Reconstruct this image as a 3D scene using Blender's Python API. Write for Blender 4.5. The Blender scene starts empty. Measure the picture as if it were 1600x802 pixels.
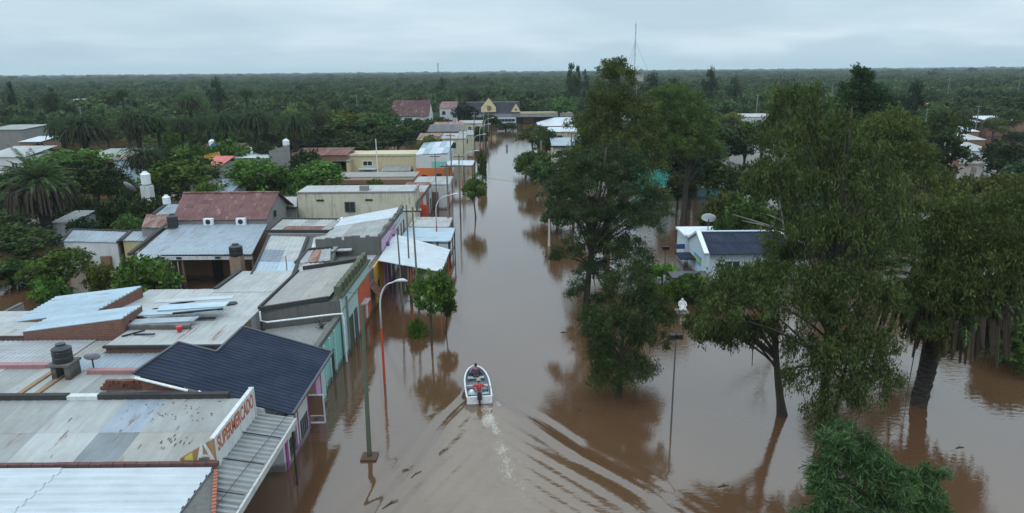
import bpy, bmesh, math, random
import numpy as np
from mathutils import Vector, Matrix, Euler
SC = bpy.context.scene
COL = SC.collection
rad = math.radians
# ------------------------------------------------------------------ camera, sky, sun, exposure
CAM_H = 20.0
cam_d = bpy.data.cameras.new('camera'); cam = bpy.data.objects.new('camera', cam_d); COL.objects.link(cam)
cam_d.lens = 24.75; cam_d.sensor_width = 36; cam_d.clip_start = 0.2; cam_d.clip_end = 60000
RM = Euler((rad(90 - 14.7), 0, 0)).to_matrix() @ Matrix.Rotation(rad(-0.5), 3, 'Z')
cam.matrix_world = Matrix.Translation((0, 0, CAM_H)) @ RM.to_4x4()
SC.camera = cam
SC.render.resolution_x = 1024; SC.render.resolution_y = 513
SC.view_settings.view_transform = 'Standard'; SC.view_settings.look = 'None'
SC.view_settings.exposure = 0.0; SC.view_settings.gamma = 1
SC.cycles.max_bounces = 6; SC.cycles.transparent_max_bounces = 6; SC.cycles.volume_bounces = 1
SC.cycles.caustics_reflective = False; SC.cycles.caustics_refractive = False

world = bpy.data.worlds.new('World'); SC.world = world; world.use_nodes = True
SUN_EL, SUN_ROT = 52, 200
def setup_world():
    nt = world.node_tree; N = nt.nodes; L = nt.links
    for n in list(N): N.remove(n)
    out = N.new('ShaderNodeOutputWorld'); bg = N.new('ShaderNodeBackground'); bg.inputs['Strength'].default_value = 0.1
    sky = N.new('ShaderNodeTexSky'); sky.sky_type = 'NISHITA'; sky.sun_disc = False
    sky.sun_elevation = rad(SUN_EL); sky.sun_rotation = rad(SUN_ROT)
    tc = N.new('ShaderNodeTexCoord'); sep = N.new('ShaderNodeSeparateXYZ'); L.new(tc.outputs['Generated'], sep.inputs[0])
    # cloud deck: direction projected on a plane overhead
    zc = N.new('ShaderNodeMath'); zc.operation = 'MAXIMUM'; zc.inputs[1].default_value = 0.0; L.new(sep.outputs[2], zc.inputs[0])
    za = N.new('ShaderNodeMath'); za.operation = 'ADD'; za.inputs[1].default_value = 0.10; L.new(zc.outputs[0], za.inputs[0])
    dx = N.new('ShaderNodeMath'); dx.operation = 'DIVIDE'; L.new(sep.outputs[0], dx.inputs[0]); L.new(za.outputs[0], dx.inputs[1])
    dy = N.new('ShaderNodeMath'); dy.operation = 'DIVIDE'; L.new(sep.outputs[1], dy.inputs[0]); L.new(za.outputs[0], dy.inputs[1])
    cb = N.new('ShaderNodeCombineXYZ'); L.new(dx.outputs[0], cb.inputs[0]); L.new(dy.outputs[0], cb.inputs[1])
    mp = N.new('ShaderNodeMapping'); mp.inputs['Location'].default_value = (3.1, 1.7, 0); mp.inputs['Scale'].default_value = (0.8, 0.8, 1)
    L.new(cb.outputs[0], mp.inputs[0])
    n1 = N.new('ShaderNodeTexNoise'); n1.inputs['Scale'].default_value = 0.6; n1.inputs['Detail'].default_value = 6; n1.inputs['Roughness'].default_value = 0.48
    L.new(mp.outputs[0], n1.inputs[0])
    r1 = N.new('ShaderNodeValToRGB')
    e = r1.color_ramp.elements
    e[0].position = 0.36; e[0].color = (5.2, 6.8, 7.9, 1)
    e[1].position = 0.64; e[1].color = (7.1, 8.6, 9.5, 1)
    m1 = e.new(0.5); m1.color = (6.1, 7.6, 8.7, 1)
    L.new(n1.outputs[0], r1.inputs[0])
    # low band of darker stratus over the horizon, ragged upper edge
    mp2 = N.new('ShaderNodeMapping'); mp2.inputs['Scale'].default_value = (2.4, 2.4, 9); L.new(tc.outputs['Generated'], mp2.inputs[0])
    n2 = N.new('ShaderNodeTexNoise'); n2.inputs['Scale'].default_value = 2.2; n2.inputs['Detail'].default_value = 8; L.new(mp2.outputs[0], n2.inputs[0])
    s2 = N.new('ShaderNodeMath'); s2.operation = 'MULTIPLY_ADD'; s2.inputs[1].default_value = 0.16; s2.inputs[2].default_value = -0.045
    L.new(n2.outputs[0], s2.inputs[0])
    sub = N.new('ShaderNodeMath'); sub.operation = 'SUBTRACT'; L.new(s2.outputs[0], sub.inputs[0]); L.new(sep.outputs[2], sub.inputs[1])
    mr = N.new('ShaderNodeMapRange'); mr.inputs['From Min'].default_value = -0.012; mr.inputs['From Max'].default_value = 0.030; mr.interpolation_type = 'SMOOTHSTEP'
    mr.inputs['To Max'].default_value = 0.72
    L.new(sub.outputs[0], mr.inputs['Value'])
    mixb = N.new('ShaderNodeMixRGB'); mixb.inputs[2].default_value = (4.5, 6.2, 7.5, 1)
    L.new(mr.outputs[0], mixb.inputs[0]); L.new(r1.outputs[0], mixb.inputs[1])
    mix = N.new('ShaderNodeMixRGB'); mix.inputs[0].default_value = 0.93
    # overcast sky: luminance rises steadily from the horizon to the zenith
    gr = N.new('ShaderNodeMapRange'); gr.inputs['From Min'].default_value = .08; gr.inputs['From Max'].default_value = 1.0; gr.inputs['To Min'].default_value = 1.0; gr.inputs['To Max'].default_value = 2.5
    L.new(sep.outputs[2], gr.inputs['Value'])
    cg = N.new('ShaderNodeCombineXYZ'); [L.new(gr.outputs[0], cg.inputs[i]) for i in range(3)]
    mg = N.new('ShaderNodeMixRGB'); mg.blend_type = 'MULTIPLY'; mg.inputs[0].default_value = 1; L.new(mixb.outputs[0], mg.inputs[1]); L.new(cg.outputs[0], mg.inputs[2])
    L.new(sky.outputs[0], mix.inputs[1]); L.new(mg.outputs[0], mix.inputs[2])
    L.new(mix.outputs[0], bg.inputs[0]); L.new(bg.outputs[0], out.inputs[0])
setup_world()
sd = bpy.data.lights.new('sun', 'SUN'); sd.energy = 0.6; sd.angle = rad(20); sd.color = (1, .97, .93)
sun = bpy.data.objects.new('sun', sd); COL.objects.link(sun)
sun.rotation_euler = Euler((rad(90 - SUN_EL), 0, rad(180 - SUN_ROT)))

# ------------------------------------------------------------------ helpers
def P(px, py, z=0.0):
    """world point at height z seen at photo pixel (px,py) of 1600x802"""
    d = RM @ Vector(((px - 800) / 1100, -(py - 401) / 1100, -1)); t = (z - CAM_H) / d.z
    return Vector((round(d.x * t, 2), round(d.y * t, 2), z))
def PY(px, py, Y):
    d = RM @ Vector(((px - 800) / 1100, -(py - 401) / 1100, -1)); t = Y / d.y
    return Vector((round(d.x * t, 2), Y, round(CAM_H + d.z * t, 2)))
class MB:
    def __init__(s): s.v = []; s.f = []
    def box(s, a, b):
        x0, y0, z0 = a; x1, y1, z1 = b; i = len(s.v)
        s.v += [(x0,y0,z0),(x1,y0,z0),(x1,y1,z0),(x0,y1,z0),(x0,y0,z1),(x1,y0,z1),(x1,y1,z1),(x0,y1,z1)]
        s.f += [(i,i+3,i+2,i+1),(i+4,i+5,i+6,i+7),(i,i+1,i+5,i+4),(i+1,i+2,i+6,i+5),(i+2,i+3,i+7,i+6),(i+3,i,i+4,i+7)]
        return s
    def hexa(s, b4, t4):
        i = len(s.v); s.v += [tuple(p) for p in b4] + [tuple(p) for p in t4]
        s.f += [(i,i+3,i+2,i+1),(i+4,i+5,i+6,i+7),(i,i+1,i+5,i+4),(i+1,i+2,i+6,i+5),(i+2,i+3,i+7,i+6),(i+3,i,i+4,i+7)]
        return s
    def bar(s, p, q, w, h=None, up=(0, 0, 1)):
        """box beam from p to q, width w, height h"""
        h = h or w; p = Vector(p); q = Vector(q); d = (q - p).normalized(); up = Vector(up)
        if abs(d.dot(up)) > .98: up = Vector((1, 0, 0))
        sd_ = d.cross(up).normalized() * w / 2; u = sd_.cross(d).normalized() * h / 2
        return s.hexa([p - sd_ - u, p + sd_ - u, q + sd_ - u, q - sd_ - u], [p - sd_ + u, p + sd_ + u, q + sd_ + u, q - sd_ + u])
    def tube(s, pts, rs, n=8, cap=True):
        pts = [Vector(p) for p in pts]
        if not isinstance(rs, (list, tuple)): rs = [rs] * len(pts)
        i0 = len(s.v)
        for k, p in enumerate(pts):
            d = (pts[min(k + 1, len(pts) - 1)] - pts[max(k - 1, 0)]).normalized()
            u = Vector((1, 0, 0)) if abs(d.x) < .8 else Vector((0, 1, 0))
            a = d.cross(u).normalized(); b = d.cross(a)
            for j in range(n):
                t = 2 * math.pi * j / n
                s.v.append(tuple(p + (a * math.cos(t) + b * math.sin(t)) * rs[k]))
        for k in range(len(pts) - 1):
            for j in range(n):
                a_ = i0 + k * n + j; b_ = i0 + k * n + (j + 1) % n
                s.f.append((a_, b_, b_ + n, a_ + n))
        if cap:
            s.f.append(tuple(i0 + j for j in range(n))[::-1]); e = i0 + (len(pts) - 1) * n
            s.f.append(tuple(e + j for j in range(n)))
        return s
    def lathe(s, prof, n=16, c=(0, 0, 0)):
        return s.tube([(c[0], c[1], c[2] + z) for r, z in prof], [max(r, .001) for r, z in prof], n)
    def poly_prism(s, pts, z0):
        n = len(pts); i = len(s.v)
        s.v += [(p[0], p[1], z0) for p in pts] + [tuple(p) for p in pts]
        s.f.append(tuple(range(i, i + n))[::-1]); s.f.append(tuple(range(i + n, i + 2 * n)))
        for k in range(n): s.f.append((i + k, i + (k + 1) % n, i + n + (k + 1) % n, i + n + k))
        return s
    def mesh(s, name, mat=None, smooth=False):
        me = bpy.data.meshes.new(name); me.from_pydata([tuple(v) for v in s.v], [], s.f); me.update()
        bm = bmesh.new(); bm.from_mesh(me); bmesh.ops.recalc_face_normals(bm, faces=bm.faces); bm.to_mesh(me); bm.free()
        if smooth: me.shade_smooth() if hasattr(me, 'shade_smooth') else None
        if mat: me.materials.append(mat)
        return me
def link(name, me, parent=None, loc=None):
    o = bpy.data.objects.new(name, me); COL.objects.link(o)
    if loc is not None: o.location = loc
    if parent: o.parent = parent
    return o
def thing(name, label, cat, loc=(0, 0, 0), group=None, rz=0):
    o = link(name, None, None, loc); o.rotation_euler.z = rz; o['label'] = label; o['category'] = cat
    if group: o['group'] = group
    o.empty_display_size = .3
    return o
def tag(o, label, cat, group=None, kind=None):
    if label: o['label'] = label
    if cat: o['category'] = cat
    if group: o['group'] = group
    if kind: o['kind'] = kind
    return o
def part(t, name, mb, mat, smooth=False, world_=True, label=None):
    """mesh part given in world coordinates, parented to t (whose rotation is zero)"""
    if world_ and t is not None:
        lx, ly, lz = t.location if t.parent is None else (t.parent.location + t.location)
        mb.v = [(v[0] - lx, v[1] - ly, v[2] - lz) for v in mb.v]
    o = link(name, mb.mesh(name, mat, smooth), t)
    if label: o['label'] = label
    return o
# ------------------------------------------------------------------ materials
def newmat(name):
    m = bpy.data.materials.new(name); m.use_nodes = True
    nt = m.node_tree; b = nt.nodes['Principled BSDF']; return m, nt, nt.nodes, nt.links, b
def sl(N, t, **k):
    n = N.new('ShaderNode' + t)
    for a, v in k.items():
        if a in n.inputs: n.inputs[a].default_value = v
        else: setattr(n, a, v)
    return n
def ramp(N, L, src, stops):
    r = N.new('ShaderNodeValToRGB'); e = r.color_ramp.elements
    while len(e) > 1: e.remove(e[-1])
    e[0].position = stops[0][0]; e[0].color = (*stops[0][1], 1)
    for p, c in stops[1:]: x = e.new(p); x.color = (*c, 1)
    L.new(src, r.inputs[0]); return r.outputs[0]
def g3(v): return (v, v, v)
def mixc(N, L, fac, a, b, mode='MIX'):
    m = N.new('ShaderNodeMixRGB'); m.blend_type = mode
    for i, x in ((0, fac), (1, a), (2, b)):
        if isinstance(x, (int, float)): m.inputs[i].default_value = x
        elif isinstance(x, tuple): m.inputs[i].default_value = (*x, 1)
        else: L.new(x, m.inputs[i])
    return m.outputs[0]
def coords(N, L, scale=(1, 1, 1)):
    tc = N.new('ShaderNodeTexCoord'); oi = N.new('ShaderNodeObjectInfo')
    mp = N.new('ShaderNodeMapping'); mp.inputs['Scale'].default_value = scale
    ad = N.new('ShaderNodeVectorMath'); ad.operation = 'ADD'
    cr = N.new('ShaderNodeVectorMath'); cr.operation = 'SCALE'; cr.inputs['Scale'].default_value = 37.0
    cx = N.new('ShaderNodeCombineXYZ'); L.new(oi.outputs['Random'], cx.inputs[0]); L.new(oi.outputs['Random'], cx.inputs[1]); L.new(cx.outputs[0], cr.inputs[0])
    L.new(tc.outputs['Object'], ad.inputs[0]); L.new(cr.outputs[0], ad.inputs[1]); L.new(ad.outputs[0], mp.inputs[0])
    return mp.outputs[0], oi
MATS = {}
def metal(name, col, rust=0.0, dirt=0.4, rough=0.45, metallic=0.25, streak='y', var=.10, rustcol=(.16, .05, .028), bump=.2):
    """weathered roof sheet: stains and rust of their own shape, streaks along the fall of the sheet"""
    if name in MATS: return MATS[name]
    m, nt, N, L, b = newmat(name)
    sc = {'y': (1, .12, 1), 'x': (.12, 1, 1), 'n': (1, 1, 1)}[streak]
    v, oi = coords(N, L, sc); v2, _ = coords(N, L)
    n1 = sl(N, 'TexNoise', Scale=3.2, Detail=8.0, Roughness=.65); L.new(v, n1.inputs[0])
    n2 = sl(N, 'TexNoise', Scale=.55, Detail=6.0, Roughness=.6); L.new(v2, n2.inputs[0])
    n3 = sl(N, 'TexNoise', Scale=9.0, Detail=6.0, Roughness=.7); L.new(v2, n3.inputs[0])
    c = mixc(N, L, ramp(N, L, n1.outputs[0], [(.35, g3(0)), (.72, g3(dirt))]), col, tuple(x * .45 for x in col))
    c = mixc(N, L, ramp(N, L, n2.outputs[0], [(.42, g3(0)), (.62, g3(dirt * .75))]), c, (col[0] * .62, col[1] * .57, col[2] * .5))
    c = mixc(N, L, ramp(N, L, n3.outputs[0], [(.64, g3(0)), (.70, g3(.5 * dirt))]), c, (.05, .045, .04))
    if rust:
        n4 = sl(N, 'TexNoise', Scale=1.3, Detail=9.0, Roughness=.68); L.new(v, n4.inputs[0])
        c = mixc(N, L, ramp(N, L, n4.outputs[0], [(.62 - rust * .35, g3(0)), (.72 - rust * .3, g3(.9))]), c, rustcol)
    vr = sl(N, 'MapRange'); vr.inputs['To Min'].default_value = 1 - var; vr.inputs['To Max'].default_value = 1 + var * .5
    L.new(oi.outputs['Random'], vr.inputs[0])
    hsv = N.new('ShaderNodeHueSaturation'); L.new(vr.outputs[0], hsv.inputs['Value']); L.new(c, hsv.inputs['Color'])
    L.new(hsv.outputs[0], b.inputs['Base Color'])
    b.inputs['Metallic'].default_value = metallic
    L.new(ramp(N, L, n2.outputs[0], [(.3, g3(rough - .12)), (.7, g3(rough + .25))]), b.inputs['Roughness'])
    bp = sl(N, 'Bump', Strength=bump, Distance=.02); L.new(n3.outputs[0], bp.inputs['Height']); L.new(bp.outputs[0], b.inputs['Normal'])
    MATS[name] = m; return m
def plaster(name, col, stain=.5, scol=(.07, .065, .05), rough=.9, brick=False, bump=.3, mould=.4):
    if name in MATS: return MATS[name]
    m, nt, N, L, b = newmat(name)
    v2, oi = coords(N, L); vs, _ = coords(N, L, (2.2, 2.2, .25))
    n1 = sl(N, 'TexNoise', Scale=1.6, Detail=9.0, Roughness=.68); L.new(vs, n1.inputs[0])
    n2 = sl(N, 'TexNoise', Scale=.8, Detail=9.0, Roughness=.7); L.new(v2, n2.inputs[0])
    n3 = sl(N, 'TexNoise', Scale=14.0, Detail=5.0); L.new(v2, n3.inputs[0])
    base = col; h = n3.outputs[0]
    if brick:
        tc = N.new('ShaderNodeTexCoord'); sp = N.new('ShaderNodeSeparateXYZ'); L.new(tc.outputs['Object'], sp.inputs[0])
        ad = sl(N, 'Math', operation='ADD'); L.new(sp.outputs[0], ad.inputs[0]); L.new(sp.outputs[1], ad.inputs[1])
        cb = N.new('ShaderNodeCombineXYZ'); L.new(ad.outputs[0], cb.inputs[0]); L.new(sp.outputs[2], cb.inputs[1])
        bt = sl(N, 'TexBrick', Scale=1.0); bt.inputs['Brick Width'].default_value = .3; bt.inputs['Row Height'].default_value = .115
        bt.inputs['Mortar Size'].default_value = .012; bt.inputs['Color1'].default_value = (*col, 1)
        bt.inputs['Color2'].default_value = (col[0] * .6, col[1] * .62, col[2] * .68, 1); bt.inputs['Mortar'].default_value = (.19, .16, .14, 1)
        L.new(cb.outputs[0], bt.inputs[0]); base = bt.outputs[0]
        h = bt.outputs['Fac']
    c = mixc(N, L, ramp(N, L, n1.outputs[0], [(.5, g3(0)), (.75, g3(stain))]), base, scol)
    c = mixc(N, L, ramp(N, L, n2.outputs[0], [(.5, g3(0)), (.68, g3(mould))]), c, tuple(x * .5 + scol[i] * .3 for i, x in enumerate(col)))
    c = mixc(N, L, .25, c, ramp(N, L, n3.outputs[0], [(.3, tuple(x * .6 for x in col)), (.7, tuple(min(1, x * 1.25) for x in col))]))
    # damp tide mark just above the flood level (z = 0 in every thing that stands in the water)
    tz = N.new('ShaderNodeTexCoord'); sz = N.new('ShaderNodeSeparateXYZ'); L.new(tz.outputs['Object'], sz.inputs[0])
    wz = sl(N, 'Math', operation='MULTIPLY_ADD'); wz.inputs[1].default_value = -.9; L.new(n2.outputs[0], wz.inputs[0]); L.new(sz.outputs[2], wz.inputs[2])
    wet = sl(N, 'MapRange'); wet.inputs['From Min'].default_value = -.22; wet.inputs['From Max'].default_value = -.02; wet.inputs['To Min'].default_value = .7; wet.inputs['To Max'].default_value = 0.0; L.new(wz.outputs[0], wet.inputs[0])
    c = mixc(N, L, wet.outputs[0], c, (.055, .036, .022))
    L.new(c, b.inputs['Base Color']); b.inputs['Roughness'].default_value = rough
    bp = sl(N, 'Bump', Strength=bump, Distance=.02); bp.invert = bool(brick); L.new(h, bp.inputs['Height']); L.new(bp.outputs[0], b.inputs['Normal'])
    MATS[name] = m; return m
def plain(name, col, rough=.6, metallic=0.0, var=.12, spec=.5):
    if name in MATS: return MATS[name]
    m, nt, N, L, b = newmat(name)
    v2, oi = coords(N, L)
    n = sl(N, 'TexNoise', Scale=6.0, Detail=6.0, Roughness=.7); L.new(v2, n.inputs[0])
    c = mixc(N, L, ramp(N, L, n.outputs[0], [(.35, g3(0)), (.7, g3(1))]), tuple(x * (1 + var) for x in col), tuple(x * (1 - var * 2) for x in col))
    L.new(c, b.inputs['Base Color']); b.inputs['Roughness'].default_value = rough; b.inputs['Metallic'].default_value = metallic
    b.inputs['Specular IOR Level'].default_value = spec
    MATS[name] = m; return m
def foliage(name, gloss=.55, hue=.5):
    """leaf colour comes from the object colour, varied per leaf (tone) and per tree (random)"""
    if name in MATS: return MATS[name]
    m, nt, N, L, b = newmat(name)
    oi = N.new('ShaderNodeObjectInfo'); at = N.new('ShaderNodeAttribute'); at.attribute_name = 'tone'
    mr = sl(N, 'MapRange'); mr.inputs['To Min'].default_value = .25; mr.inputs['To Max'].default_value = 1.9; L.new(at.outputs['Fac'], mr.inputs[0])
    hs = N.new('ShaderNodeHueSaturation'); L.new(oi.outputs['Color'], hs.inputs['Color'])
    hr = sl(N, 'MapRange'); hr.inputs['To Min'].default_value = .485; hr.inputs['To Max'].default_value = .52; L.new(oi.outputs['Random'], hr.inputs[0])
    L.new(hr.outputs[0], hs.inputs['Hue'])
    vr = sl(N, 'MapRange'); vr.inputs['To Min'].default_value = .65; vr.inputs['To Max'].default_value = 1.4; L.new(oi.outputs['Random'], vr.inputs[0])
    mu = sl(N, 'Math', operation='MULTIPLY'); L.new(mr.outputs[0], mu.inputs[0]); L.new(vr.outputs[0], mu.inputs[1])
    # stands of one species: leaf colour drifts with where the tree grows
    ln = sl(N, 'TexNoise', Scale=.012, Detail=4.0, Roughness=.6); L.new(oi.outputs['Location'], ln.inputs[0])
    lr = sl(N, 'MapRange'); lr.inputs['From Min'].default_value = .35; lr.inputs['From Max'].default_value = .65; lr.inputs['To Min'].default_value = .62; lr.inputs['To Max'].default_value = 1.45; L.new(ln.outputs[0], lr.inputs[0])
    mu2 = sl(N, 'Math', operation='MULTIPLY'); L.new(mu.outputs[0], mu2.inputs[0]); L.new(lr.outputs[0], mu2.inputs[1]); L.new(mu2.outputs[0], hs.inputs['Value'])
    yl = mixc(N, L, ramp(N, L, at.outputs['Fac'], [(.86, g3(0)), (.97, g3(.5))]), hs.outputs[0], (.165, .15, .045))
    L.new(yl, b.inputs['Base Color']); b.inputs['Roughness'].default_value = gloss
    b.inputs['Specular IOR Level'].default_value = .12
    tr = N.new('ShaderNodeBsdfTranslucent'); L.new(yl, tr.inputs[0])
    mx = N.new('ShaderNodeMixShader'); mx.inputs[0].default_value = .25; L.new(b.outputs[0], mx.inputs[1]); L.new(tr.outputs[0], mx.inputs[2])
    L.new(mx.outputs[0], nt.nodes['Material Output'].inputs['Surface'])
    MATS[name] = m; return m
LEAF = foliage('leaves'); LEAFG = foliage('glossy_leaves', .32)
LEAFG.node_tree.nodes['Principled BSDF'].inputs['Specular IOR Level'].default_value = .3
BARK = plaster('bark', (.058, .046, .036), .8, (.014, .012, .01), mould=.7, bump=1.5)
BARKP = plaster('pale_bark', (.22, .20, .17), .6, (.08, .065, .05), mould=.5)
WHITE = plain('white_paint', (.74, .76, .78), .5)
DARK = plain('dark_opening', (.018, .018, .02), .6)
GLASS = plain('window_glass', (.03, .04, .05), .12)
BLACKTAR = plaster('tar_coping', (.035, .033, .032), .4, (.12, .11, .1), mould=.3)
CONC = plaster('grey_concrete', (.23, .225, .215), .6, (.05, .045, .04))
CONCD = plaster('dark_concrete', (.13, .125, .115), .8, (.03, .03, .027), mould=.6)
BRICK = plaster('brickwork', (.21, .085, .055), .45, (.05, .035, .03), brick=True)
BRICKP = plaster('loose_brick', (.36, .12, .075), .3, (.12, .06, .05))
POLEW = plaster('pole_wood', (.17, .155, .14), .5, (.04, .045, .03))
STEEL = plain('dark_steel', (.06, .06, .065), .5, .4)

# ------------------------------------------------------------------ leaf and branch geometry
def leaf_mesh(name, C, A, L_, W_, tone, mat=LEAF, rng=None):
    """C centres, A long axes, lengths, widths -> pointed leaf quads with a random roll"""
    n = len(C); A = A / (np.linalg.norm(A, axis=1, keepdims=True) + 1e-9)
    r = rng.normal(size=(n, 3)); r[:, 2] += .0
    B = np.cross(A, r); B /= (np.linalg.norm(B, axis=1, keepdims=True) + 1e-9)
    a = A * (L_[:, None] / 2); b_ = B * (W_[:, None] / 2)
    V = np.stack([C - a, C + b_ - a * .1, C + a, C - b_ - a * .1], 1).reshape(-1, 3)
    me = bpy.data.meshes.new(name); me.vertices.add(n * 4); me.loops.add(n * 4); me.polygons.add(n)
    me.vertices.foreach_set('co', V.astype(np.float32).ravel())
    me.loops.foreach_set('vertex_index', np.arange(n * 4, dtype=np.int32))
    me.polygons.foreach_set('loop_start', np.arange(0, n * 4, 4, dtype=np.int32))
    me.polygons.foreach_set('loop_total', np.full(n, 4, dtype=np.int32))
    at = me.attributes.new('tone', 'FLOAT', 'FACE'); at.data.foreach_set('value', np.clip(tone, 0, 1).astype(np.float32))
    me.materials.append(mat); me.update(); me.validate(); return me
def crown_arrays(lobes, nclump, per, csize, leaf, asp, rng, droop=0.0, flat=.7, out=.5, shell=.55):
    """clumps spread through ellipsoid lobes (x,y,z,rx,ry,rz), leaves spread through each clump"""
    w = np.array([l[3] * l[4] * l[5] for l in lobes]) ** .67; w /= w.sum()
    k = rng.choice(len(lobes), nclump, p=w); Lb = np.array(lobes)[k]
    u = rng.normal(size=(nclump, 3)); u /= np.linalg.norm(u, axis=1, keepdims=True)
    u[:, 2] = np.where(u[:, 2] < -.55, -u[:, 2] * .5, u[:, 2])
    rr = shell + (1 - shell) * rng.random((nclump, 1)) ** .7
    CC = Lb[:, :3] + u * rr * Lb[:, 3:6]
    ct = rng.random(nclump)
    idx = np.repeat(np.arange(nclump), per); n = len(idx)
    cs = csize * (.6 + .8 * rng.random(nclump))
    q = rng.normal(size=(n, 3)); q /= np.linalg.norm(q, axis=1, keepdims=True)
    q *= (rng.random((n, 1)) ** .45) * cs[idx][:, None]; q[:, 2] *= flat
    if droop: q[:, 2] -= droop * cs[idx] * rng.random(n) ** 1.5
    C = CC[idx] + q
    A = rng.normal(size=(n, 3)) * .6 + (q / (cs[idx][:, None] + 1e-6)) * out; A[:, 2] -= droop * 1.2
    Ls = leaf * (.6 + .8 * rng.random(n)); Ws = Ls * asp * (.7 + .6 * rng.random(n))
    tone = .10 + .48 * ct[idx] ** 1.3 + .42 * rng.random(n) ** 1.3
    return C, A, Ls, Ws, tone, CC
def bez(p, c, q, n=6):
    return [(p * (1 - t) ** 2 + c * 2 * t * (1 - t) + q * t * t) for t in [i / n for i in range(n + 1)]]
def branch_mb(base, lean, H, r0, targets, rng, tsides=9, limb_r=.35, start=.3, wob=.12, top=None):
    """trunk path from base plus limbs reaching for target points"""
    mb = MB(); base = Vector(base); n = 9; path = []
    for i in range(n + 1):
        t = i / n
        path.append(base + Vector((lean[0] * t + wob * math.sin(t * 5 + r0 * 9), lean[1] * t + wob * math.cos(t * 4), H * t)))
    rs = [r0 * (1.25 if i == 0 else 1) * (1 - .82 * i / n) for i in range(n + 1)]
    mb.tube([path[0] + Vector((0, 0, -1.4))] + path, [rs[0]] + rs, tsides)
    lb = MB()
    for T_ in targets:
        T_ = Vector(T_)
        tt = min(.95, max(start, ((T_.z - base.z) / H) * .62 + rng.uniform(-.08, .05)))
        k = tt * n; i = int(k); p = path[i].lerp(path[min(i + 1, n)], k - i)
        d = (T_ - p).length; c = p + (T_ - p) * .45 + Vector((rng.uniform(-.1, .1), rng.uniform(-.1, .1), .18)) * d
        r = max(.018, limb_r * r0 * (1 - tt * .6) * min(1.2, d / 4 + .25))
        lb.tube(bez(p, c, T_, 6), [r * (1 - .8 * j / 6) for j in range(7)], 5, False)
    return mb, lb
# ------------------------------------------------------------------ things: the setting
def mesh_grid(name, xs, ys, zf, mat, attrs=None):
    X, Y = np.meshgrid(xs, ys); Z = zf(X, Y); nx, ny = len(xs), len(ys)
    V = np.stack([X, Y, Z], -1).reshape(-1, 3)
    i = np.arange((ny - 1) * (nx - 1)); r = i // (nx - 1); c = i % (nx - 1); a = r * nx + c
    F = np.stack([a, a + 1, a + nx + 1, a + nx], 1)
    me = bpy.data.meshes.new(name); me.vertices.add(len(V)); me.vertices.foreach_set('co', V.astype(np.float32).ravel())
    n = len(F); me.loops.add(n * 4); me.polygons.add(n)
    me.loops.foreach_set('vertex_index', F.astype(np.int32).ravel())
    me.polygons.foreach_set('loop_start', np.arange(0, n * 4, 4, dtype=np.int32)); me.polygons.foreach_set('loop_total', np.full(n, 4, dtype=np.int32))
    me.polygons.foreach_set('use_smooth', np.ones(n, dtype=bool))
    if attrs:
        for k, fn in attrs.items():
            at = me.attributes.new(k, 'FLOAT', 'POINT'); at.data.foreach_set('value', fn(X, Y).astype(np.float32).ravel())
    me.materials.append(mat); me.update(); return link(name, me)
def lines(segs):
    out = []
    for a, b, n in segs: out += list(np.linspace(a, b, n, endpoint=False))
    return np.array(out + [segs[-1][1]])
STERN = Vector((-2.1, 40.1)); BOW = Vector((-2.65, 44.9)); HD = (BOW - STERN).normalized()
def wake(X, Y):
    dx = X - STERN.x; dy = Y - STERN.y
    s = -(dx * HD.x + dy * HD.y); d = dx * HD.y - dy * HD.x       # s behind the boat, d to starboard
    sb = s + 3.6
    right = d > 0; ad = np.abs(d)
    arm = np.where(right, .50, .33) * np.maximum(sb, 0)
    w = .45 + .11 * np.maximum(sb, 0)
    env = np.exp(-((ad - arm) / w) ** 2) * np.clip(sb / 3, 0, 1) * np.exp(-np.maximum(sb, 0) / 30)
    m_ = np.where(right, .62, .46); lam = np.where(right, 1.75, 1.35)
    # packets of short crests, each a little steeper than the arm they ride on
    z = env * .062 * np.cos(2 * np.pi * (ad - m_ * sb - .4) / lam + .6 * np.sin(sb * .8))
    env2 = np.exp(-((ad - arm * .45) / (.6 + .1 * np.maximum(sb, 0))) ** 2) * np.clip(s / 4, 0, 1)
    z += env2 * .016 * np.cos(2 * np.pi * (ad * .8 - sb * .55) / .8)
    z += np.exp(-(d / (1 + .12 * np.maximum(s, 0))) ** 2) * np.clip(s / 1.5, 0, 1) * .02 * np.sin(s * 4.1 + 2 * np.sin(d * 3)) * np.exp(-np.maximum(s, 0) / 12)
    return z
def foam_env(X, Y):
    dx = X - STERN.x; dy = Y - STERN.y; s = -(dx * HD.x + dy * HD.y); d = dx * HD.y - dy * HD.x
    c = .5 + .09 * np.maximum(s, 0)
    trail = np.exp(-((d - c * .75) / (.5 + .10 * np.maximum(s, 0))) ** 2) * np.clip(s / .6, 0, 1) * (.20 + .70 * np.exp(-np.maximum(s, 0) / 14))
    edge = np.exp(-((d - .36 * (s + 3.2)) / .22) ** 2) * np.clip((s + 1) / 1, 0, 1) * np.exp(-np.maximum(s, 0) / 2.6) * .8
    near = np.exp(-((d) / .8) ** 2) * np.clip((s + .2) / .3, 0, 1) * np.exp(-np.maximum(s, 0) / .9) * .8
    return np.clip(trail + edge + near, 0, 1)
def silt(X, Y):
    dx = X - STERN.x; dy = Y - STERN.y; s = -(dx * HD.x + dy * HD.y); d = dx * HD.y - dy * HD.x
    return np.exp(-(d / (1.2 + .36 * np.maximum(s, 0))) ** 4) * np.clip((s + .5) / 2.5, 0, 1)
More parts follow.
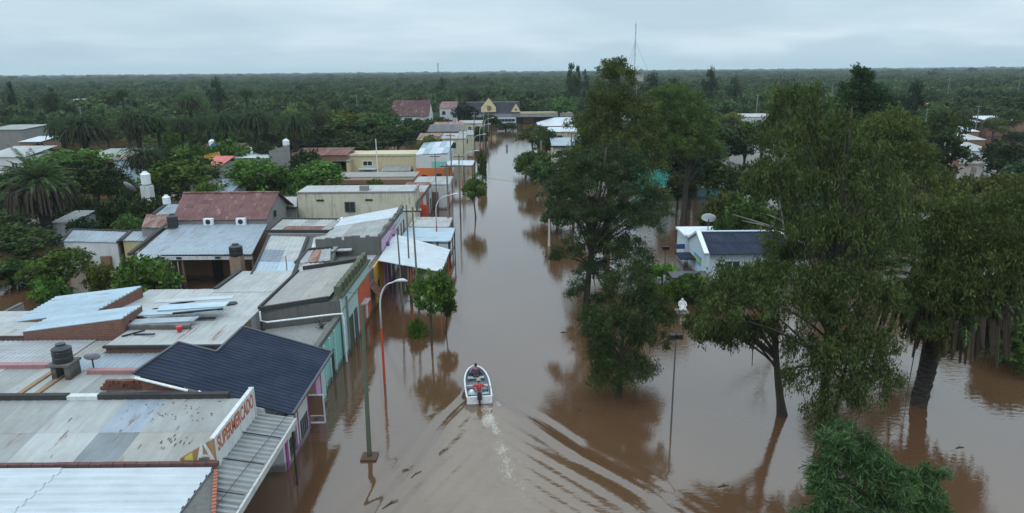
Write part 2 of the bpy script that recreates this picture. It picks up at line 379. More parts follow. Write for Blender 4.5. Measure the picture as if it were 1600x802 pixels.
def water_material():
    m, nt, N, L, b = newmat('muddy_flood_water')
    tc = N.new('ShaderNodeTexCoord')
    def nz(sc, s, det=4.0, r=.55, loc=(0, 0, 0)):
        mp = N.new('ShaderNodeMapping'); mp.inputs['Scale'].default_value = sc; mp.inputs['Location'].default_value = loc; L.new(tc.outputs['Object'], mp.inputs[0])
        n = sl(N, 'TexNoise', Scale=s, Detail=det, Roughness=r); L.new(mp.outputs[0], n.inputs[0]); return n.outputs[0]
    silt_a = N.new('ShaderNodeAttribute'); silt_a.attribute_name = 'silt'
    foam_a = N.new('ShaderNodeAttribute'); foam_a.attribute_name = 'foam'
    big = nz((1, .6, 1), .05, 5)
    c = mixc(N, L, ramp(N, L, big, [(.35, g3(0)), (.65, g3(1))]), (.088, .044, .021), (.112, .060, .032))
    swirl = nz((1, .7, 1), .45, 7, .65)
    sm = sl(N, 'Math', operation='MULTIPLY'); L.new(silt_a.outputs['Fac'], sm.inputs[0]); L.new(ramp(N, L, swirl, [(.3, g3(.35)), (.7, g3(.9))]), sm.inputs[1])
    c = mixc(N, L, sm.outputs[0], c, (.175, .112, .064))
    f1 = mixc(N, L, .45, nz((1.3, .8, 1), 5.5, 10, .8), nz((1, .5, 1), 1.3, 6, .6))
    fm = sl(N, 'Math', operation='MULTIPLY_ADD'); fm.inputs[1].default_value = .30; L.new(foam_a.outputs['Fac'], fm.inputs[0]); L.new(f1, fm.inputs[2])
    fr = ramp(N, L, fm.outputs[0], [(.70, g3(0)), (.86, g3(.62))])
    c = mixc(N, L, fr, c, (.62, .56, .47))
    L.new(c, b.inputs['Base Color'])
    L.new(ramp(N, L, fr, [(0, g3(.012)), (1, g3(.6))]), b.inputs['Roughness'])
    b.inputs['IOR'].default_value = 1.82
    # fine ripples, stronger in wind-ruffled patches (right of the plaza)
    r1 = nz((1, 2.2, 1), 1.5, 3, .5); r2 = nz((1, 1.8, 1), 5.5, 2, .5)
    gust = ramp(N, L, nz((1, 1, 1), .035, 2, .5, (14, 3, 0)), [(.42, g3(.18)), (.62, g3(1))])
    sx = N.new('ShaderNodeSeparateXYZ'); L.new(tc.outputs['Object'], sx.inputs[0])
    rx = sl(N, 'MapRange'); rx.inputs['From Min'].default_value = 2; rx.inputs['From Max'].default_value = 24; rx.inputs['To Min'].default_value = .16; rx.inputs['To Max'].default_value = .75; L.new(sx.outputs[0], rx.inputs[0])
    g2 = sl(N, 'Math', operation='MULTIPLY'); L.new(gust, g2.inputs[0]); L.new(rx.outputs[0], g2.inputs[1])
    g3_ = sl(N, 'Math', operation='MULTIPLY_ADD'); g3_.inputs[1].default_value = .45; L.new(silt_a.outputs['Fac'], g3_.inputs[0]); L.new(g2.outputs[0], g3_.inputs[2])
    b1 = sl(N, 'Bump', Distance=.05); L.new(g3_.outputs[0], b1.inputs['Strength']); L.new(r1, b1.inputs['Height'])
    b2 = sl(N, 'Bump', Distance=.008, Strength=.35); L.new(r2, b2.inputs['Height']); L.new(b1.outputs[0], b2.inputs['Normal'])
    L.new(b2.outputs[0], b.inputs['Normal'])
    return m
WATER = water_material()
xs = lines([(-170, -40, 14), (-40, -14, 14), (-14, 14, 230), (14, 40, 27), (40, 190, 16)])
ys = lines([(3, 12, 6), (12, 50, 300), (50, 90, 40), (90, 330, 30)])
w_ = mesh_grid('flood_water', xs, ys, wake, WATER, {'foam': foam_env, 'silt': silt}); tag(w_, None, None, None, 'structure')

def ground_material():
    m, nt, N, L, b = newmat('wooded_ground')
    v, _ = coords(N, L)
    n1 = sl(N, 'TexNoise', Scale=.02, Detail=9.0, Roughness=.7); L.new(v, n1.inputs[0])
    n2 = sl(N, 'TexNoise', Scale=.35, Detail=6.0, Roughness=.7); L.new(v, n2.inputs[0])
    c = mixc(N, L, n1.outputs[0], (.024, .042, .014), (.070, .105, .030))
    c = mixc(N, L, ramp(N, L, n2.outputs[0], [(.5, g3(0)), (.7, g3(.6))]), c, (.07, .055, .035))
    L.new(c, b.inputs['Base Color']); b.inputs['Roughness'].default_value = 1; b.inputs['Specular IOR Level'].default_value = .1
    return m
def gz(X, Y):
    d = np.maximum(np.abs(X) / 150.0, (Y - 20) / 250.0)
    z = np.where(d < 1, -1.5, np.minimum(1.0, -1.5 + (d - 1) * 14))
    R = np.hypot(X, Y)
    wob = 26 * np.exp(-((np.arctan2(X, Y) - .62) / .22) ** 2) * np.clip((R - 6000) / 5000, 0, 1)   # low rise on the skyline, right
    wob += 18 * np.exp(-((np.arctan2(X, Y) - .30) / .13) ** 2) * np.clip((R - 6000) / 5000, 0, 1)
    return z + wob
g = mesh_grid('ground', np.concatenate([-np.geomspace(30000, 200, 30), np.linspace(-190, 190, 39), np.geomspace(200, 30000, 30)]),
              np.concatenate([[-1400, -800], np.linspace(-200, 300, 51), np.geomspace(320, 30000, 50)]), gz, ground_material()); tag(g, None, None, None, 'structure')
# ------------------------------------------------------------------ buildings
rnd = random.Random(5)
M_WHITE = metal('white_sheet', (.54, .58, .61), 0, .3, .45, .1, 'x', .05)
M_GREY = metal('grey_sheet', (.325, .325, .31), .04, .4, .5, .15)
M_GREYX = metal('grey_sheet_across', (.40, .41, .42), .1, .6, .5, .2, 'x')
M_PALE = metal('pale_sheet', (.42, .42, .41), .03, .4, .5, .1)
M_BLUE = metal('galvanised_sheet', (.33, .38, .43), .03, .35, .38, .3)
M_BLUE2 = metal('new_galvanised_sheet', (.43, .53, .60), .03, .3, .35, .35, 'x')
M_BLUEP = metal('blue_grey_sheet', (.21, .25, .29), .02, .4, .45, .3)
M_GREYB = metal('slate_patch_sheet', (.23, .25, .26), .02, .4, .5, .2)
M_NAVY = metal('navy_sheet', (.016, .024, .048), 0, .2, .6, 0, 'x', .03, bump=0.0)
M_RUST = metal('rusty_sheet', (.34, .22, .18), .45, .6, .7, .1)
M_RUSTD = metal('deep_rust_sheet', (.22, .12, .09), .6, .6, .75, .05)
M_REDT = metal('weathered_red_tile', (.20, .085, .08), .12, .55, .6, .05, 'y', .22, (.33, .25, .23))
M_RED = metal('red_sheet', (.55, .12, .10), 0, .2, .5, .05)
M_DRK = metal('dark_sheet', (.10, .10, .105), .1, .5, .6, .1)
M_TAN = metal('dusty_sheet', (.34, .325, .295), .03, .35, .7, .05)
M_NAVY.node_tree.nodes['Principled BSDF'].inputs['Specular IOR Level'].default_value = .22
P_CREAM = plaster('cream_plaster', (.56, .52, .40), .95, (.06, .055, .045), mould=.35)
P_YEL = plaster('yellow_plaster', (.52, .43, .22), .4)
P_WHITE = plaster('white_plaster', (.58, .59, .58), .55)
P_CYAN = plaster('pale_cyan_plaster', (.42, .58, .56), .4, (.12, .14, .12), mould=.2)
P_AQUA = plaster('aqua_plaster', (.22, .50, .45), .3, mould=.25)
P_TEAL = plaster('turquoise_plaster', (.06, .42, .36), .25, mould=.15)
P_REDO = plaster('red_orange_plaster', (.56, .10, .045), .25, mould=.15)
P_ORA = plaster('orange_plaster', (.60, .17, .05), .25, mould=.2)
P_OCH = plaster('ochre_plaster', (.58, .32, .05), .35, mould=.2)
P_PINK = plaster('violet_pink_plaster', (.55, .36, .50), .35, mould=.25)
P_MAG = plain('magenta_paint', (.33, .06, .25))
P_MOSS = plaster('mossy_parapet', (.10, .11, .065), .6, (.03, .035, .02), mould=.6)
P_BROWN = plaster('brown_plaster', (.23, .13, .08), .5)
P_LBL = plaster('light_blue_plaster', (.42, .53, .60), .4, mould=.3)
PINKB = plaster('faded_pink_ledge', (.36, .19, .19), .5)

def sheet(t, c, pitch, axis, amp, mat, name='roof_sheet', dz=0.0, lap=0.0):
    a, b_, c_, d = [Vector(p) for p in c]
    if axis == 'u': s0, s1, e0, e1 = a, d, b_, c_      # ribs run a->b, profile steps a->d
    else: s0, s1, e0, e1 = a, b_, d, c_
    Ls = ((s1 - s0).length + (e1 - e0).length) / 2; n = max(1, round(Ls / pitch))
    nrm = (b_ - a).cross(d - a).normalized()
    if nrm.z < 0: nrm = -nrm
    ts = []
    for k in range(n):
        for q, h in ((0, 0), (.56, 0), (.68, 1), (.88, 1)): ts.append(((k + q) / n, h * amp))
    ts.append((1, 0))
    mb = MB()
    for tt, h in ts:
        off = nrm * (h + dz)
        mb.v += [tuple(s0.lerp(s1, tt) + off), tuple(e0.lerp(e1, tt) + off)]
    for k in range(len(ts) - 1): mb.f.append((2 * k, 2 * k + 1, 2 * k + 3, 2 * k + 2))
    # turned-down rim so that the sheet has an edge
    i = len(mb.v); mb.v += [tuple(Vector(mb.v[j]) - Vector((0, 0, .05))) for j in (0, 1, 2 * len(ts) - 1, 2 * len(ts) - 2)]
    mb.f += [(0, 1, i + 1, i), (1, 2 * len(ts) - 1, i + 2, i + 1), (2 * len(ts) - 1, 2 * len(ts) - 2, i + 3, i + 2), (2 * len(ts) - 2, 0, i, i + 3)]
    return part(t, name, mb, mat)
def bil(c, u, v):
    a, b_, c_, d = [Vector(p) for p in c]
    return a.lerp(b_, u).lerp(d.lerp(c_, u), v)
def roof(t, c, mat, pitch=.3, axis='v', nu=1, nv=1, amp=.035, us=None, vs=None, gap=.012, pick=None):
    us = us or [i / nu for i in range(nu + 1)]; vs = vs or [i / nv for i in range(nv + 1)]
    for i in range(len(us) - 1):
        for j in range(len(vs) - 1):
            q = [bil(c, us[i], vs[j]), bil(c, us[i + 1], vs[j]), bil(c, us[i + 1], vs[j + 1]), bil(c, us[i], vs[j + 1])]
            k = rnd.uniform(-.004, .004)
            m = pick(i, j) if pick else mat
            sheet(t, q, pitch, axis, amp, m, dz=.03 + (i % 2) * gap + (j % 2) * gap * .6 + k)
def walls(t, pts, mat, z0=-1.4, name='wall', drop=.02):
    mb = MB().poly_prism([(p[0], p[1], p[2] - drop) for p in pts], z0); return part(t, name, mb, mat)
def bldg(name, label, cat, c, mat, group=None, z0=-1.4, drop=.02, inset=0.0):
    c = [Vector(p) for p in c]; ctr = sum(c, Vector()) / len(c)
    t = thing(name, label, cat, (round(ctr.x, 2), round(ctr.y, 2), 0), group)
    pts = [p + (Vector((ctr.x, ctr.y, p.z)) - p).normalized() * inset for p in c]
    walls(t, pts, mat, z0, drop=drop); return t
def rect(x0, x1, y0, y1, zn, zf=None, zr=None, zfr=None):
    zf = zn if zf is None else zf; zr = zn if zr is None else zr; zfr = (zf + zr - zn) if zfr is None else zfr
    return [Vector((x0, y0, zn)), Vector((x1, y0, zr)), Vector((x1, y1, zfr)), Vector((x0, y1, zf))]
def coping(t, p, q, w=.22, h=.16, mat=None, name='coping', lift=.06):
    p = Vector(p) + Vector((0, 0, lift)); q = Vector(q) + Vector((0, 0, lift)); return part(t, name, MB().bar(p, q, w, h), mat or BLACKTAR)
def bx(t, name, a, b, mat, label=None):
    a, b = Vector(a), Vector(b)
    lo = [min(a[i], b[i]) for i in range(3)]; hi = [max(a[i], b[i]) for i in range(3)]
    return part(t, name, MB().box(lo, hi), mat, label=label)
def window_y(t, x0, x1, z0, z1, Y, bars=True, frame=WHITE):
    """window on a wall facing the camera (plane y=Y)"""
    f = part(t, 'window', MB().bar((x0, Y - .03, z0), (x1, Y - .03, z0), .10, .08).bar((x0, Y - .03, z1), (x1, Y - .03, z1), .10, .08)
             .bar((x0, Y - .03, z0), (x0, Y - .03, z1), .08, .10).bar((x1, Y - .03, z0), (x1, Y - .03, z1), .08, .10)
             .bar(((x0 + x1) / 2, Y - .03, z0), ((x0 + x1) / 2, Y - .03, z1), .05, .06), frame)
    pane = MB().box((x0, Y - .02, z0), (x1, Y + .01, z1)); o = part(f, 'pane', MB().box((x0 - t.location.x, Y - .02 - t.location.y, z0), (x1 - t.location.x, Y + .01 - t.location.y, z1)), GLASS, world_=False)
    return f
def window_x(t, y0, y1, z0, z1, X, mat=GLASS, name='window', proud=.05, frame=None):
    f = bx(t, name, (X - .02, y0, z0), (X + proud, y1, z1), mat)
    if frame: part(t, 'frame', MB().bar((X + proud, y0, z0), (X + proud, y0, z1), .1, .06).bar((X + proud, y1, z0), (X + proud, y1, z1), .1, .06).bar((X + proud, y0, z1), (X + proud, y1, z1), .1, .06), frame)
    return f
FX = -12.6
# --- A: white corrugated roof, bottom left
cA = rect(-34, FX - .1, 15, 26.35, 4.0, 4.0)
t = bldg('warehouse', 'warehouse with bright white corrugated roof at the bottom left corner of the view', 'warehouse', cA, CONC)
for x0, x1, k in ((-34, -25.4, 0), (-25.4, -19.0, 1), (-19.0, FX - .02, 0)):
    for y0, y1 in ((15, 17.9), (17.9, 20.8), (20.8, 23.6), (23.6, 26.3)):
        sheet(t, rect(x0 - .1 * k, x1 + (.12 if k else 0), y0, y1 + .04, 4.0), .52, 'u', .085, M_WHITE, dz=.03 + .03 * k)
for k in range(44): # coping of single bricks between the two roofs
    x = -34 + k * .49
    o = bx(t, 'coping_brick', (x, 26.42 + rnd.uniform(-.012, .012), 4.02), (x + .47, 26.62, 4.2 + rnd.uniform(-.01, .012)), plaster('coping_brick', (.12, .055, .05), .6, (.03, .025, .025)))
for k in range(14): bx(t, 'edge_brick', (FX - .06, 15.2 + k * .8, 1.0), (FX + .05, 15.2 + k * .8 + .55, 1.25), BRICKP)
mb = MB(); tp = [(FX - .08, 16.5), (-11.05, 16.5), (-11.15, 22.8), (-12.5, 26.4), (FX - .08, 26.4)]
mb.poly_prism([(a_, b2, 3.93) for a_, b2 in tp], 3.6); part(t, 'concrete_ledge', mb, CONCD)
for k in range(16):
    u_ = k / 16; part(t, 'edge_brick', MB().bar((-11.1 - 1.38 * u_, 22.6 + 3.7 * u_, 3.98), (-11.1 - 1.38 * (u_ + .045), 22.6 + 3.7 * (u_ + .045), 3.98), .16, .12), BRICKP)
# --- C: supermarket
cC = rect(-34, -13.05, 26.7, 31.7, 3.9, 4.55)
t = bldg('supermarket', 'supermarket with patched grey sheet roof and a long painted sign parapet', 'supermarket', cC, CONC)
usC = [0, .12, .24, .36, .48, .585, .665, .72, .81, .905, 1]
def pickC(i, j):
    if i in (5, 6): return M_PALE
    if i == 7: return M_GREYB if j == 0 else M_BLUE
    return M_TAN if j == 0 and i > 7 else M_GREY
roof(t, cC, M_GREY, .55, 'v', us=usC, vs=[0, .47, 1], amp=.012, pick=pickC, gap=.008)
STN = plaster('old_stain', (.09, .065, .055), .5)
spk = [(-15.1 + rnd.gauss(0, .35), 28.2 + rnd.gauss(0, .25), rnd.uniform(.03, .09), rnd.uniform(.1, .35)) for _ in range(16)] + [(rnd.uniform(-18.5, -14.2), rnd.uniform(29.8, 31.5), rnd.uniform(.03, .12), rnd.uniform(.04, .14)) for _ in range(44)] + [(rnd.uniform(-30, -14), rnd.uniform(27.2, 31), .04, rnd.uniform(.2, .6)) for _ in range(14)]
for (x, y, w, d) in spk:
    zz = 3.93 + (y - 26.7) / 5.0 * .65 + .035; m_ = MB(); n_ = 9
    m_.v = [(x + w * .5 * math.cos(6.28 * i / n_) * rnd.uniform(.5, 1.1), y + d * .5 * math.sin(6.28 * i / n_) * rnd.uniform(.5, 1.1), zz + d * .065 * math.sin(6.28 * i / n_)) for i in range(n_)]; m_.f = [tuple(range(n_))]
    part(t, 'stain', m_, STN)
coping(t, (-34, 31.85, 4.62), (-21.9, 31.85, 4.62), .3, .34); coping(t, (-20.4, 31.85, 4.62), (-14.0, 31.85, 4.62), .3, .34)
coping(t, (-21.9, 31.85, 4.58), (-20.4, 31.85, 4.58), .36, .3, P_WHITE, 'white_coping')
bx(t, 'gutter', (-13.35, 26.7, 3.95), (-13.0, 31.7, 4.3), CONCD)
for k in range(26):
    y = rnd.uniform(26.9, 31.5); bx(t, 'debris', (-13.4 + rnd.uniform(0, .22), y, 4.28), (-13.15 + rnd.uniform(0, .12), y + rnd.uniform(.1, .5), 4.34), DARK if k % 2 else M_RUSTD)
def quad_sign(t):
    A = Vector((FX, 26.75, 3.75)); B = Vector((FX, 31.35, 3.75)); hN, hF = 1.45, 1.55
    mb = MB().hexa([A + Vector((-.2, 0, 0)), A, B, B + Vector((-.2, 0, 0))], [A + Vector((-.2, 0, hN)), A + Vector((0, 0, hN)), B + Vector((0, 0, hF)), B + Vector((-.2, 0, hF))])
    s = part(t, 'sign_wall', mb, plaster('sign_board_paint', (.62, .62, .60), .5, (.12, .12, .11), mould=.35))
    TX = plaster('faded_red_lettering', (.50, .13, .06), .4, (.45, .3, .24), mould=.5)
    lay = FX + .004
    def rel(mb): mb.v = [(v[0] - t.location.x, v[1] - t.location.y, v[2]) for v in mb.v]; return mb
    m = MB().poly_prism([(-14.15, 26.72, 4.25), (FX - .01, 26.72, 5.18), (FX - .01, 26.88, 5.18), (-14.15, 26.88, 4.25)], 3.9)
    part(s, 'logo_panel', rel(m), plaster('faded_brown_paint', (.30, .15, .07), .5, (.5, .4, .2), mould=.5), world_=False)
    L3 = 26.714
    m = MB(); m.v = [(-13.95, L3, 4.18), (-13.6, L3, 4.18), (-13.6, L3, 4.55), (-13.95, L3, 4.33)]; m.f = [(0, 1, 2, 3)]
    part(s, 'yellow_patch', rel(m), plaster('faded_yellow_paint', (.55, .48, .1), .5), world_=False)
    m = MB(); m.v = [(-13.42, L3, 4.2), (-13.24, L3, 4.2), (-13.12, L3, 4.62), (-13.12, L3, 4.98), (-12.98, L3, 4.62), (-12.86, L3, 4.2), (-12.66, L3, 4.2), (-13.0, L3, 5.02), (-13.2, L3, 4.95), (-13.22, L3, 4.34), (-12.88, L3, 4.34), (-12.92, L3, 4.45), (-13.18, L3, 4.45)]
    m.f = [(0, 1, 2, 3, 8), (3, 4, 5, 6, 7), (9, 10, 11, 12)]
    part(s, 'letter_mark', rel(m), P_WHITE, world_=False)
    cu = bpy.data.curves.new('txt', 'FONT'); cu.body = 'SUPERMERCADO'; cu.size = 1.0; cu.offset = .03
    to = bpy.data.objects.new('txt', cu); COL.objects.link(to); bpy.context.view_layer.update()
    me = bpy.data.meshes.new_from_object(to); bpy.data.objects.remove(to)
    xs_ = [v.co.x for v in me.vertices]; ys_ = [v.co.y for v in me.vertices]
    x0, x1, y0, y1 = min(xs_), max(xs_), min(ys_), max(ys_)
    for v in me.vertices:
        u = (v.co.x - x0) / (x1 - x0); w = (v.co.y - y0) / (y1 - y0)
        lo = 4.42 - .02 * u; hi = 5.10 + .04 * u
        v.co = (lay + .006 - t.location.x, 26.98 + u * 4.25 - t.location.y, lo + w * (hi - lo))
    me.name = 'lettering'; me.materials.append(TX); o = link('lettering', me, s)
quad_sign(t)
bx(t, 'sign_end_post', (FX - .22, 31.36, 3.75), (FX + .02, 31.46, 5.32), P_WHITE)
# street awning of ribbed sheet
cB = [Vector((FX + .02, 17, 3.72)), Vector((-10.85, 17, 3.42)), Vector((-10.85, 31.7, 3.42)), Vector((FX + .02, 31.7, 3.72))]
ctr = (-11.7, 24.5, 0)
t = thing('street_awning', 'long grey ribbed metal awning over the pavement below the painted sign parapet', 'awning', ctr)
M_AWN = metal('ribbed_awning_sheet', (.33, .34, .34), .02, .5, .45, .2, 'x', .05)
for k in range(8):
    v0, v1 = k / 8, (k + 1) / 8
    sheet(t, [bil(cB, 0, v0), bil(cB, 1, v0), bil(cB, 1, v1), bil(cB, 0, v1)], .37, 'u', .10, M_AWN, 'awning_sheet', dz=.02 + (k % 2) * .012)
part(t, 'gutter', MB().bar((-10.78, 17, 3.36), (-10.78, 31.7, 3.36), .1, .3), plaster('worn_gutter', (.50, .49, .46), .6, (.12, .11, .09)))
for y in (18.5, 20.7, 22.9, 25.0, 27.3, 29.6): part(t, 'tie_rod', MB().bar((FX, y, 3.92), (-10.85, y + .02, 3.60), .035), DARK)
part(t, 'cable', MB().tube([(-11.9, 17, 3.85), (-11.6, 24, 3.75), (-11.2, 31.6, 3.68)], .014, 5), DARK)
for y in (18, 24, 31.4): part(t, 'post', MB().tube([(-10.9, y, -1), (-10.9, y, 3.4)], .05, 8), STEEL)
# --- D: navy roof shop
zD = lambda x: 3.2 + (-11.2 - x) * .34
cD1 = [Vector((-16.5, 32.35, zD(-16.5))), Vector((-11.2, 32.6, 3.2)), Vector((-11.2, 40.8, 3.2)), Vector((-16.5, 40.6, zD(-16.5)))]
cD2 = [Vector((-18.7, 32.1, zD(-18.7))), Vector((-16.5, 32.35, zD(-16.5))), Vector((-16.5, 36.6, zD(-16.5))), Vector((-18.45, 36.4, zD(-18.45)))]
t = thing('navy_roof_shop', 'shop under a dark navy ribbed sheet roof with white and magenta painted front', 'shop', (-15, 36.5, 0))
walls(t, [(-16.5, 32.5, zD(-16.5)), (FX, 32.5, zD(FX)), (FX, 40.7, zD(FX)), (-16.5, 40.5, zD(-16.5))], P_WHITE, drop=.08)
walls(t, [(-18.6, 32.5, zD(-18.6)), (-16.5, 32.5, zD(-16.5)), (-16.5, 36.5, zD(-16.5)), (-18.4, 36.3, zD(-18.4))], BRICK, drop=.08)
roof(t, cD1, M_NAVY, .36, 'u', nu=1, nv=4, amp=.05); roof(t, cD2, M_NAVY, .36, 'u', nu=1, nv=2, amp=.05)
for a, b_ in ((cD1[3], cD1[2]), (cD1[2], cD1[1]), (cD2[3], cD2[2]), (cD2[2], cD1[3]), (cD2[0], cD2[3])):
    part(t, 'edge_trim', MB().bar(a + Vector((0, 0, .07)), b_ + Vector((0, 0, .07)), .14, .10), plain('dark_flashing', (.07, .07, .08), .5, .2))
part(t, 'flashing', MB().bar((-18.6, 32.0, 5.62), (-16.2, 32.25, 4.78), .16, .06), WHITE)
part(t, 'flashing', MB().bar((-15.5, 32.25, 4.62), (-14.2, 32.3, 4.18), .2, .05).bar((-15.7, 32.2, 4.72), (-15.3, 32.25, 4.5), .35, .05), WHITE)
bx(t, 'brick_infill', (-18.6, 32.15, 3.6), (-16.3, 32.48, 4.72), BRICK)
yy = 32.8; FD_ = -11.82
bx(t, 'street_front', (FX - .02, 32.55, -1.3), (FD_ - .03, 40.7, 2.55), P_WHITE)
for w, m in ((.3, P_MAG), (1.3, P_WHITE), (.25, P_MAG), (.2, P_WHITE), (.25, P_MAG), (1.7, P_WHITE), (.35, P_MAG), (1.3, P_BROWN), (.35, P_MAG), (.9, P_PINK), (.25, P_MAG), (.9, P_CYAN)):
    if m is not P_WHITE: bx(t, 'painted_panel', (FD_ - .05, yy, -.6), (FD_ + .03, yy + w, 2.7), m)
    else:
        bx(t, 'sign_panel', (FD_ - .05, yy, -.2), (FD_ + .05, yy + w, 2.7), P_WHITE)
        if w > 1:
            n = 4
            for q in range(n):
                y0 = yy + .16 + q * (w - .25) / n
                part(t, 'letter', MB().box((FD_ + .05, y0, .35), (FD_ + .07, y0 + .09, 1.45)).box((FD_ + .05, y0 + .17, .35), (FD_ + .07, y0 + .26, 1.45)).box((FD_ + .05, y0 + .09, .8), (FD_ + .07, y0 + .17, 1.0)), DARK)
    yy += w
part(t, 'sign_frame', MB().bar((-11.78, 37.2, .35), (-10.95, 37.2, .35), .07).bar((-10.95, 37.2, .35), (-10.95, 37.2, 2.1), .07).bar((-11.78, 37.2, 2.1), (-10.95, 37.2, 2.1), .07).bar((-11.78, 37.2, .8), (-10.95, 37.2, .8), .05), WHITE)
bx(t, 'sign_face', (-11.78, 37.21, .8), (-10.98, 37.25, 2.07), P_BROWN)
# brick pile behind the coping
t = thing('brick_pile', 'small pile of loose orange bricks on the roof beside the brick gable', 'brick pile', (P(196, 606, 4.0).x, P(196, 606, 4.0).y, 4.05))
bme = MB().box((-.19, -.09, 0), (.19, .09, .17)).mesh('brick', BRICKP)
for k in range(30):
    o = link('brick', bme, t); lv = k // 12; o.location = (-.9 + (k % 6) * .36 + lv * .15, -.3 + ((k // 6) % 2) * .4 + rnd.uniform(-.05, .05), lv * .18); o.rotation_euler = (0, rnd.uniform(-.1, .1), rnd.uniform(-.5, .5))
# --- E: low roofs left of the navy roof
cE = rect(-34, -19.2, 32.2, 37.0, 3.85, 3.95)
t = bldg('flat_roof_house', 'low house with faded grey sheet roofs and pink ledges left of the navy roof', 'house', rect(-34, -18.7, 32.1, 41.2, 3.8), CONC)
roof(t, cE, M_GREY, .3, 'v', us=[0, .2, .36, .50, .60, .68, .76, .88, 1], vs=[0, 1], amp=.02, pick=lambda i, j: M_TAN if i in (4,) else (M_PALE if i % 2 else M_GREY))
for x in (-25.8, -24.9): part(t, 'roof_channel', MB().bar((x, 32.3, 3.95), (x + .1, 37, 4.04), .26, .06), plaster('rusty_channel', (.30, .19, .10), .5))
coping(t, (-34, 37.2, 4.0), (-26.2, 37.2, 4.0), .45, .3, PINKB, 'pink_ledge'); coping(t, (-23.6, 36.3, 4.0), (-18.7, 36.3, 4.0), .4, .3, PINKB, 'pink_ledge')
roof(t, rect(-34, -26, 37.4, 41.2, 3.95, 4.0), M_GREYX, .3, 'v', us=[0, .5, 1]); roof(t, rect(-25.2, -18.5, 36.6, 39.0, 3.95, 4.0), M_BLUE, .3, 'v', us=[0, .5, 1])
roof(t, rect(-26, -24.4, 37.2, 41.2, 3.90, 3.95), M_TAN, .3, 'v')
# --- F: brick house with monopitch pale-blue roofs
t = thing('brick_house', 'bare brick house with two stepped pale blue metal roofs behind the water tank', 'house', (-29, 46, 0))
cF1 = [Vector((-30.6, 41.4, 4.55)), Vector((-24.3, 41.4, 5.35)), Vector((-24.3, 43.9, 5.35)), Vector((-30.6, 43.9, 4.55))]
cF2 = [Vector((-33, 43.9, 4.28)), Vector((-27.3, 43.9, 5.02)), Vector((-26.7, 48.6, 5.25)), Vector((-33, 48.6, 4.5))]
walls(t, cF1, BRICK); walls(t, cF2, BRICK)
roof(t, cF1, M_BLUE2, .4, 'u', nu=1, nv=3, amp=.05); roof(t, cF2, M_BLUE2, .4, 'u', nu=1, nv=6, amp=.05)
walls(t, rect(-38, -30.7, 41.6, 46, 4.2), BRICK); roof(t, rect(-38, -30.6, 41.5, 46, 4.25, 4.3), M_PALE, .4, 'u', nv=4)
for y in (42.2, 43.2): bx(t, 'opening', (-24.32, y, 4.75), (-24.26, y + .15, 4.95), DARK)
# --- H: wide pale roof in the middle
t = thing('wide_roof_hall', 'wide single storey hall with pale stained flat sheet roof in the middle of the block', 'hall', (-21, 46, 0))
walls(t, rect(-24.2, -17.3, 39.15, 44, 4.4), BRICK); walls(t, rect(-27.2, -17.3, 44, 50.3, 4.4), CONC); walls(t, rect(-22, -17.3, 50.3, 55.3, 4.4), CONC)
roof(t, rect(-24.25, -17.25, 39.1, 44.3, 4.42, 4.42), M_PALE, .35, 'v', us=[0, .15, .3, .45, .6, .8, 1], vs=[0, 1], amp=.015)
roof(t, rect(-27.2, -22, 44.3, 50.4, 4.42, 4.42), M_PALE, .35, 'v', nu=4, nv=2, amp=.015); roof(t, rect(-22, -17.25, 44.3, 49.5, 4.42, 4.42), M_PALE, .35, 'v', nu=4, amp=.015)
roof(t, rect(-22, -17.4, 49.6, 55.3, 4.42, 4.42), M_PALE, .35, 'v', nu=4, nv=1, amp=.02)
coping(t, (-22.2, 50.3, 4.42), (-22.2, 55.4, 4.42), .3, .2); coping(t, (-24.3, 39.1, 4.36), (-16.8, 39.1, 4.36), .2, .14)
# collapsed lean-to of loose sheets
t = thing('scrap_lean_to', 'low lean-to of loose overlapping galvanised sheets lying on the pale hall roof', 'lean-to', (-22, 44.5, 4.45))
for (a, b_, c_, d, z, m) in (((-24.2, 43.0), (-19.3, 43.6), (-19.2, 44.6), (-24.2, 43.9), .55, M_BLUE2), ((-24.1, 45.0), (-19.1, 45.7), (-19.1, 46.2), (-24.1, 45.4), .75, M_WHITE), ((-24.2, 41.9), (-20.3, 42.3), (-20.2, 43.0), (-24.2, 42.7), .35, M_BLUE), ((-23.2, 43.6), (-19.0, 44.2), (-19.0, 45.0), (-23.4, 44.6), .68, M_BLUE2)):
    sheet(t, [Vector((*a, 4.45 + z)), Vector((*b_, 4.5 + z)), Vector((*c_, 4.55 + z)), Vector((*d, 4.5 + z))], .3, 'u', .03, m, 'loose_sheet')
for (a, b_) in (((-24.1, 42.9, 4.6), (-19.4, 43.5, 4.62)), ((-24.1, 44.8, 4.8), (-19.2, 45.5, 4.85)), ((-22, 43.2, 5.05), (-19.0, 43.9, 5.1)), ((-23.8, 46.4, 4.6), (-22.2, 46.9, 4.7))):
    part(t, 'rafter', MB().bar(a, b_, .14, .12), DARK)
part(t, 'low_wall', MB().box((-24.2, 41.8, 4.42), (-20.3, 41.95, 4.8)), CONC)
# rusty oddments on that roof
o = part(None, 'red_bucket', MB().lathe([(.14, 0), (.19, .32), (.2, .34), (.16, .33), (.12, .06)], 14), plain('red_plastic', (.55, .03, .03), .4), world_=False); o.location = P(281, 518, 4.5)
tag(o, 'small bright red bucket left standing on the pale hall roof', 'bucket')
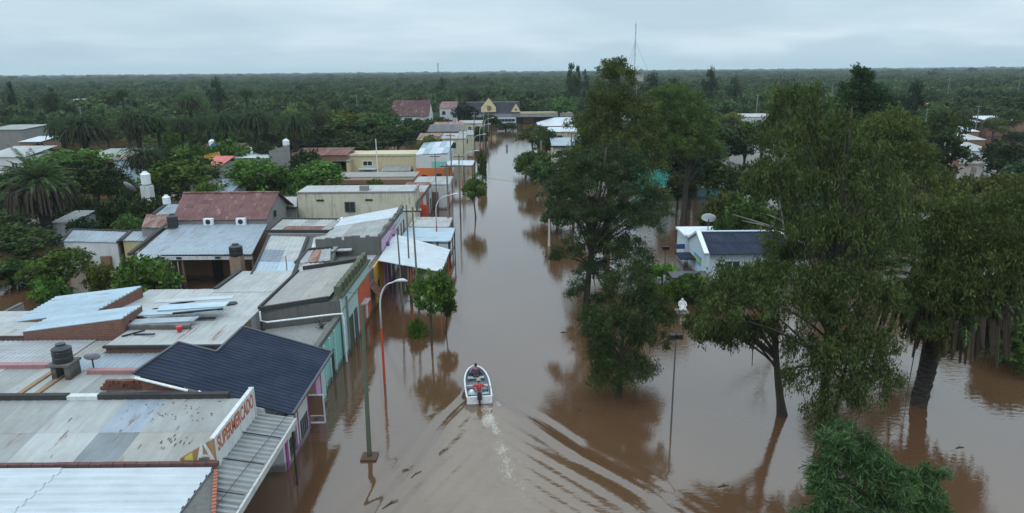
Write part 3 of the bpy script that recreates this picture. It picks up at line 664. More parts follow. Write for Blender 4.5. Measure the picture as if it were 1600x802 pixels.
# --- I: cyan / red house with mossy ornate parapet
t = thing('ornate_parapet_house', 'old house with mossy scalloped parapet and cyan and red street front', 'house', (-14.7, 51.5, 0))
walls(t, [(-17.2, 45.6, 4.5), (-12.15, 47.3, 4.5), (-12.15, 57.0, 4.5), (-17.3, 54.8, 4.5)], CONCD)
cI = [Vector((-17.15, 45.7, 4.5)), Vector((-12.9, 47.4, 4.75)), Vector((-12.9, 56.6, 4.75)), Vector((-17.2, 54.8, 4.5))]
roof(t, cI, M_TAN, .9, 'v', us=[0, .25, .5, .75, 1], amp=.015)
coping(t, (-17.2, 45.55, 4.45), (-12.9, 47.2, 4.65), .22, .28); coping(t, (-17.3, 45.6, 4.5), (-17.35, 55, 4.5), .16, .2)
coping(t, (-17, 55.1, 4.65), (-12.9, 57, 4.8), .25, .3)
bx(t, 'facade_panel', (-12.2, 47.3, -1), (-12.08, 52.5, 4.7), P_CYAN); bx(t, 'facade_panel', (-12.2, 52.5, -1), (-12.06, 57.1, 3.7), P_REDO); bx(t, 'facade_panel', (-12.2, 52.5, 3.7), (-12.08, 57.1, 4.7), P_CYAN)
bx(t, 'cornice', (-12.3, 47.2, 4.7), (-11.9, 57.2, 4.88), P_MOSS); bx(t, 'string_course', (-12.08, 47.3, 3.75), (-12.0, 57.1, 3.85), plaster('mossy_yellow_trim', (.24, .24, .12), .5))
for k in range(9): # scalloped parapet
    y = 47.3 + k * 1.09; mb = MB(); n = 6
    pts = [(y, 4.85)] + [(y + 1.05 * (.5 - .5 * math.cos(math.pi * i / n)), 5.25 + .38 * math.sin(math.pi * i / n)) for i in range(n + 1)] + [(y + 1.05, 4.85)]
    i0 = len(mb.v); q = len(pts)
    mb.v += [(-12.45, a, b_) for a, b_ in pts] + [(-12.12, a, b_) for a, b_ in pts]
    mb.f += [tuple(range(q)), tuple(range(q, 2 * q))[::-1]] + [(j, (j + 1) % q, q + (j + 1) % q, q + j) for j in range(q)]
    part(t, 'parapet_bay', mb, P_MOSS)
    bx(t, 'parapet_pier', (-12.52, y - .1, 4.88), (-12.05, y + .08, 5.55), P_MOSS)
for y0, y1, m in ((49.2, 50.2, plain('olive_door', (.06, .07, .035))), (50.9, 51.7, plain('slate_door', (.07, .09, .11)))):
    window_x(t, y0, y1, -.8, 2.5, -12.08, m, 'door', .04, P_MOSS)
window_x(t, 53.6, 54.3, -.6, 2.0, -12.06, P_BROWN, 'door', .04); bx(t, 'small_canopy', (-12.1, 53.3, 2.1), (-11.6, 54.9, 2.2), M_PALE); window_x(t, 54.9, 55.6, .4, 1.9, -12.06, P_WHITE, 'window', .04)
part(t, 'downpipe', MB().tube([(-11.98, 48.5, -.8), (-11.98, 48.5, 4.4)], .07, 8), CONC)
# J annex with aqua front, white pipe
t = thing('aqua_annex', 'low annex with concrete roof and aqua green front below the mossy parapet house', 'annex', (-14.5, 43.5, 0))
walls(t, [(-16.9, 41.0, 3.1), (-12.3, 41.0, 3.1), (-12.3, 47.1, 3.1), (-16.9, 45.4, 3.1)], CONC)
bx(t, 'facade_panel', (-12.32, 41.0, -1), (-12.22, 47.1, 3.1), P_AQUA); bx(t, 'parapet', (-12.55, 41.0, 3.1), (-12.2, 47.0, 3.45), CONCD)
coping(t, (-17.0, 40.9, 3.1), (-12.3, 40.9, 3.1), .3, .2)
for y in (42.2, 43.6, 45.0): bx(t, 'pilaster', (-12.24, y, -1), (-12.12, y + .18, 3.1), P_CYAN)
window_x(t, 44.0, 44.8, -.5, 1.9, -12.22, DARK, 'door', .02)
part(t, 'dead_plant', MB().tube([(-13.0, 45.5, 3.1), (-13.2, 45.2, 3.8)], .03, 5), DARK)
for k in range(14):
    a = rnd.uniform(0, 6.28); part(t, 'twig', MB().tube([(-13.1, 45.4, 3.15), (-13.1 + .5 * math.cos(a), 45.4 + .5 * math.sin(a), 3.3 + rnd.random() * .5)], [.03, .01], 4), DARK)
o = part(None, 'drain_pipe', MB().tube([(-17.0, 44.9, 4.55), (-17.0, 44.9, 3.9), (-16.6, 45.0, 3.75), (-12.6, 46.6, 3.7), (-11.95, 46.9, 3.65), (-11.9, 46.9, 3.3), (-11.9, 46.9, -.8)], .065, 8), WHITE)
tag(o, 'long white drain pipe running along the wall and down the aqua front', 'pipe')
# orange shop between
t = bldg('ochre_shop', 'low shop with a stained yellow ochre street wall under the white canopy', 'shop', rect(-17.2, -12.15, 57.3, 63.4, 3.6), CONCD)
roof(t, rect(-17, -14.2, 57.5, 60.5, 3.65, 3.7), M_DRK, .4, 'v', nu=2); roof(t, rect(-14.2, -12.6, 57.5, 63.3, 3.4 + .25, 3.6), M_GREYX, .4, 'u', nv=3)
bx(t, 'facade_panel', (-12.2, 59.2, -1), (-12.05, 63.4, 3.6), P_OCH); bx(t, 'facade_panel', (-12.2, 57.3, -1), (-12.07, 59.2, 2.6), P_BROWN)
part(t, 'sloping_awning', MB().hexa([(-12.1, 57.3, 2.3), (-11.3, 57.3, 1.3), (-11.3, 59.2, 1.3), (-12.1, 59.2, 2.3)], [(-12.1, 57.3, 2.36), (-11.3, 57.3, 1.36), (-11.3, 59.2, 1.36), (-12.1, 59.2, 2.36)]), M_RUSTD)
bx(t, 'window', (-12.06, 60.4, .6), (-12.02, 61.3, 2.0), DARK)
# K: violet house with ragged grey wall
t = thing('violet_house', 'house with violet pink street wall and a ragged concrete wall on top', 'house', (-15, 70, 0))
walls(t, [(-18.2, 63.6, 4.6), (-12.1, 63.6, 5.1), (-12.1, 78.2, 5.1), (-18.2, 74.5, 4.6)], CONCD)
mb = MB()
xk = -18.2; hh = 4.9
while xk < -12.15:
    w = rnd.uniform(.25, .7); x1 = min(-12.1, xk + w); hh = 5.0 + (xk + 18.2) * .06 + rnd.uniform(-.16, .3); mb.box((xk, 63.42, 3.2), (x1 - .004, 63.72, hh)); xk = x1
part(t, 'ragged_wall', mb, CONCD)
cK = [Vector((-18.1, 63.8, 4.75)), Vector((-12.5, 63.8, 5.2)), Vector((-12.5, 77.8, 5.4)), Vector((-18.1, 74.5, 4.9))]
roof(t, cK, M_GREY, .35, 'v', us=[0, .34, .67, 1], vs=[0, .6, 1], pick=lambda i, j: M_WHITE if j == 1 else (M_PALE if i == 0 else M_GREY))
xk = 63.7
mb = MB()
while xk < 78: w = rnd.uniform(.4, 1.1); mb.box((-12.45, xk, 5.0), (-12.14, min(78.1, xk + w - .01), 5.55 + rnd.uniform(-.18, .1))); xk += w
part(t, 'parapet', mb, CONCD)
bx(t, 'facade_panel', (-12.15, 63.5, -1), (-12.03, 71.2, 5.0), P_PINK); bx(t, 'facade_panel', (-12.15, 71.2, -1), (-12.04, 78.2, 5.0), P_WHITE)
for y in (65.5, 69.0): window_x(t, y, y + .5, 2.9 + .5, 4.3, -12.03, plain('purple_sign', (.16, .09, .30)), 'hanging_sign', .25)
for y in (72.2, 74.4, 76.3): window_x(t, y, y + .9, 2.6, 4.2, -12.04, DARK if y != 74.4 else P_BROWN, 'window', .03)
for y0, y1, m in ((64.2, 65.2, P_MAG), (65.8, 67.2, DARK), (68, 69.4, DARK), (69.8, 70.8, P_LBL)): window_x(t, y0, y1, -.8, 2.7, -12.03, m, 'door', .03)
part(t, 'fallen_coping', MB().bar((-17.6, 62.9, 4.2), (-14.8, 63.1, 4.25), .4, .15), P_WHITE)
# M: white canopy
t = thing('white_canopy', 'large white sheet canopy projecting from the violet house over the flooded street', 'canopy', (-9, 63, 0))
cM = [Vector((-12.0, 60.9, 3.75)), Vector((-6.1, 58.5, 3.3)), Vector((-6.0, 66.3, 3.3)), Vector((-12.0, 70.0, 4.1))]
roof(t, cM, M_WHITE, .5, 'u', us=[0, .42, 1], nv=4, amp=.03)
for x, y in ((-6.3, 59), (-6.2, 65.8), (-9, 60.2)): part(t, 'post', MB().tube([(x, y, -1), (x, y, 3.4)], .08, 8), P_REDO)
bx(t, 'beam', (-6.35, 58.8, 3.1), (-6.15, 66.1, 3.25), STEEL)
# L: roofs between hall and the veranda house
t = bldg('patched_roof_house', 'house with pale roof carrying one darker blue grey sheet and a small chimney pipe', 'house', [P(393, 431, 4.3), P(458, 432, 4.3), P(481, 371, 4.3), P(421, 369, 4.3)], CONC)
c = [P(393, 431, 4.35), P(458, 432, 4.35), P(481, 371, 4.35), P(421, 369, 4.35)]
roof(t, c, M_PALE, .4, 'v', us=[0, .55, 1], vs=[0, .3, .6, 1], pick=lambda i, j: (M_BLUE2 if j == 0 else (M_BLUEP if (j == 1 and i == 0) else M_PALE)))
for u in (.1, .35, .62, .85): p = bil(c, u, .0); bx(t, 'eave_vent', p + Vector((-.5, -.12, -.3)), p + Vector((.5, -.02, -.1)), DARK)
coping(t, c[1], c[2], .25, .2); coping(t, c[0], c[3], .2, .15); p = bil(c, .8, .12); part(t, 'vent_pipe', MB().tube([p, p + Vector((0, 0, 1.2))], .05, 6), CONC)
t = bldg('rust_patch_house', 'low building with grey sheet roof, a rusty strip and black tarred edges', 'house', [P(419, 365, 4.6), P(522, 365, 4.6), P(545, 344, 4.6), P(440, 343, 4.6)], CONC)
c = [P(417, 362, 4.7), P(518, 362, 4.7), P(545, 344, 4.7), P(440, 343, 4.7)]
roof(t, c, M_GREY, .4, 'v', us=[0, .2, .4, .6, .8, 1], vs=[0, .4, 1], pick=lambda i, j: M_RUSTD if (j == 0 and i in (1, 2, 3)) else (M_PALE if i % 2 else M_GREY))
for i in range(4): coping(t, c[i], c[(i + 1) % 4], .3, .22)
t = bldg('torn_roof_shed', 'shed with torn silver foil patch and dark sagging sheets beside the ragged wall', 'shed', [P(452, 432, 4.2), P(516, 424, 4.3), P(530, 368, 4.3), P(483, 372, 4.2)], CONCD)
roof(t, [P(486, 392, 4.3), P(520, 394, 4.4), P(560, 358, 4.6), P(490, 372, 4.3)], M_WHITE, .4, 'v', nu=2, nv=2, pick=lambda i, j: M_WHITE if i == j else M_PALE)
roof(t, [P(460, 413, 4.3), P(516, 408, 4.5), P(517, 389, 4.6), P(476, 393, 4.4)], M_DRK, .4, 'v', nu=3, pick=lambda i, j: M_GREYX if i != 1 else M_RUST)
roof(t, [P(450, 432, 4.25), P(512, 422, 4.3), P(520, 411, 4.35), P(462, 413, 4.3)], M_PALE, .4, 'v', nu=2)
coping(t, P(484, 391, 4.45), P(520, 388, 4.5), .3, .25); coping(t, P(462, 412, 4.4), P(482, 391, 4.4), .25, .2)
for k in range(12): p = P(rnd.uniform(522, 548), rnd.uniform(342, 358), 4.85); bx(t, 'foil_scrap', p, p + Vector((rnd.uniform(.2, .6), rnd.uniform(.6, 1.6), .04)), WHITE)
# --- N: veranda house
t = thing('veranda_house', 'house with wide light blue corrugated roof and open veranda facing the flooded yard', 'house', (-31, 70, 0))
walls(t, rect(-37.4, -26.6, 68.5, 74.8, 3.6, 4.1), P_BROWN)
cN = [Vector((-35.8, 65.0, 3.4)), Vector((-24.6, 64.5, 3.5)), Vector((-26.5, 74.8, 4.25)), Vector((-36.9, 74.8, 4.25))]
roof(t, cN, M_BLUE, .3, 'v', us=[0, .11, .22, .33, .44, .55, .66, .77, .88, 1], vs=[0, .48, 1], amp=.03, gap=.01)
roof(t, [Vector((-35.6, 61.5, 3.0)), Vector((-34.6, 62.5, 3.05)), Vector((-33.3, 65, 3.4)), Vector((-35.8, 65, 3.4))], M_BLUE, .3, 'v')
coping(t, (-36.4, 64.9, 3.45), (-37.3, 74.8, 4.3), .35, .25)
bx(t, 'fascia', (-35.6, 64.75, 2.95), (-24.7, 64.9, 3.3), P_WHITE)
for x in (-33.5, -31.9, -28.2): bx(t, 'fascia_mark', (x, 64.7, 3.05), (x + .5, 64.76, 3.25), DARK)
for x in (-33.8, -33.2, -32.6, -32.0): bx(t, 'gate_bar', (x, 65.0, 0), (x + .06, 65.06, 3), WHITE)
for x in (-31.6, -24.9): bx(t, 'post', (x, 65.0, -1), (x + .18, 65.2, 3.1), P_BROWN)
bx(t, 'door', (-30.2, 68.42, -1), (-29.2, 68.49, 2.2), DARK); window_y(t, -28.3, -27.4, 1.4, 2.4, 68.5)
bx(t, 'yard_wall', (-36, 62.2, -1), (-25.5, 62.4, .5), P_YEL)
p = Vector((-25.3, 62.5, 0)); bx(t, 'tank_pier', p + Vector((-.5, -.4, -1)), p + Vector((.5, .6, 3.9)), plaster('stained_pier', (.28, .19, .14), .7, (.05, .04, .03)))
# AC units at the back
acm = MB().box((-.5, -.2, 0), (.5, .2, .75)).mesh('case', WHITE); fan = MB().tube([(0, -.215, .38), (0, -.205, .38)], .27, 16).mesh('fan', DARK)
for k, (x, lab) in enumerate(((-32.7, 'left one of two white air conditioner units between the red and blue roofs'), (-29.2, 'right one of two white air conditioner units between the red and blue roofs'))):
    t = thing('air_conditioner', lab, 'air conditioner', (x, 74.5, 4.25), 'air conditioners'); link('case', acm, t); link('fan', fan, t)
# --- O: red tile roof house
t = thing('red_tile_house', 'house with big weathered red tile roof behind the light blue roof', 'house', (-32, 78, 0))
cO = [Vector((-36.9, 74.9, 4.7)), Vector((-26.6, 74.9, 4.7)), Vector((-26.3, 79.0, 7.0)), Vector((-37.2, 79.2, 7.0))]
cO2 = [Vector((-36.9, 83.4, 4.7)), Vector((-26.0, 83.2, 4.7)), Vector((-26.3, 79.0, 7.0)), Vector((-37.2, 79.2, 7.0))]
walls(t, [(-36.7, 75.0, 4.65), (-26.7, 75.0, 4.65), (-26.6, 79.05, 6.9), (-26.6, 83.1, 4.65), (-36.7, 83.1, 4.65), (-36.9, 79.1, 6.9)], CONC)
roof(t, cO, M_REDT, .27, 'v', nu=12, nv=7, amp=.05, gap=.02); roof(t, cO2, M_REDT, .5, 'v', nu=2, nv=1)
part(t, 'ridge', MB().bar((-37.2, 79.1, 7.08), (-26.3, 79.0, 7.08), .3, .1), M_RUST)
bx(t, 'window', (-26.6, 77.5, 4.5), (-26.5, 78.1, 5.2), DARK)
# rusty & blue small roofs left of it
t = bldg('rusty_roof_shed', 'shed with streaky rusty corrugated roof left of the red tile roof', 'shed', [P(221, 356, 4.2), P(268, 357, 4.2), P(284, 338, 4.4), P(232, 336, 4.4)], CONC)
roof(t, [P(221, 356, 4.25), P(272, 357, 4.25), P(286, 336, 4.5), P(229, 335, 4.5)], M_RUST, .3, 'v', nu=7, amp=.04)
t = bldg('blue_roof_shed', 'shed with pale blue roof and black edges behind the streaky rusty roof', 'shed', [P(240, 337, 4.4), P(285, 337, 4.4), P(290, 319, 4.4), P(262, 319, 4.4)], CONC)
c = [P(240, 336, 4.5), P(285, 336, 4.5), P(290, 319, 4.5), P(262, 319, 4.5)]; roof(t, c, M_BLUE, .4, 'v', nu=4); coping(t, c[0], c[3], .35, .3); coping(t, c[3], c[2], .35, .3)
# --- P white/yellow yard house
def low_house(name, label, pix, z, wallm, roofm, edges=(0, 1, 2, 3), nu=4, pitch=.4, **k):
    c = [P(x, y, z) for x, y in pix]; t = bldg(name, label, 'house', c, wallm, inset=.15); c = [p + Vector((0, 0, .03)) for p in c]
    roof(t, c, roofm, pitch, 'v', nu=nu, **k)
    for e in edges: coping(t, c[e], c[(e + 1) % 4], .28, .22)
    return t, c
t, c = low_house('white_yard_house', 'white house with brown door and air conditioner beside the flooded yard', [(97, 378), (184, 380), (203, 363), (112, 360)], 3.1, P_WHITE, M_BLUE, (1, 2, 3), 5)
Yf = c[1].y - .05; xr = c[1].x
bx(t, 'door', (xr - 2.0, Yf - .12, -.6), (xr - 1.0, Yf + .2, 1.7), P_BROWN); bx(t, 'wall_unit', (xr - 4.4, Yf - .5, 1.2), (xr - 3.4, Yf, 1.9), WHITE)
window_y(t, xr - 7.5, xr - 6.4, .4, 1.5, (c[0].y + c[1].y) / 2 - .2)
t, c = low_house('yellow_yard_house', 'small yellow house with pale roof between the white house and the veranda house', [(190, 377), (240, 378), (258, 362), (206, 362)], 3.2, P_YEL, M_BLUE, (1, 2, 3), 4)
Yf = c[1].y - .05; window_y(t, c[1].x - 2.2, c[1].x - 1.2, .8, 2.0, c[1].y - .12, frame=DARK)
# --- Q cream two storey block
t = thing('cream_block', 'tall cream plastered block with black streaks and a single barred window', 'building', (-19, 86.5, 0))
walls(t, rect(-25.9, -11.75, 84.2, 88.9, 6.0), P_CREAM)
roof(t, rect(-26, -11.7, 84.6, 89, 6.05, 6.15), M_PALE, .5, 'u', nu=5, nv=1)
coping(t, (-26, 84.3, 6.0), (-11.7, 84.3, 6.0), .3, .2, CONC); coping(t, (-11.8, 84.2, 6.0), (-11.8, 89, 6.1), .3, .22, CONC)
window_y(t, -20.2, -19.0, 3.7, 4.9, 84.2, frame=CONCD)
for x in (-23.6, -17.7): bx(t, 'vent', (x, 84.12, 5.05), (x + .9, 84.19, 5.25), DARK)
for y in (85, 86.4, 87.8): bx(t, 'window', (-11.76, y, 3.4), (-11.7, y + .5, 4.6), DARK)
bx(t, 'roof_tank_base', (-18.5, 85, 6.1), (-17.5, 86, 6.7), CONC)
t, c = low_house('grey_gable_shed', 'pale roofed shed wedged between the red tile house and the cream block', [(446, 326), (464, 326), (464, 308), (440, 308)], 4.6, CONC, M_PALE, (0, 2), 2)
# steel framed canopies
def frame_canopy(label, x0, x1, y0, y1, z, m, legs=STEEL):
    t = thing('steel_canopy', label, 'canopy', ((x0 + x1) / 2, (y0 + y1) / 2, 0), 'street canopies')
    roof(t, rect(x0, x1, y0, y1, z, z, z - .1), m, .35, 'u', nu=2, nv=3)
    for x in (x0 + .1, x1 - .1):
        for y in (y0 + .1, y1 - .1): part(t, 'post', MB().bar((x, y, -1), (x, y, z), .12), legs)
    part(t, 'rail', MB().bar((x1 - .1, y0, 1.0), (x1 - .1, y1, 1.0), .08).bar((x0, y0, z - .15), (x1, y0, z - .25), .12).bar((x1, y0, z - .15), (x1, y1, z - .15), .12), legs)
    return t
frame_canopy('steel framed canopy with torn pale sheets and dark railings beside the cream block', -11.8, -6.4, 71.5, 78, 3.0, M_BLUE2)
frame_canopy('second steel framed canopy directly behind the torn sheet canopy', -11.8, -7.2, 79, 84.5, 2.9, M_PALE)
frame_canopy('white sheet canopy on dark posts in front of the orange painted house', -12, -7.0, 128, 135, 3.7, M_WHITE)
# shops right after the cream block
t = bldg('stepped_shop_row', 'row of narrow shops with a dark stepped gable just past the cream block', 'shops', rect(-15.5, -11.9, 90, 104, 4.0), P_BROWN)
roof(t, rect(-15.5, -11.9, 90, 104, 4.1, 4.2), M_GREYX, .4, 'u', nv=5, pick=lambda i, j: (M_DRK, M_RUST, M_GREY, M_PALE, M_RUST)[j])
for k, m in enumerate((P_REDO, P_WHITE, P_BROWN, P_LBL)): bx(t, 'facade_panel', (-11.95, 90.2 + k * 3.4, -1), (-11.85, 93.2 + k * 3.4, 3.6), m); bx(t, 'door', (-11.86, 91 + k * 3.4, -1), (-11.8, 92.2 + k * 3.4, 2.2), DARK)
bx(t, 'hanging_banner', (-11.8, 91.2, .8), (-10.9, 91.3, 3.2), P_REDO)
t = bldg('arched_canopy_shop', 'grey shop with curved light canopy beside the bright green street tree', 'shop', rect(-14.8, -9.6, 105, 112, 3.6), P_WHITE)
roof(t, rect(-14.9, -9.3, 105, 112, 3.7, 3.9), M_PALE, .4, 'u', nv=3); bx(t, 'shopfront', (-14.0, 104.9, -1), (-11.0, 104.98, 2.6), P_BROWN); bx(t, 'door', (-9.62, 106, -1), (-9.55, 108, 2.3), P_REDO)
t = bldg('long_shed', 'long dark shed with thin light roof edge before the cream house', 'shed', [P(536, 300, 1.5).xy.to_3d() + Vector((0, 0, 3.6)), Vector((-14.9, 108, 3.6)), Vector((-14.9, 114, 4.0)), Vector((-27.5, 114, 4.0))], P_BROWN) if False else bldg('long_shed', 'long dark shed with thin light roof edge before the cream house', 'shed', rect(-28.5, -15.2, 108, 114, 4.1), P_BROWN)
roof(t, rect(-28.7, -15, 110.2, 115, 4.2, 4.3), M_TAN, .5, 'u', nu=5, nv=1); roof(t, rect(-28.7, -15, 107.9, 110.2, 3.4, 4.15), M_DRK, .5, 'v', nu=5, nv=1)
# --- R cream & orange house
t = thing('cream_orange_house', 'long cream house with orange painted corner and pale awnings', 'house', (-22, 140, 0))
walls(t, rect(-31.8, -18.0, 136, 145, 4.7), P_YEL if False else plaster('warm_cream_plaster', (.56, .47, .29), .4), name='wall'); walls(t, rect(-18.0, -11.8, 133.5, 145, 5.0), P_WHITE)
roof(t, rect(-31.8, -18, 136.5, 145, 4.5, 4.5), M_DRK, .6, 'v', nu=4); roof(t, [Vector((-18, 133.6, 5.0)), Vector((-11.9, 133.6, 5.2)), Vector((-11.9, 147, 6.2)), Vector((-18, 147, 6.0))], M_BLUE2, .5, 'v', nu=5, nv=2, pick=lambda i, j: (M_WHITE, M_BLUE, M_BLUE2)[(i + j) % 3])
coping(t, (-31.8, 136, 4.7), (-18, 136, 4.7), .35, .35, P_CREAM)
bx(t, 'orange_panel', (-18.02, 133.4, -1), (-11.75, 133.49, 2.5), P_ORA); bx(t, 'mint_panel', (-15, 133.42, 2.5), (-11.75, 133.48, 3.7), P_AQUA); bx(t, 'orange_panel', (-11.8, 133.5, -1), (-11.7, 140, 2.5), P_ORA)
for x in (-28.5, -20.5): bx(t, 'door', (x, 135.9, -1), (x + 1.5, 135.99, 1.9), DARK)
bx(t, 'blue_awning', (-29.4, 134.9, 2.0), (-26.0, 135.98, 2.2), P_LBL); window_y(t, -28.6, -26.8, 2.7, 3.6, 135.99)
sheet(t, [Vector((-24.8, 134.2, 1.9)), Vector((-19.2, 134.2, 1.9)), Vector((-19.2, 135.9, 2.7)), Vector((-24.8, 135.9, 2.7))], .4, 'v', .04, M_GREY, 'awning_sheet')
window_x(t, 136, 138, -.6, 1.8, -11.7, DARK); bx(t, 'window', (-14.4, 133.36, -.5), (-13.2, 133.4, 1.4), DARK); bx(t, 'window', (-17, 133.36, .2), (-16, 133.4, 1.2), DARK)
# generic distant houses from an outline of roof edge and wall
def far_house(name, label, px0, px1, pytop, Y, dep, wallm, roofm, rise=.8, cat='house', hip=False, win=2, over=.2, base=-1.2, group=None, nu=3):
    a = PY(px0, pytop, Y); b_ = PY(px1, pytop, Y); zt = (a.z + b_.z) / 2
    t = thing(name, label, cat, (round((a.x + b_.x) / 2, 2), Y + dep / 2, 0), group)
    walls(t, rect(a.x, b_.x, Y, Y + dep, zt), wallm, base)
    x0, x1 = a.x - over, b_.x + over
    if hip:
        ym = Y + dep / 2; i = min(dep / 2, (x1 - x0) / 3)
        roof(t, [Vector((x0, Y - over, zt)), Vector((x1, Y - over, zt)), Vector((x1 - i, ym, zt + rise)), Vector((x0 + i, ym, zt + rise))], roofm, .6, 'v', nu=nu)
        roof(t, [Vector((x1, Y - over, zt)), Vector((x1, Y + dep, zt)), Vector((x1 - i, ym, zt + rise)), Vector((x1 - i - .01, ym - .01, zt + rise))], roofm, .6, 'v')
        roof(t, [Vector((x0, Y + dep, zt)), Vector((x0, Y - over, zt)), Vector((x0 + i, ym - .01, zt + rise)), Vector((x0 + i, ym, zt + rise))], roofm, .6, 'v')
    else: roof(t, [Vector((x0, Y - over, zt)), Vector((x1, Y - over, zt)), Vector((x1, Y + dep, zt + rise)), Vector((x0, Y + dep, zt + rise))], roofm, .6, 'v', nu=nu)
    for k in range(win):
        xc = a.x + (b_.x - a.x) * (k + .5) / win; w = min(1.1, (b_.x - a.x) / win * .5)
        window_y(t, xc - w / 2, xc + w / 2, zt - 2.0, zt - .9, Y, frame=WHITE if k % 2 else DARK)
    return t
# row along the street, far
far_house('stone_gate_house', 'house with low dark roof and small white dormer far up the street', 668, 716, 206, 185, 9, P_BROWN, M_DRK, 1.2)
far_house('pale_flat_house', 'pale low house with a flat tin roof just left of the far street lamps', 676, 722, 197, 205, 8, P_CREAM, M_RUST, .6)
far_house('white_corner_shop', 'white walled corner shop with cream side at the far end of the lamp row', 716, 752, 193, 215, 9, P_CREAM, M_GREY, .3, win=3)
far_house('brown_tin_house', 'brown house with patchwork tin roof in the row behind the cream and orange house', 652, 700, 219, 165, 7, P_BROWN, M_RUST, 1.0)
far_house('tin_roof_store', 'store with pale tin strip roof behind the orange painted corner', 690, 726, 217, 158, 8, P_CREAM, M_GREY, .5, win=1)
far_house('beige_garage', 'beige garage with dark opening facing the street past the white canopy', 716, 738, 211, 172, 8, P_CREAM, M_GREY, .4, win=1)
# old red-brown barn
t = thing('red_barn', 'old barn with rusty red roof and pale patches above the trees left of the station', 'barn', (-40, 232, 0))
a = PY(612, 182, 228); b_ = PY(669, 182, 228); zt = a.z; rz_ = PY(640, 157, 235).z
walls(t, [(a.x, 228, zt), (b_.x, 228, zt), (b_.x, 235, rz_), (b_.x, 242, zt), (a.x, 242, zt), (a.x, 235, rz_)], P_WHITE)
roof(t, [Vector((a.x - .4, 227.6, zt)), Vector((b_.x + .4, 227.6, zt)), Vector((b_.x + .4, 235, rz_ + .05)), Vector((a.x - .4, 235, rz_ + .05))], metal('barn_red', (.10, .042, .04), .12, .5, .8, 0, 'y', .2, (.32, .26, .24)), .6, 'v', nu=9, nv=2)
bx(t, 'door', (a.x + 4, 227.9, -.5), (a.x + 6.5, 227.98, zt - .6), DARK); bx(t, 'white_panel', (a.x + 7, 227.85, .5), (a.x + 8.4, 227.93, zt - .6), WHITE)
far_house('red_roof_cottage', 'cottage with faded red roof half hidden behind the dark tree', 687, 712, 170, 245, 9, P_WHITE, M_REDT, 2.0)
# --- station
t = thing('station', 'long station building with cream gables and dark slate roof closing the street', 'station', (-2, 292, 0))
YS = 285; DS = metal('slate_roof', (.018, .018, .026), 0, .3, .85, 0, 'y', .1); SC_ = plaster('station_cream', (.62, .50, .28), .3)
def sx_(px, py=180, Y=YS): return PY(px, py, Y)
xa = sx_(688).x; xe = sx_(895).x; z1 = sx_(780, 176).z; zr = PY(780, 160, YS + 6).z
walls(t, rect(xa, xe, YS, YS + 12, z1 - .6), P_BROWN)
x812 = sx_(812).x
roof(t, [Vector((xa, YS - .5, z1 - .3)), Vector((x812, YS - .5, z1 - .3)), Vector((x812, YS + 6, zr)), Vector((xa, YS + 6, zr))], DS, .8, 'v', nu=6)
part(t, 'ridge', MB().bar((xa, YS + 6, zr + .12), (x812, YS + 6, zr + .12), .35, .35), CONC)
for px0, pxm, px1, pe, pt, ptop in ((752, 763.5, 775, 175, 168, 153), (799, 806, 813, 175, 174, 162)):
    l, r, m_ = sx_(px0), sx_(px1), sx_(pxm, ptop); ze = sx_(pxm, pt).z; zb = sx_(pxm, pe).z
    mb = MB(); pts = [(l.x, zb), (r.x, zb), (r.x, ze), (m_.x, m_.z), (l.x, ze)]; q = 5
    mb.v = [(a_, YS - 1.2, b2) for a_, b2 in pts] + [(a_, YS - .5, b2) for a_, b2 in pts]; mb.f = [tuple(range(5)), tuple(range(5, 10))[::-1]] + [(j, (j + 1) % 5, 5 + (j + 1) % 5, 5 + j) for j in range(5)]
    part(t, 'gable', mb, SC_)
    if px0 < 760: part(t, 'clock', MB().tube([(m_.x + .2, YS - 1.3, ze - .3), (m_.x + .2, YS - 1.21, ze - .3)], .95, 16), P_BROWN)
    else: part(t, 'vent', MB().tube([(m_.x, YS - 1.3, ze + .7), (m_.x, YS - 1.21, ze + .7)], .4, 10), DARK)
for k in range(7):
    x = xa + 3 + k * 6.8; bx(t, 'arch_opening', (x, YS - .1, -.5), (x + 2.6, YS - .02, z1 - 1.6), DARK)
roof(t, [Vector((xa, YS - 4, z1 - 1.6)), Vector((xe, YS - 4, z1 - 1.6)), Vector((xe, YS - .55, z1 - .55)), Vector((xa, YS - .55, z1 - .55))], M_DRK, .8, 'v', nu=9)
bx(t, 'parapet', (x812, YS - .4, z1 - .6), (xe, YS + .4, z1 + .15), SC_); roof(t, rect(x812, xe, YS + .4, YS + 11, z1 - .3), M_RUST, .8, 'v', nu=6)
for k in range(9): x = xa + 2 + k * 5.8; bx(t, 'veranda_post', (x, YS - 3.9, -1), (x + .25, YS - 3.65, z1 - 1.6), DARK)
# bus parked at the end of the street
t = thing('coach', 'white and grey coach standing in floodwater in front of the station', 'coach', (-1, 262, 0))
a, b_ = PY(777, 190, 262), PY(808, 190, 262); zt = PY(790, 184.5, 262).z
part(t, 'body', MB().hexa([(a.x, 262, -.4), (b_.x, 262, -.4), (b_.x, 264.5, -.4), (a.x, 264.5, -.4)], [(a.x + .1, 262.1, zt), (b_.x - .5, 262.1, zt), (b_.x - .5, 264.4, zt), (a.x + .1, 264.4, zt)]), plain('coach_paint', (.45, .50, .55), .3))
for k in range(5): bx(t, 'window', (a.x + .3 + k * 1.25, 261.96, zt - 1.25), (a.x + 1.45 + k * 1.25, 262.06, zt - .35), GLASS)
bx(t, 'windscreen', (b_.x - .3, 262.3, zt - 1.3), (b_.x - .08, 264.2, zt - .3), GLASS)
for x in (a.x + 1.2, b_.x - 1.4): part(t, 'wheel', MB().tube([(x, 261.95, .1), (x, 262.2, .1)], .5, 14), DARK)
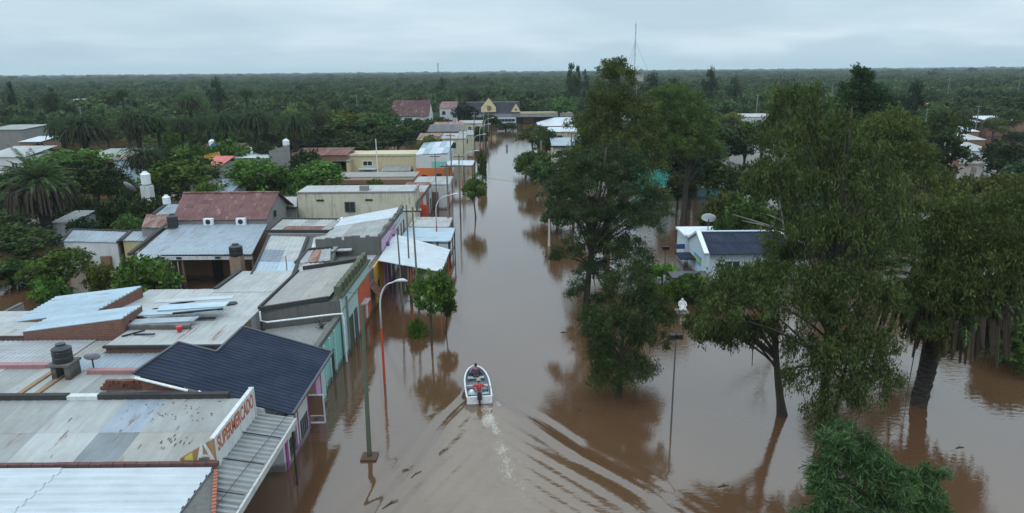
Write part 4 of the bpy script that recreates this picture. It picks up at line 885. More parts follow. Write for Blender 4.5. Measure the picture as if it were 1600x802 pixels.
# --- left far houses
far_house('white_long_house', 'long white house with pale roof at the left edge above the near palm', -30, 38, 246, 120, 9, P_WHITE, M_PALE, 1.0, win=2, nu=6)
far_house('grey_box_house', 'flat roofed grey house at the far left edge of the town', -25, 34, 203, 170, 10, CONC, M_GREY, .5, win=0, nu=4)
far_house('tin_roof_cottage', 'tin roofed cottage with brown side beyond the long white house', 30, 62, 222, 150, 7, P_BROWN, M_WHITE, .6, win=1)
t = far_house('grey_block_house', 'unfinished grey block house with white sloping roof and a white tank on top', 366, 420, 247, 128, 9, CONC, M_WHITE, 1.0, win=0)
t2 = bldg('grey_block_tower', 'taller grey block stair tower standing at the end of the sloping white roof', 'tower', [PY(420, 236, 128.2), PY(452, 226, 128.2), PY(452, 226, 131), PY(420, 236, 131)], CONC)
t = far_house('red_roof_house', 'small house with bright salmon red sheet roof and an ochre crenellated wall', 318, 345, 259, 118, 6, CONC, M_RED, .9, win=1)
a, b_ = PY(318, 246, 126), PY(343, 240, 126); t2 = thing('ochre_wall', 'ochre garden wall with small crenels behind the salmon red roof', 'wall', (a.x, 126, 0)); part(t2, 'wall', MB().hexa([(a.x, 126, 0), (b_.x, 126, 0), (b_.x, 126.3, 0), (a.x, 126.3, 0)], [a, b_, b_ + Vector((0, .3, 0)), a + Vector((0, .3, 0))]), P_OCH)
for k in range(6): p = a.lerp(b_, k / 6 + .04); bx(t2, 'crenel', p, p + Vector((.25, .3, .35)), P_OCH)
far_house('sagging_roof_house', 'house with long sagging grey roof half hidden behind the middle palm', 130, 200, 248, 122, 9, P_BROWN, M_GREY, .8, win=0)
far_house('rust_red_shed', 'shed with rust red front strip beside the middle palm', 178, 205, 250, 117, 4, P_LBL, M_RUST, .4, win=0)
far_house('grey_slate_house', 'house with grey sloping roof rising behind the red tile ridge', 330, 362, 300, 92, 5, P_WHITE, M_BLUEP, 1.0, win=0)
far_house('brown_row_house', 'low brown roofed row house in the trees left of the grey block house', 300, 362, 237, 138, 8, P_BROWN, M_RUSTD, .8, win=0)
far_house('dark_barn', 'long dark roofed barn between the grey tower and the cream house', 455, 540, 243, 134, 8, P_BROWN, M_RUSTD, .6, win=0, nu=5)
far_house('cream_porch', 'small cream lean-to attached at the left of the long cream house', 518, 546, 252, 134, 4, plaster('warm_cream_plaster', (.5, .4, .3)), M_GREY, .4, win=0)
far_house('pale_roof_hut', 'hut with pale roof among the trees at the left yard wall', 82, 112, 348, 84, 5, P_WHITE, M_GREY, .5, win=0)
for i, (a_, b2, c2, Y, w, r, lab) in enumerate(((105, 122, 152, 340, P_WHITE, M_PALE, 'tiny white roof glinting in the woods above the row of palms'), (426, 444, 165, 300, P_WHITE, M_WHITE, 'small white house between the palms and the woods'),
        (1140, 1165, 152, 330, P_LBL, M_PALE, 'pale blue house peeping out of the woods on the right'), (1176, 1192, 143, 350, P_ORA, M_RUST, 'two storey house with salmon walls in the far right woods'),
        (1186, 1224, 150, 320, P_BROWN, M_WHITE, 'white roofed long house in the far right woods'), (1448, 1470, 160, 300, P_WHITE, M_RED, 'white house with orange roof among trees at upper right'),
        (1162, 1212, 178, 220, P_WHITE, M_PALE, 'flat pale roof between the palms right of the plaza'), (1080, 1092, 146, 380, P_WHITE, M_WHITE, 'far white cube house left of the lone tall tree'))):
    Yd = min(560, 14.6 * 1100 / max(12, c2 + 5 - 119.5 + (a_ / 1600) * 14)); far_house('distant_house', lab, a_, b2, c2 + 5, round(Yd, 1), 9, w, r, .5, win=1)
# --- right side
far_house('hip_roof_hall', 'hall with white hipped roof and dark red wall on the right of the street', 842, 925, 197, 190, 14, plaster('dark_red_wall', (.22, .06, .05), .3), M_WHITE, 1.8, hip=True, win=2, nu=5)
t = far_house('cream_corner_house', 'cream two storey corner house below the white hipped hall', 858, 925, 206, 168, 8, P_CREAM, M_WHITE, .5, win=2)
t = far_house('beige_shop', 'beige shop with grey roof and dark cornice right of the street', 864, 925, 229, 140, 9, P_CREAM, M_BLUE, .9, win=3)
a, b_ = PY(860, 229, 139.7), PY(925, 229, 139.7); part(t, 'cornice', MB().bar(a, b_, .3, .3), DARK)
far_house('pale_trunk_house', 'white building glimpsed through the trees behind the tall willow', 935, 1000, 186, 205, 10, P_WHITE, M_WHITE, 1.0)
t = far_house('turquoise_house', 'turquoise painted building with dark windows behind the plaza trees', 1000, 1048, 240, 118, 8, P_TEAL, M_GREY, .2, win=2)
bx(t, 'sign_panel', (PY(998, 260, 117.9).x, 117.8, PY(998, 258, 117.9).z), (PY(1018, 252, 117.9).x, 117.9, PY(998, 250, 117.9).z), P_BROWN)
far_house('white_shack', 'white shack behind the flooded plaza lawn near the turquoise building', 1160, 1210, 222, 150, 8, P_WHITE, M_PALE, .4, win=0)
far_house('teal_shed', 'low teal wall along the water beyond the plaza', 1030, 1128, 294, 112, 1.0, plaster('dull_teal', (.12, .28, .27), .4), M_GREY, .1, win=0)
for i, (a_, b2, c2, Y, w, r, lab) in enumerate(((1448, 1482, 257, 125, DARK, M_WHITE, 'open shed with bright white roof at the right edge of town'), (1466, 1500, 243, 140, P_BROWN, M_BLUE, 'pale blue tin roofed house behind the open white shed'),
        (1500, 1552, 236, 150, P_WHITE, M_PALE, 'wide grey tin roof in the cluster at right'), (1502, 1540, 219, 165, P_BROWN, M_PALE, 'tin roofed brown house up the slope of roofs at right'),
        (1490, 1530, 206, 180, P_BROWN, M_WHITE, 'white roofed house at the top of the roof cluster'), (1508, 1530, 191, 215, DARK, M_WHITE, 'small white roof over a dark wall at far right'),
        (1544, 1590, 189, 212, BRICK, M_WHITE, 'long brick shed with white roof at far right'), (1586, 1640, 183, 225, P_BROWN, M_DRK, 'dark roofed building cut by the right edge'), (1594, 1640, 246, 125, P_WHITE, M_PALE, 'white wall at the right edge behind the shrubs'))):
    far_house('town_house', lab, a_, b2, c2, Y, 9, w, r, .9, win=1 if w is not DARK else 0)
# clinic with navy roof and satellite dish
t = thing('plaza_office', 'small white office with navy hipped roof and light blue trim beside the plaza', 'office', (22, 69, 0))
W = plaster('office_white', (.58, .68, .74), .2, mould=.1)
walls(t, rect(18.9, 29, 65.5, 71.5, 3.0), W)
mb = MB(); pts = [(65.2, -1), (71.8, -1), (71.8, 2.9), (68.5, 4.3), (65.2, 2.9)]
mb.v = [(18.6, a_, b2) for a_, b2 in pts] + [(18.95, a_, b2) for a_, b2 in pts]; mb.f = [tuple(range(5)), tuple(range(5, 10))[::-1]] + [(j, (j + 1) % 5, 5 + (j + 1) % 5, 5 + j) for j in range(5)]
part(t, 'gable', mb, W)
for a_, b_ in (((18.6, 65.1, 3.0), (18.6, 68.5, 4.45)), ((18.6, 68.5, 4.45), (18.6, 71.9, 3.0))): part(t, 'gable_trim', MB().bar(a_, b_, .45, .2), WHITE)
for k, m in enumerate((plain('sky_blue_paint', (.08, .40, .62)), plain('yellow_paint', (.6, .5, .08)), plain('sky_blue_paint', (.08, .40, .62)))): bx(t, 'sign_stripe', (18.54, 66.8, 1.3 + k * .3), (18.61, 69.4, 1.58 + k * .3), m)
roof(t, [Vector((18.9, 64.9, 3.0)), Vector((29.4, 64.9, 3.0)), Vector((26.4, 68.5, 4.35)), Vector((18.9, 68.5, 4.35))], M_NAVY, .3, 'v', nu=5, nv=2); roof(t, [Vector((29.4, 72.1, 3.0)), Vector((18.9, 72.1, 3.0)), Vector((18.9, 68.5, 4.35)), Vector((26.4, 68.5, 4.35))], M_NAVY, .3, 'v', nu=4)
roof(t, [Vector((29.4, 64.9, 3.0)), Vector((29.4, 72.1, 3.0)), Vector((26.4, 68.6, 4.35)), Vector((26.4, 68.5, 4.35))], M_NAVY, .3, 'v')
part(t, 'hip_trim', MB().bar((26.4, 68.5, 4.46), (29.4, 64.9, 3.14), .28, .1).bar((18.9, 68.5, 4.46), (26.4, 68.5, 4.46), .28, .1), W)
bx(t, 'white_wing', (18.2, 71.9, -1), (23.4, 75.4, 3.2), W); bx(t, 'wing_roof', (18.0, 71.7, 3.2), (23.6, 75.6, 3.4), WHITE)
bx(t, 'blue_sign', (17.2, 71.5, 1.9), (18.1, 71.7, 2.4), plain('sign_blue', (.03, .07, .18))); bx(t, 'door_canopy', (17.0, 68.6, 1.5), (18.58, 71.2, 1.62), M_NAVY)
window_y(t, 20.5, 22, .6, 2.2, 65.5); window_y(t, 24.5, 26, .6, 2.2, 65.5)
bx(t, 'annex_roof', (14.9, 62.8, 1.2), (18.5, 65.0, 1.35), M_DRK); bx(t, 'annex_wall', (15.1, 63.0, -1), (18.4, 64.9, 1.2), CONC)
# yard walls at the left
def block_wall(label, a, b_, z0, z1, m):
    t = thing('yard_wall', label, 'wall', ((a[0] + b_[0]) / 2, (a[1] + b_[1]) / 2, 0)); part(t, 'wall', MB().bar((*a, (z0 + z1) / 2), (*b_, (z0 + z1) / 2), .25, z1 - z0), m); part(t, 'wall_cap', MB().bar((*a, z1 + .04), (*b_, z1 + .04), .3, .08), CONCD); return t
block_wall('mossy dark block wall closing the flooded yard at the left edge', (-48, 53), (-33.6, 52.4), -1, 1.6, CONCD)
block_wall('grey block wall running back behind the pale blue brick house roofs', (-38.5, 46.5), (-38.8, 53), -1, 2.6, CONC)
block_wall('long stained wall behind the white yard house and the dark shrubs', (-62, 98), (-48, 90), -1, 2.2, P_BROWN)
block_wall('grey wall between the dark shrubs and the rusty roof', (-48, 88), (-38, 86), -1, 2.0, CONCD)
# ------------------------------------------------------------------ roof furniture
BLKP = plain('black_tank_plastic', (.025, .028, .032), .35)
def tank(name, label, loc, r, h, mat, stand=None, sh=.0):
    t = thing(name, label, 'water tank', loc)
    part(t, 'tank_body', MB().lathe([(r * .92, sh), (r, sh + .06), (r, sh + h * .32), (r * .97, sh + h * .34), (r, sh + h * .38), (r, sh + h * .66), (r * .97, sh + h * .68), (r, sh + h * .72), (r, sh + h * .82), (r * .55, sh + h * .97), (r * .5, sh + h)], 20), mat, world_=False)
    part(t, 'lid', MB().lathe([(r * .48, sh + h), (r * .5, sh + h + .09), (r * .1, sh + h + .13)], 16), mat, world_=False)
    if stand:
        for dx in (-.55, .35): part(t, 'brick_pier', MB().box((dx * r * 1.6, -.5, 0), (dx * r * 1.6 + .28, .5, sh - .12)), stand, world_=False)
        part(t, 'stand_slab', MB().box((-r * 1.25, -r * 1.2, sh - .12), (r * 1.25, r * 1.2, sh)), stand, world_=False)
    return t
p = P(98, 592, 3.95); tank('water_tank', 'black ribbed water tank on a brick stand amid the grey roofs at left', (p.x, p.y + .3, 3.95), .50, .95, BLKP, CONCD, .9)
tank('water_tank', 'black water tank at the corner of the rusty roof and the light blue roof', (P(273, 352, 4.4).x, 73.6, 4.3), .55, 1.35, BLKP)
tank('water_tank', 'squat black water tank on the stained pier beside the veranda', (-25.3, 62.6, 3.9), .6, 1.05, BLKP)
t = tank('water_tank', 'tall white water tank on a stained white tower behind the dark shrubs', (PY(229, 290, 92).x, 92, PY(229, 288, 92).z), .6, 1.6, WHITE)
pz = PY(229, 290, 92); t2 = thing('tank_tower', 'stained white masonry tower carrying the tall white tank', 'tower', (pz.x, 92, 0)); part(t2, 'wall', MB().box((pz.x - .6, 91.4, -1), (pz.x + .6, 92.6, pz.z)), P_WHITE)
tank('water_tank', 'small white tank at the corner of the pale blue shed roof', (PY(261, 319, 83).x, 83, PY(261, 319, 83).z), .45, 1.0, WHITE)
tank('water_tank', 'white tank on top of the grey block stair tower', (PY(446, 228, 129).x, 129.5, PY(446, 228, 129).z), .6, 1.1, WHITE)
tank('water_tank', 'white water tank above the blue barrel behind the salmon red roof', (PY(332, 228, 132).x, 132, PY(332, 229, 132).z), .6, 1.0, WHITE, CONC, 0.2)
tank('water_barrel', 'bright blue barrel just below the white tank behind the salmon red roof', (PY(336, 235, 130).x, 130, PY(336, 236, 130).z), .9, 1.2, plain('blue_plastic', (.02, .12, .50), .4))
for nm, a in (('wall', PY(333, 230, 131)),): 
    t = thing('utility_shed', 'dark brown shed under the white tank and the blue barrel', 'shed', (a.x, 131, 0)); part(t, 'wall', MB().box((a.x - 1.2, 129.2, -1), (a.x + 1.4, 133, PY(336, 236, 130).z - .02)), P_BROWN)
def dish(label, loc, r, az, mat=None, el=35, pole=1.0):
    t = thing('satellite_dish', label, 'satellite dish', loc)
    part(t, 'mast', MB().tube([(0, 0, 0), (0, 0, pole)], .03 + r * .03, 6), STEEL, world_=False)
    prof = [(0.01, 0), (r * .35, .03 * r), (r * .7, .14 * r), (r, .3 * r)]; mb = MB(); n = 18
    for rr, z in prof:
        for j in range(n): a = 2 * math.pi * j / n; mb.v.append((rr * math.cos(a), rr * math.sin(a), z))
    for rr, z in prof[::-1]:
        for j in range(n): a = 2 * math.pi * j / n; mb.v.append((rr * math.cos(a), rr * math.sin(a), z - .03))
    for k in range(7):
        for j in range(n): mb.f.append((k * n + j, k * n + (j + 1) % n, (k + 1) * n + (j + 1) % n, (k + 1) * n + j))
    d = part(t, 'dish', mb, mat or plain('dish_grey', (.35, .36, .37), .4), world_=False, smooth=True); d.location = (0, 0, pole); d.rotation_euler = (rad(90 - el), 0, rad(az))
    a_ = part(t, 'feed_arm', MB().tube([(0, -r * .9, .25 * r), (0, 0, r * .95)], .02 + r * .01, 5), STEEL, world_=False); a_.location = d.location; a_.rotation_euler = d.rotation_euler
    return t
p = P(147, 578, 4.05); dish('small grey satellite dish on a tripod among the faded grey roofs', p, .42, 200, None, 40, .7)
dish('big pale mesh satellite dish on the white wing of the plaza office', (21.0, 73.6, 3.4), .78, 160, plain('mesh_white', (.5, .52, .5), .6), 45, 1.2)
dish('round grey satellite dish in the bushes below the white tank tower', (PY(202, 300, 90).x, 90, PY(202, 306, 90).z), .9, 150, None, 40, 1.0)
o = part(None, 'vent_hole', MB().tube([(0, 0, 0), (0, 0, .08)], .35, 14), DARK, world_=False); o.location = P(363, 475, 4.46); tag(o, 'dark oval vent opening on the pale hall roof', 'vent')
for (a, b_, lab) in ((( -24.0, 40.6, 4.5), (-22.9, 41.3, 4.62), 'dark timber scrap lying on the pale hall roof near the brick wall'), ((-23.4, 40.9, 4.5), (-22.0, 40.7, 4.6), 'second dark timber scrap crossing the first on the hall roof')):
    o = part(None, 'timber_scrap', MB().bar(a, b_, .1, .08), DARK); tag(o, lab, 'timber')
# ------------------------------------------------------------------ street lamps
LRED = plain('lamp_red', (.50, .055, .03), .5); LWH = plain('lamp_white', (.55, .57, .58), .45)
def lamp(label, x, y, h, reach=1.9, redh=3.3, dirx=1):
    t = thing('street_lamp', label, 'street lamp', (x, y, 0), 'curved street lamps along the street')
    part(t, 'lower_pole', MB().tube([(0, 0, -1.3), (0, 0, redh)], [.09, .075], 10), LRED, world_=False)
    pts = [(0, 0, redh)] + [(dirx * reach * (1 - math.cos(a)) * .72, 0, (h - 1.6) + 1.6 * math.sin(a)) for a in [math.pi / 2 * i / 6 for i in range(7)]] + [(dirx * reach, 0, h + .12)]
    part(t, 'upper_pole', MB().tube(pts, [.07] + [.055] * 4 + [.045] * 4, 8), LWH, world_=False, smooth=True)
    hd = MB().tube([(dirx * (reach - .15), 0, h + .1), (dirx * (reach + .15), 0, h + .16), (dirx * (reach + .45), 0, h + .17), (dirx * (reach + .7), 0, h + .1)], [.05, .10, .12, .05], 8)
    part(t, 'lamp_head', hd, LWH, world_=False, smooth=True)
    return t
lamp('nearest curved street lamp with red lower pole beside the cyan house', -8.55, 43.2, 7.0, 1.15, 3.9)
lamp('curved street lamp with red lower pole standing at the torn sheet canopy', -8.3, 76, 7.0, 1.9, 3.6)
for x, y, lab in ((-8.2, 118, 'curved pale street lamp in front of the white sheet canopy on dark posts'), (-8.1, 150, 'curved pale street lamp, third up the street behind the white canopy'), (-7.9, 180, 'curved pale street lamp beside the beige garage'), (-7.6, 205, 'farthest curved street lamp by the white corner shop')):
    lamp(lab, x, y, 7.2, 2.2, 2.6)
# ------------------------------------------------------------------ utility poles and wires
tops = []
def pole(label, x, y, h, r=.14, arm=True, base=False, lean=(0, 0), mat=None, keep=True):
    t = thing('utility_pole', label, 'utility pole', (x, y, 0), 'utility poles')
    tp = (lean[0], lean[1], h)
    part(t, 'pole', MB().tube([(0, 0, -1.4), (0, 0, 0), tp], [r * 1.05, r, r * .66], 10), mat or POLEW, world_=False)
    if arm:
        part(t, 'crossarm', MB().bar((lean[0] - .8, lean[1], h - .35), (lean[0] + .8, lean[1], h - .35), .09, .11), STEEL, world_=False)
        for q in (-.7, -.25, .25, .7): part(t, 'insulator', MB().lathe([(.03, h - .3), (.05, h - .22), (.03, h - .14)], 6, (lean[0] + q, lean[1], 0)), WHITE, world_=False)
    if base: part(t, 'base_block', MB().box((-.42, -.42, -.6), (.42, .42, .1)), plaster('brown_block', (.16, .08, .055), .4), world_=False)
    if keep: tops.append(Vector((x + lean[0], y + lean[1], h - .15)))
    return t
MOSSP = plaster('mossy_pole', (.10, .12, .075), .5, (.03, .03, .02))
pole('tall mossy pole on a submerged brown base block at the front left of the street', -7.75, 33.9, 8.6, .13, False, True, (.1, .1), MOSSP, keep=False)
pole('bare dark pole rising in front of the ochre shop', -9.6, 58.5, 7.2, .09, False, False, (-.15, 0))
pole('grey pole at the inner edge of the white canopy', -9.4, 62.0, 8.6, .09, False)
pole('wooden pole piercing the outer part of the white canopy', -8.0, 57.2, 9.2, .10, True, False, (-.25, .4))
pole('dark pole at the corner of the torn sheet canopy', -7.7, 84, 9.5, .13, True)
pole('utility pole standing beside the bright green street tree', -7.4, 100, 8.8, .12, True)
pole('slim pole left of the arched canopy shop', -11.2, 104, 8.4, .1, True)
pole('utility pole at the left of the orange painted house corner', -10.8, 127, 9.4, .13, True)
for x, y, h, lab in ((-9.4, 140, 9.2, 'utility pole behind the white sheet canopy on dark posts'), (-8.3, 160, 9.0, 'utility pole beside the beige garage'), (-7.0, 185, 10.0, 'tall pale utility pole far up the left kerb'), (-6.8, 215, 10.5, 'farthest tall pale utility pole on the left kerb'), (-10.5, 205, 9.0, 'utility pole behind the white corner shop')):
    pole(lab, x, y, h, .14, True, mat=CONC if 'pale' in lab else None)
pole('short pale post standing in the water by the dark casuarina', 4.4, 81, 3.5, .16, False, mat=plain('pale_post', (.45, .43, .38)), keep=False)
pole('dark pole at the corner of the beige shop', 10.9, 128, 9.5, .16, True, keep=False)
pole('second dark pole in front of the beige shop windows', 14.6, 128, 7.6, .12, False, keep=False)
pole('pale pole at the far right kerb in front of the round tree', 5.6, 132, 7.6, .18, False, mat=CONC, keep=False)
p = PY(588, 235, 131); pole('slim white pole in front of the long cream house', p.x, 131, PY(588, 217, 131).z, .11, False, mat=WHITE, keep=False)
pz = PY(128, 190, 170); pole('leaning concrete pole at the far left behind the grey box house', pz.x, 170, PY(122, 167, 170).z, .16, True, mat=CONC, keep=False)
for px, pt, Y, lab in ((1485, 118, 330, 'distant white pylon in the woods at upper right'), (1595, 118, 330, 'distant pylon in the woods near the right edge'), (1302, 128, 330, 'distant thin pole right of the tall eucalyptus'), (1184, 148, 240, 'concrete pole in front of the salmon walled house'), (1449, 170, 200, 'pale pole left of the orange roofed house'), (1582, 195, 205, 'pale post beside the long brick shed'), (1530, 165, 190, 'concrete pole with crossarm among the shrubs at right'), (557, 150, 300, 'thin pole in the woods left of the barn')):
    a = PY(px, pt, Y); pole(lab, a.x, Y, a.z, .18, Y < 300, mat=CONC, keep=False)
CBL = plain('cable_black', (.03, .03, .03), .7)
def wire(label, a, b_, sag=.5, r=.013):
    a, b_ = Vector(a), Vector(b_); pts = [a.lerp(b_, i / 12) - Vector((0, 0, sag * 4 * (i / 12) * (1 - i / 12))) for i in range(13)]
    o = part(None, 'overhead_wire', MB().tube(pts, r, 4), CBL); tag(o, label, 'wire', 'overhead wires')
seq = sorted(tops, key=lambda v: v.y)
main = [v for v in seq if v.x > -10 and v.y > 55]
for i in range(len(main) - 1):
    for k, dx in enumerate((-.7, .7)): wire(f'overhead wire, {("left", "right")[k]} strand of span {i + 1} counted up the street along the left kerb', main[i] + Vector((dx, 0, 0)), main[i + 1] + Vector((dx, 0, 0)), .4, .014)
wire('low wire crossing the street from the torn canopy to the right hand trees', (-7.7, 84, 8.9), (12, 92, 6.5), 1.2)
wire('overhead wire in front of the cream and orange house', (-10.8, 127, 8.6), (-44, 122, 7.2), .7, .02); wire('second overhead wire above the yellow walls', (-10.8, 127, 9.2), (-44, 122, 8.2), .5, .02)
wire('service wire slanting from the ochre wall to the lamp', (-12, 58, 3.4), (-8.6, 43.3, 5.6), .3, .012)
wire('service wire from the lamp down to the ornate house', (-8.6, 43.3, 6.4), (-12.1, 49, 4.6), .15, .012)
wire('slack wire from the bare pole down past the white canopy', (-9.7, 58.5, 7.0), (-8.6, 76, 6.4), .6, .012)
# ------------------------------------------------------------------ plaza lamps, statue, masts
def plaza_lamp(label, x, y, h, wide=.35):
    t = thing('plaza_lamp', label, 'lamp post', (x, y, 0), 'plaza lamp posts')
    part(t, 'post', MB().tube([(0, 0, -1.3), (0, 0, h)], [.055, .042], 8), plain('grey_steel', (.12, .12, .125), .5, .3), world_=False)
    part(t, 'floodlight', MB().hexa([(-wide, -.1, h - .02), (-.03, -.1, h - .02), (-.03, .2, h - .02), (-wide, .2, h - .02)], [(-wide, -.2, h + .28), (-.03, -.2, h + .28), (-.03, .12, h + .3), (-wide, .12, h + .3)]), DARK, world_=False)
    part(t, 'floodlight', MB().hexa([(.03, -.1, h - .02), (wide, -.1, h - .02), (wide, .2, h - .02), (.03, .2, h - .02)], [(.03, -.2, h + .28), (wide, -.2, h + .28), (wide, .12, h + .3), (.03, .12, h + .3)]), DARK, world_=False)
    return t
plaza_lamp('lamp post with twin floodlights standing in the water right of the small casuarina', 9.05, 36.6, 5.6)
plaza_lamp('lamp post with dark head beside the pale hedge near the plaza office', 14.3, 63.5, 3.9, .3)
o = part(None, 'pole_band', MB().tube([(14.3, 63.5, .6), (14.3, 63.5, 1.4)], .1, 8), P_LBL); o['label'] = 'light blue litter bin strapped to the lamp post by the hedge'; o['category'] = 'bin'
def skin_obj(name, joints, edges, mat, parent, sub=2):
    me = bpy.data.meshes.new(name); me.from_pydata([j[:3] for j in joints], edges, []); me.materials.append(mat)
    o = link(name, me, parent); sk = o.modifiers.new('skin', 'SKIN'); sk.use_smooth_shade = True
    for i, j in enumerate(joints): v = me.skin_vertices[0].data[i]; v.radius = (j[3], j[4] if len(j) > 4 else j[3])
    me.skin_vertices[0].data[0].use_root = True
    s = o.modifiers.new('sub', 'SUBSURF'); s.levels = sub; s.render_levels = sub
    return o
# statue: seated robed figure on a plinth
t = thing('statue', 'white statue of a seated robed figure on a submerged plinth in the plaza', 'statue', (14.5, 57.1, 0))
STW = plaster('statue_white', (.66, .66, .64), .25, mould=.2)
skin_obj('figure', [(0, 0, .35, .30, .26), (0, .02, .62, .22, .17), (0, 0, .88, .24, .16), (0, 0, 1.05, .08), (0, -.03, 1.24, .13, .14), (-.26, -.02, .86, .09), (-.33, -.2, .62, .07), (-.12, -.36, .55, .06), (.26, -.02, .86, .09), (.33, -.2, .62, .07), (.12, -.36, .55, .06), (-.2, -.35, .34, .14), (-.24, -.42, .1, .12), (.2, -.35, .34, .14), (.24, -.42, .1, .12)],
         [(0, 1), (1, 2), (2, 3), (3, 4), (2, 5), (5, 6), (6, 7), (2, 8), (8, 9), (9, 10), (0, 11), (11, 12), (0, 13), (13, 14)], STW, t)
part(t, 'plinth', MB().box((-.5, -.5, -1.2), (.5, .5, .12)).box((-.54, -.54, -.02), (.54, .54, .05)), STW, world_=False)
def mast(label, px, ptop, pbot, Y, w):
    a = PY(px, ptop, Y); b_ = PY(px, pbot, Y); t = thing('antenna_mast', label, 'antenna mast', (a.x, Y, 0))
    mb = MB(); hb = 0; ht = a.z
    cs = [(math.cos(q) * w, math.sin(q) * w) for q in (.5, 2.6, 4.7)]
    for cx, cy in cs: mb.tube([(cx, cy, hb), (cx, cy, ht * .96)], .07 * w / .5, 4)
    n = int(ht / 2.2)
    for k in range(n):
        for j in range(3): z0 = ht * .96 * k / n; z1 = ht * .96 * (k + 1) / n; mb.tube([(*cs[j], z0), (*cs[(j + 1) % 3], z1)], .045 * w / .5, 3)
    part(t, 'lattice', mb, plain('mast_grey', (.16, .15, .16), .6), world_=False)
    part(t, 'antenna', MB().tube([(0, 0, ht * .94), (0, 0, ht * 1.0)], .10, 6), WHITE, world_=False)
    for k in range(3): q = 2.1 * k; part(t, 'guy_wire', MB().tube([(0, 0, ht * .8), (math.cos(q) * ht * .4, math.sin(q) * ht * .4, 0)], .03, 3), STEEL, world_=False)
mast('tall thin lattice antenna mast rising above the horizon right of the willow crown', 994, 30, 180, 250, .20)
mast('short antenna mast on the skyline left of the station', 684, 96, 125, 480, .45)
t = thing('water_tower', 'small pale box water tower at the foot of the tall mast', 'water tower', (PY(999, 122, 320).x, 320, 0))
a, b_ = PY(994, 127, 320), PY(1005, 117, 320); part(t, 'tank_body', MB().box((a.x, 319, a.z), (b_.x, 322, b_.z)), plaster('weathered_pink', (.40, .34, .32), .5))
for x in (a.x + .3, b_.x - .3): part(t, 'leg', MB().bar((x, 320, 0), (x, 320, a.z), .4), CONC)
# ------------------------------------------------------------------ boat and people
HULLW = plain('boat_white', (.72, .72, .74), .35); HULLG = plain('boat_inside', (.16, .19, .21), .6)
ang = math.atan2(BOW.x - STERN.x, BOW.y - STERN.y)
boat = thing('motor_boat', 'open white motor boat with dark outboard and two people heading up the flooded street', 'boat', (STERN.x, STERN.y, .02), None, -ang)
BL = 4.55
def hull(mb, off=0.0, z0=0.0, ztop=.48):
    st = []
    for i in range(13):
        t_ = i / 12; y = t_ * BL
        hw = .80 * (1 - max(0, (t_ - .42) / .58) ** 2.3) ** .6 if t_ < 1 else .02
        hw = max(hw, .03) * (.97 if t_ < .1 else 1) ; sheer = ztop + .22 * max(0, t_ - .3) ** 1.6
        st.append((y, hw, sheer))
    return st
st = hull(None)
mb = MB()
for y, hw, sh in st:
    k = max(.12, min(1, (BL - y) / 1.2)); mb.v += [(-hw, y, sh), (-hw * .86, y, .12), (-hw * .45 * k, y, -.12), (0, y, -.2 + .1 * (1 - k)), (hw * .45 * k, y, -.12), (hw * .86, y, .12), (hw, y, sh)]
for i in range(12):
    for j in range(6): a_ = i * 7 + j; mb.f.append((a_, a_ + 1, a_ + 8, a_ + 7))
mb.f.append(tuple(range(7))); mb.f.append(tuple(range(84, 91))[::-1])
part(boat, 'hull', mb, HULLW, True, world_=False)
mb = MB()
for y, hw, sh in st: hh = max(.01, hw - .07); mb.v += [(-hh, min(y, BL - .1), sh - .02), (-hh * .84, min(y, BL - .15), .10), (hh * .84, min(y, BL - .15), .10), (hh, min(y, BL - .1), sh - .02)]
for i in range(12):
    for j in range(3): a_ = i * 4 + j; mb.f.append((a_, a_ + 1, a_ + 5, a_ + 4))
part(boat, 'inner_hull', mb, HULLG, True, world_=False)
for sgn in (-1, 1): part(boat, 'gunwale', MB().tube([(sgn * (hw), y, sh + .015) for y, hw, sh in st], .062, 6), HULLW, True, world_=False)
part(boat, 'transom', MB().box((-.79, -.05, .0), (.79, .06, .50)), HULLW, world_=False)
for y, w in ((.75, .66), (1.9, .74), (3.2, .55)): part(boat, 'seat', MB().box((-w, y - .14, .30), (w, y + .16, .35)), plain('boat_bench', (.35, .37, .39), .6), world_=False)
mb = MB(); i0 = 0
part(boat, 'bow_deck', MB().hexa([(-.42, 3.75, .52), (.42, 3.75, .52), (.12, 4.4, .58), (-.12, 4.4, .58)], [(-.42, 3.75, .58), (.42, 3.75, .58), (.12, 4.4, .64), (-.12, 4.4, .64)]), plain('plum_deck', (.20, .09, .15)), world_=False)
mo = part(boat, 'outboard_motor', MB().hexa([(-.14, -.38, .42), (.14, -.38, .42), (.16, .02, .42), (-.16, .02, .42)], [(-.11, -.34, .92), (.11, -.34, .92), (.12, -.04, .88), (-.12, -.04, .88)]), plain('motor_black', (.02, .02, .025), .3), world_=False)
part(mo, 'motor_leg', MB().box((-.06, -.26, -.5), (.06, -.06, .42)), plain('motor_black', (.02, .02, .025)), world_=False); part(mo, 'tiller', MB().tube([(0, .0, .62), (.12, .55, .66)], .025, 6), DARK, world_=False)
part(boat, 'fuel_tank', MB().box((-.5, .12, .11), (-.15, .45, .33)), plain('fuel_red', (.35, .35, .37)), world_=False)
part(boat, 'white_bag', MB().lathe([(.10, .1), (.2, .16), (.22, .3), (.1, .42)], 10, (-.42, 1.15, 0)), WHITE, world_=False, smooth=True)
part(boat, 'bundle', MB().lathe([(.10, .1), (.2, .16), (.2, .28), (.1, .36)], 10, (.45, 1.5, 0)), HULLG, world_=False, smooth=True)
SKIN = plain('skin_tan', (.30, .16, .10), .6); HAIR = plain('hair_black', (.012, .010, .010), .7)
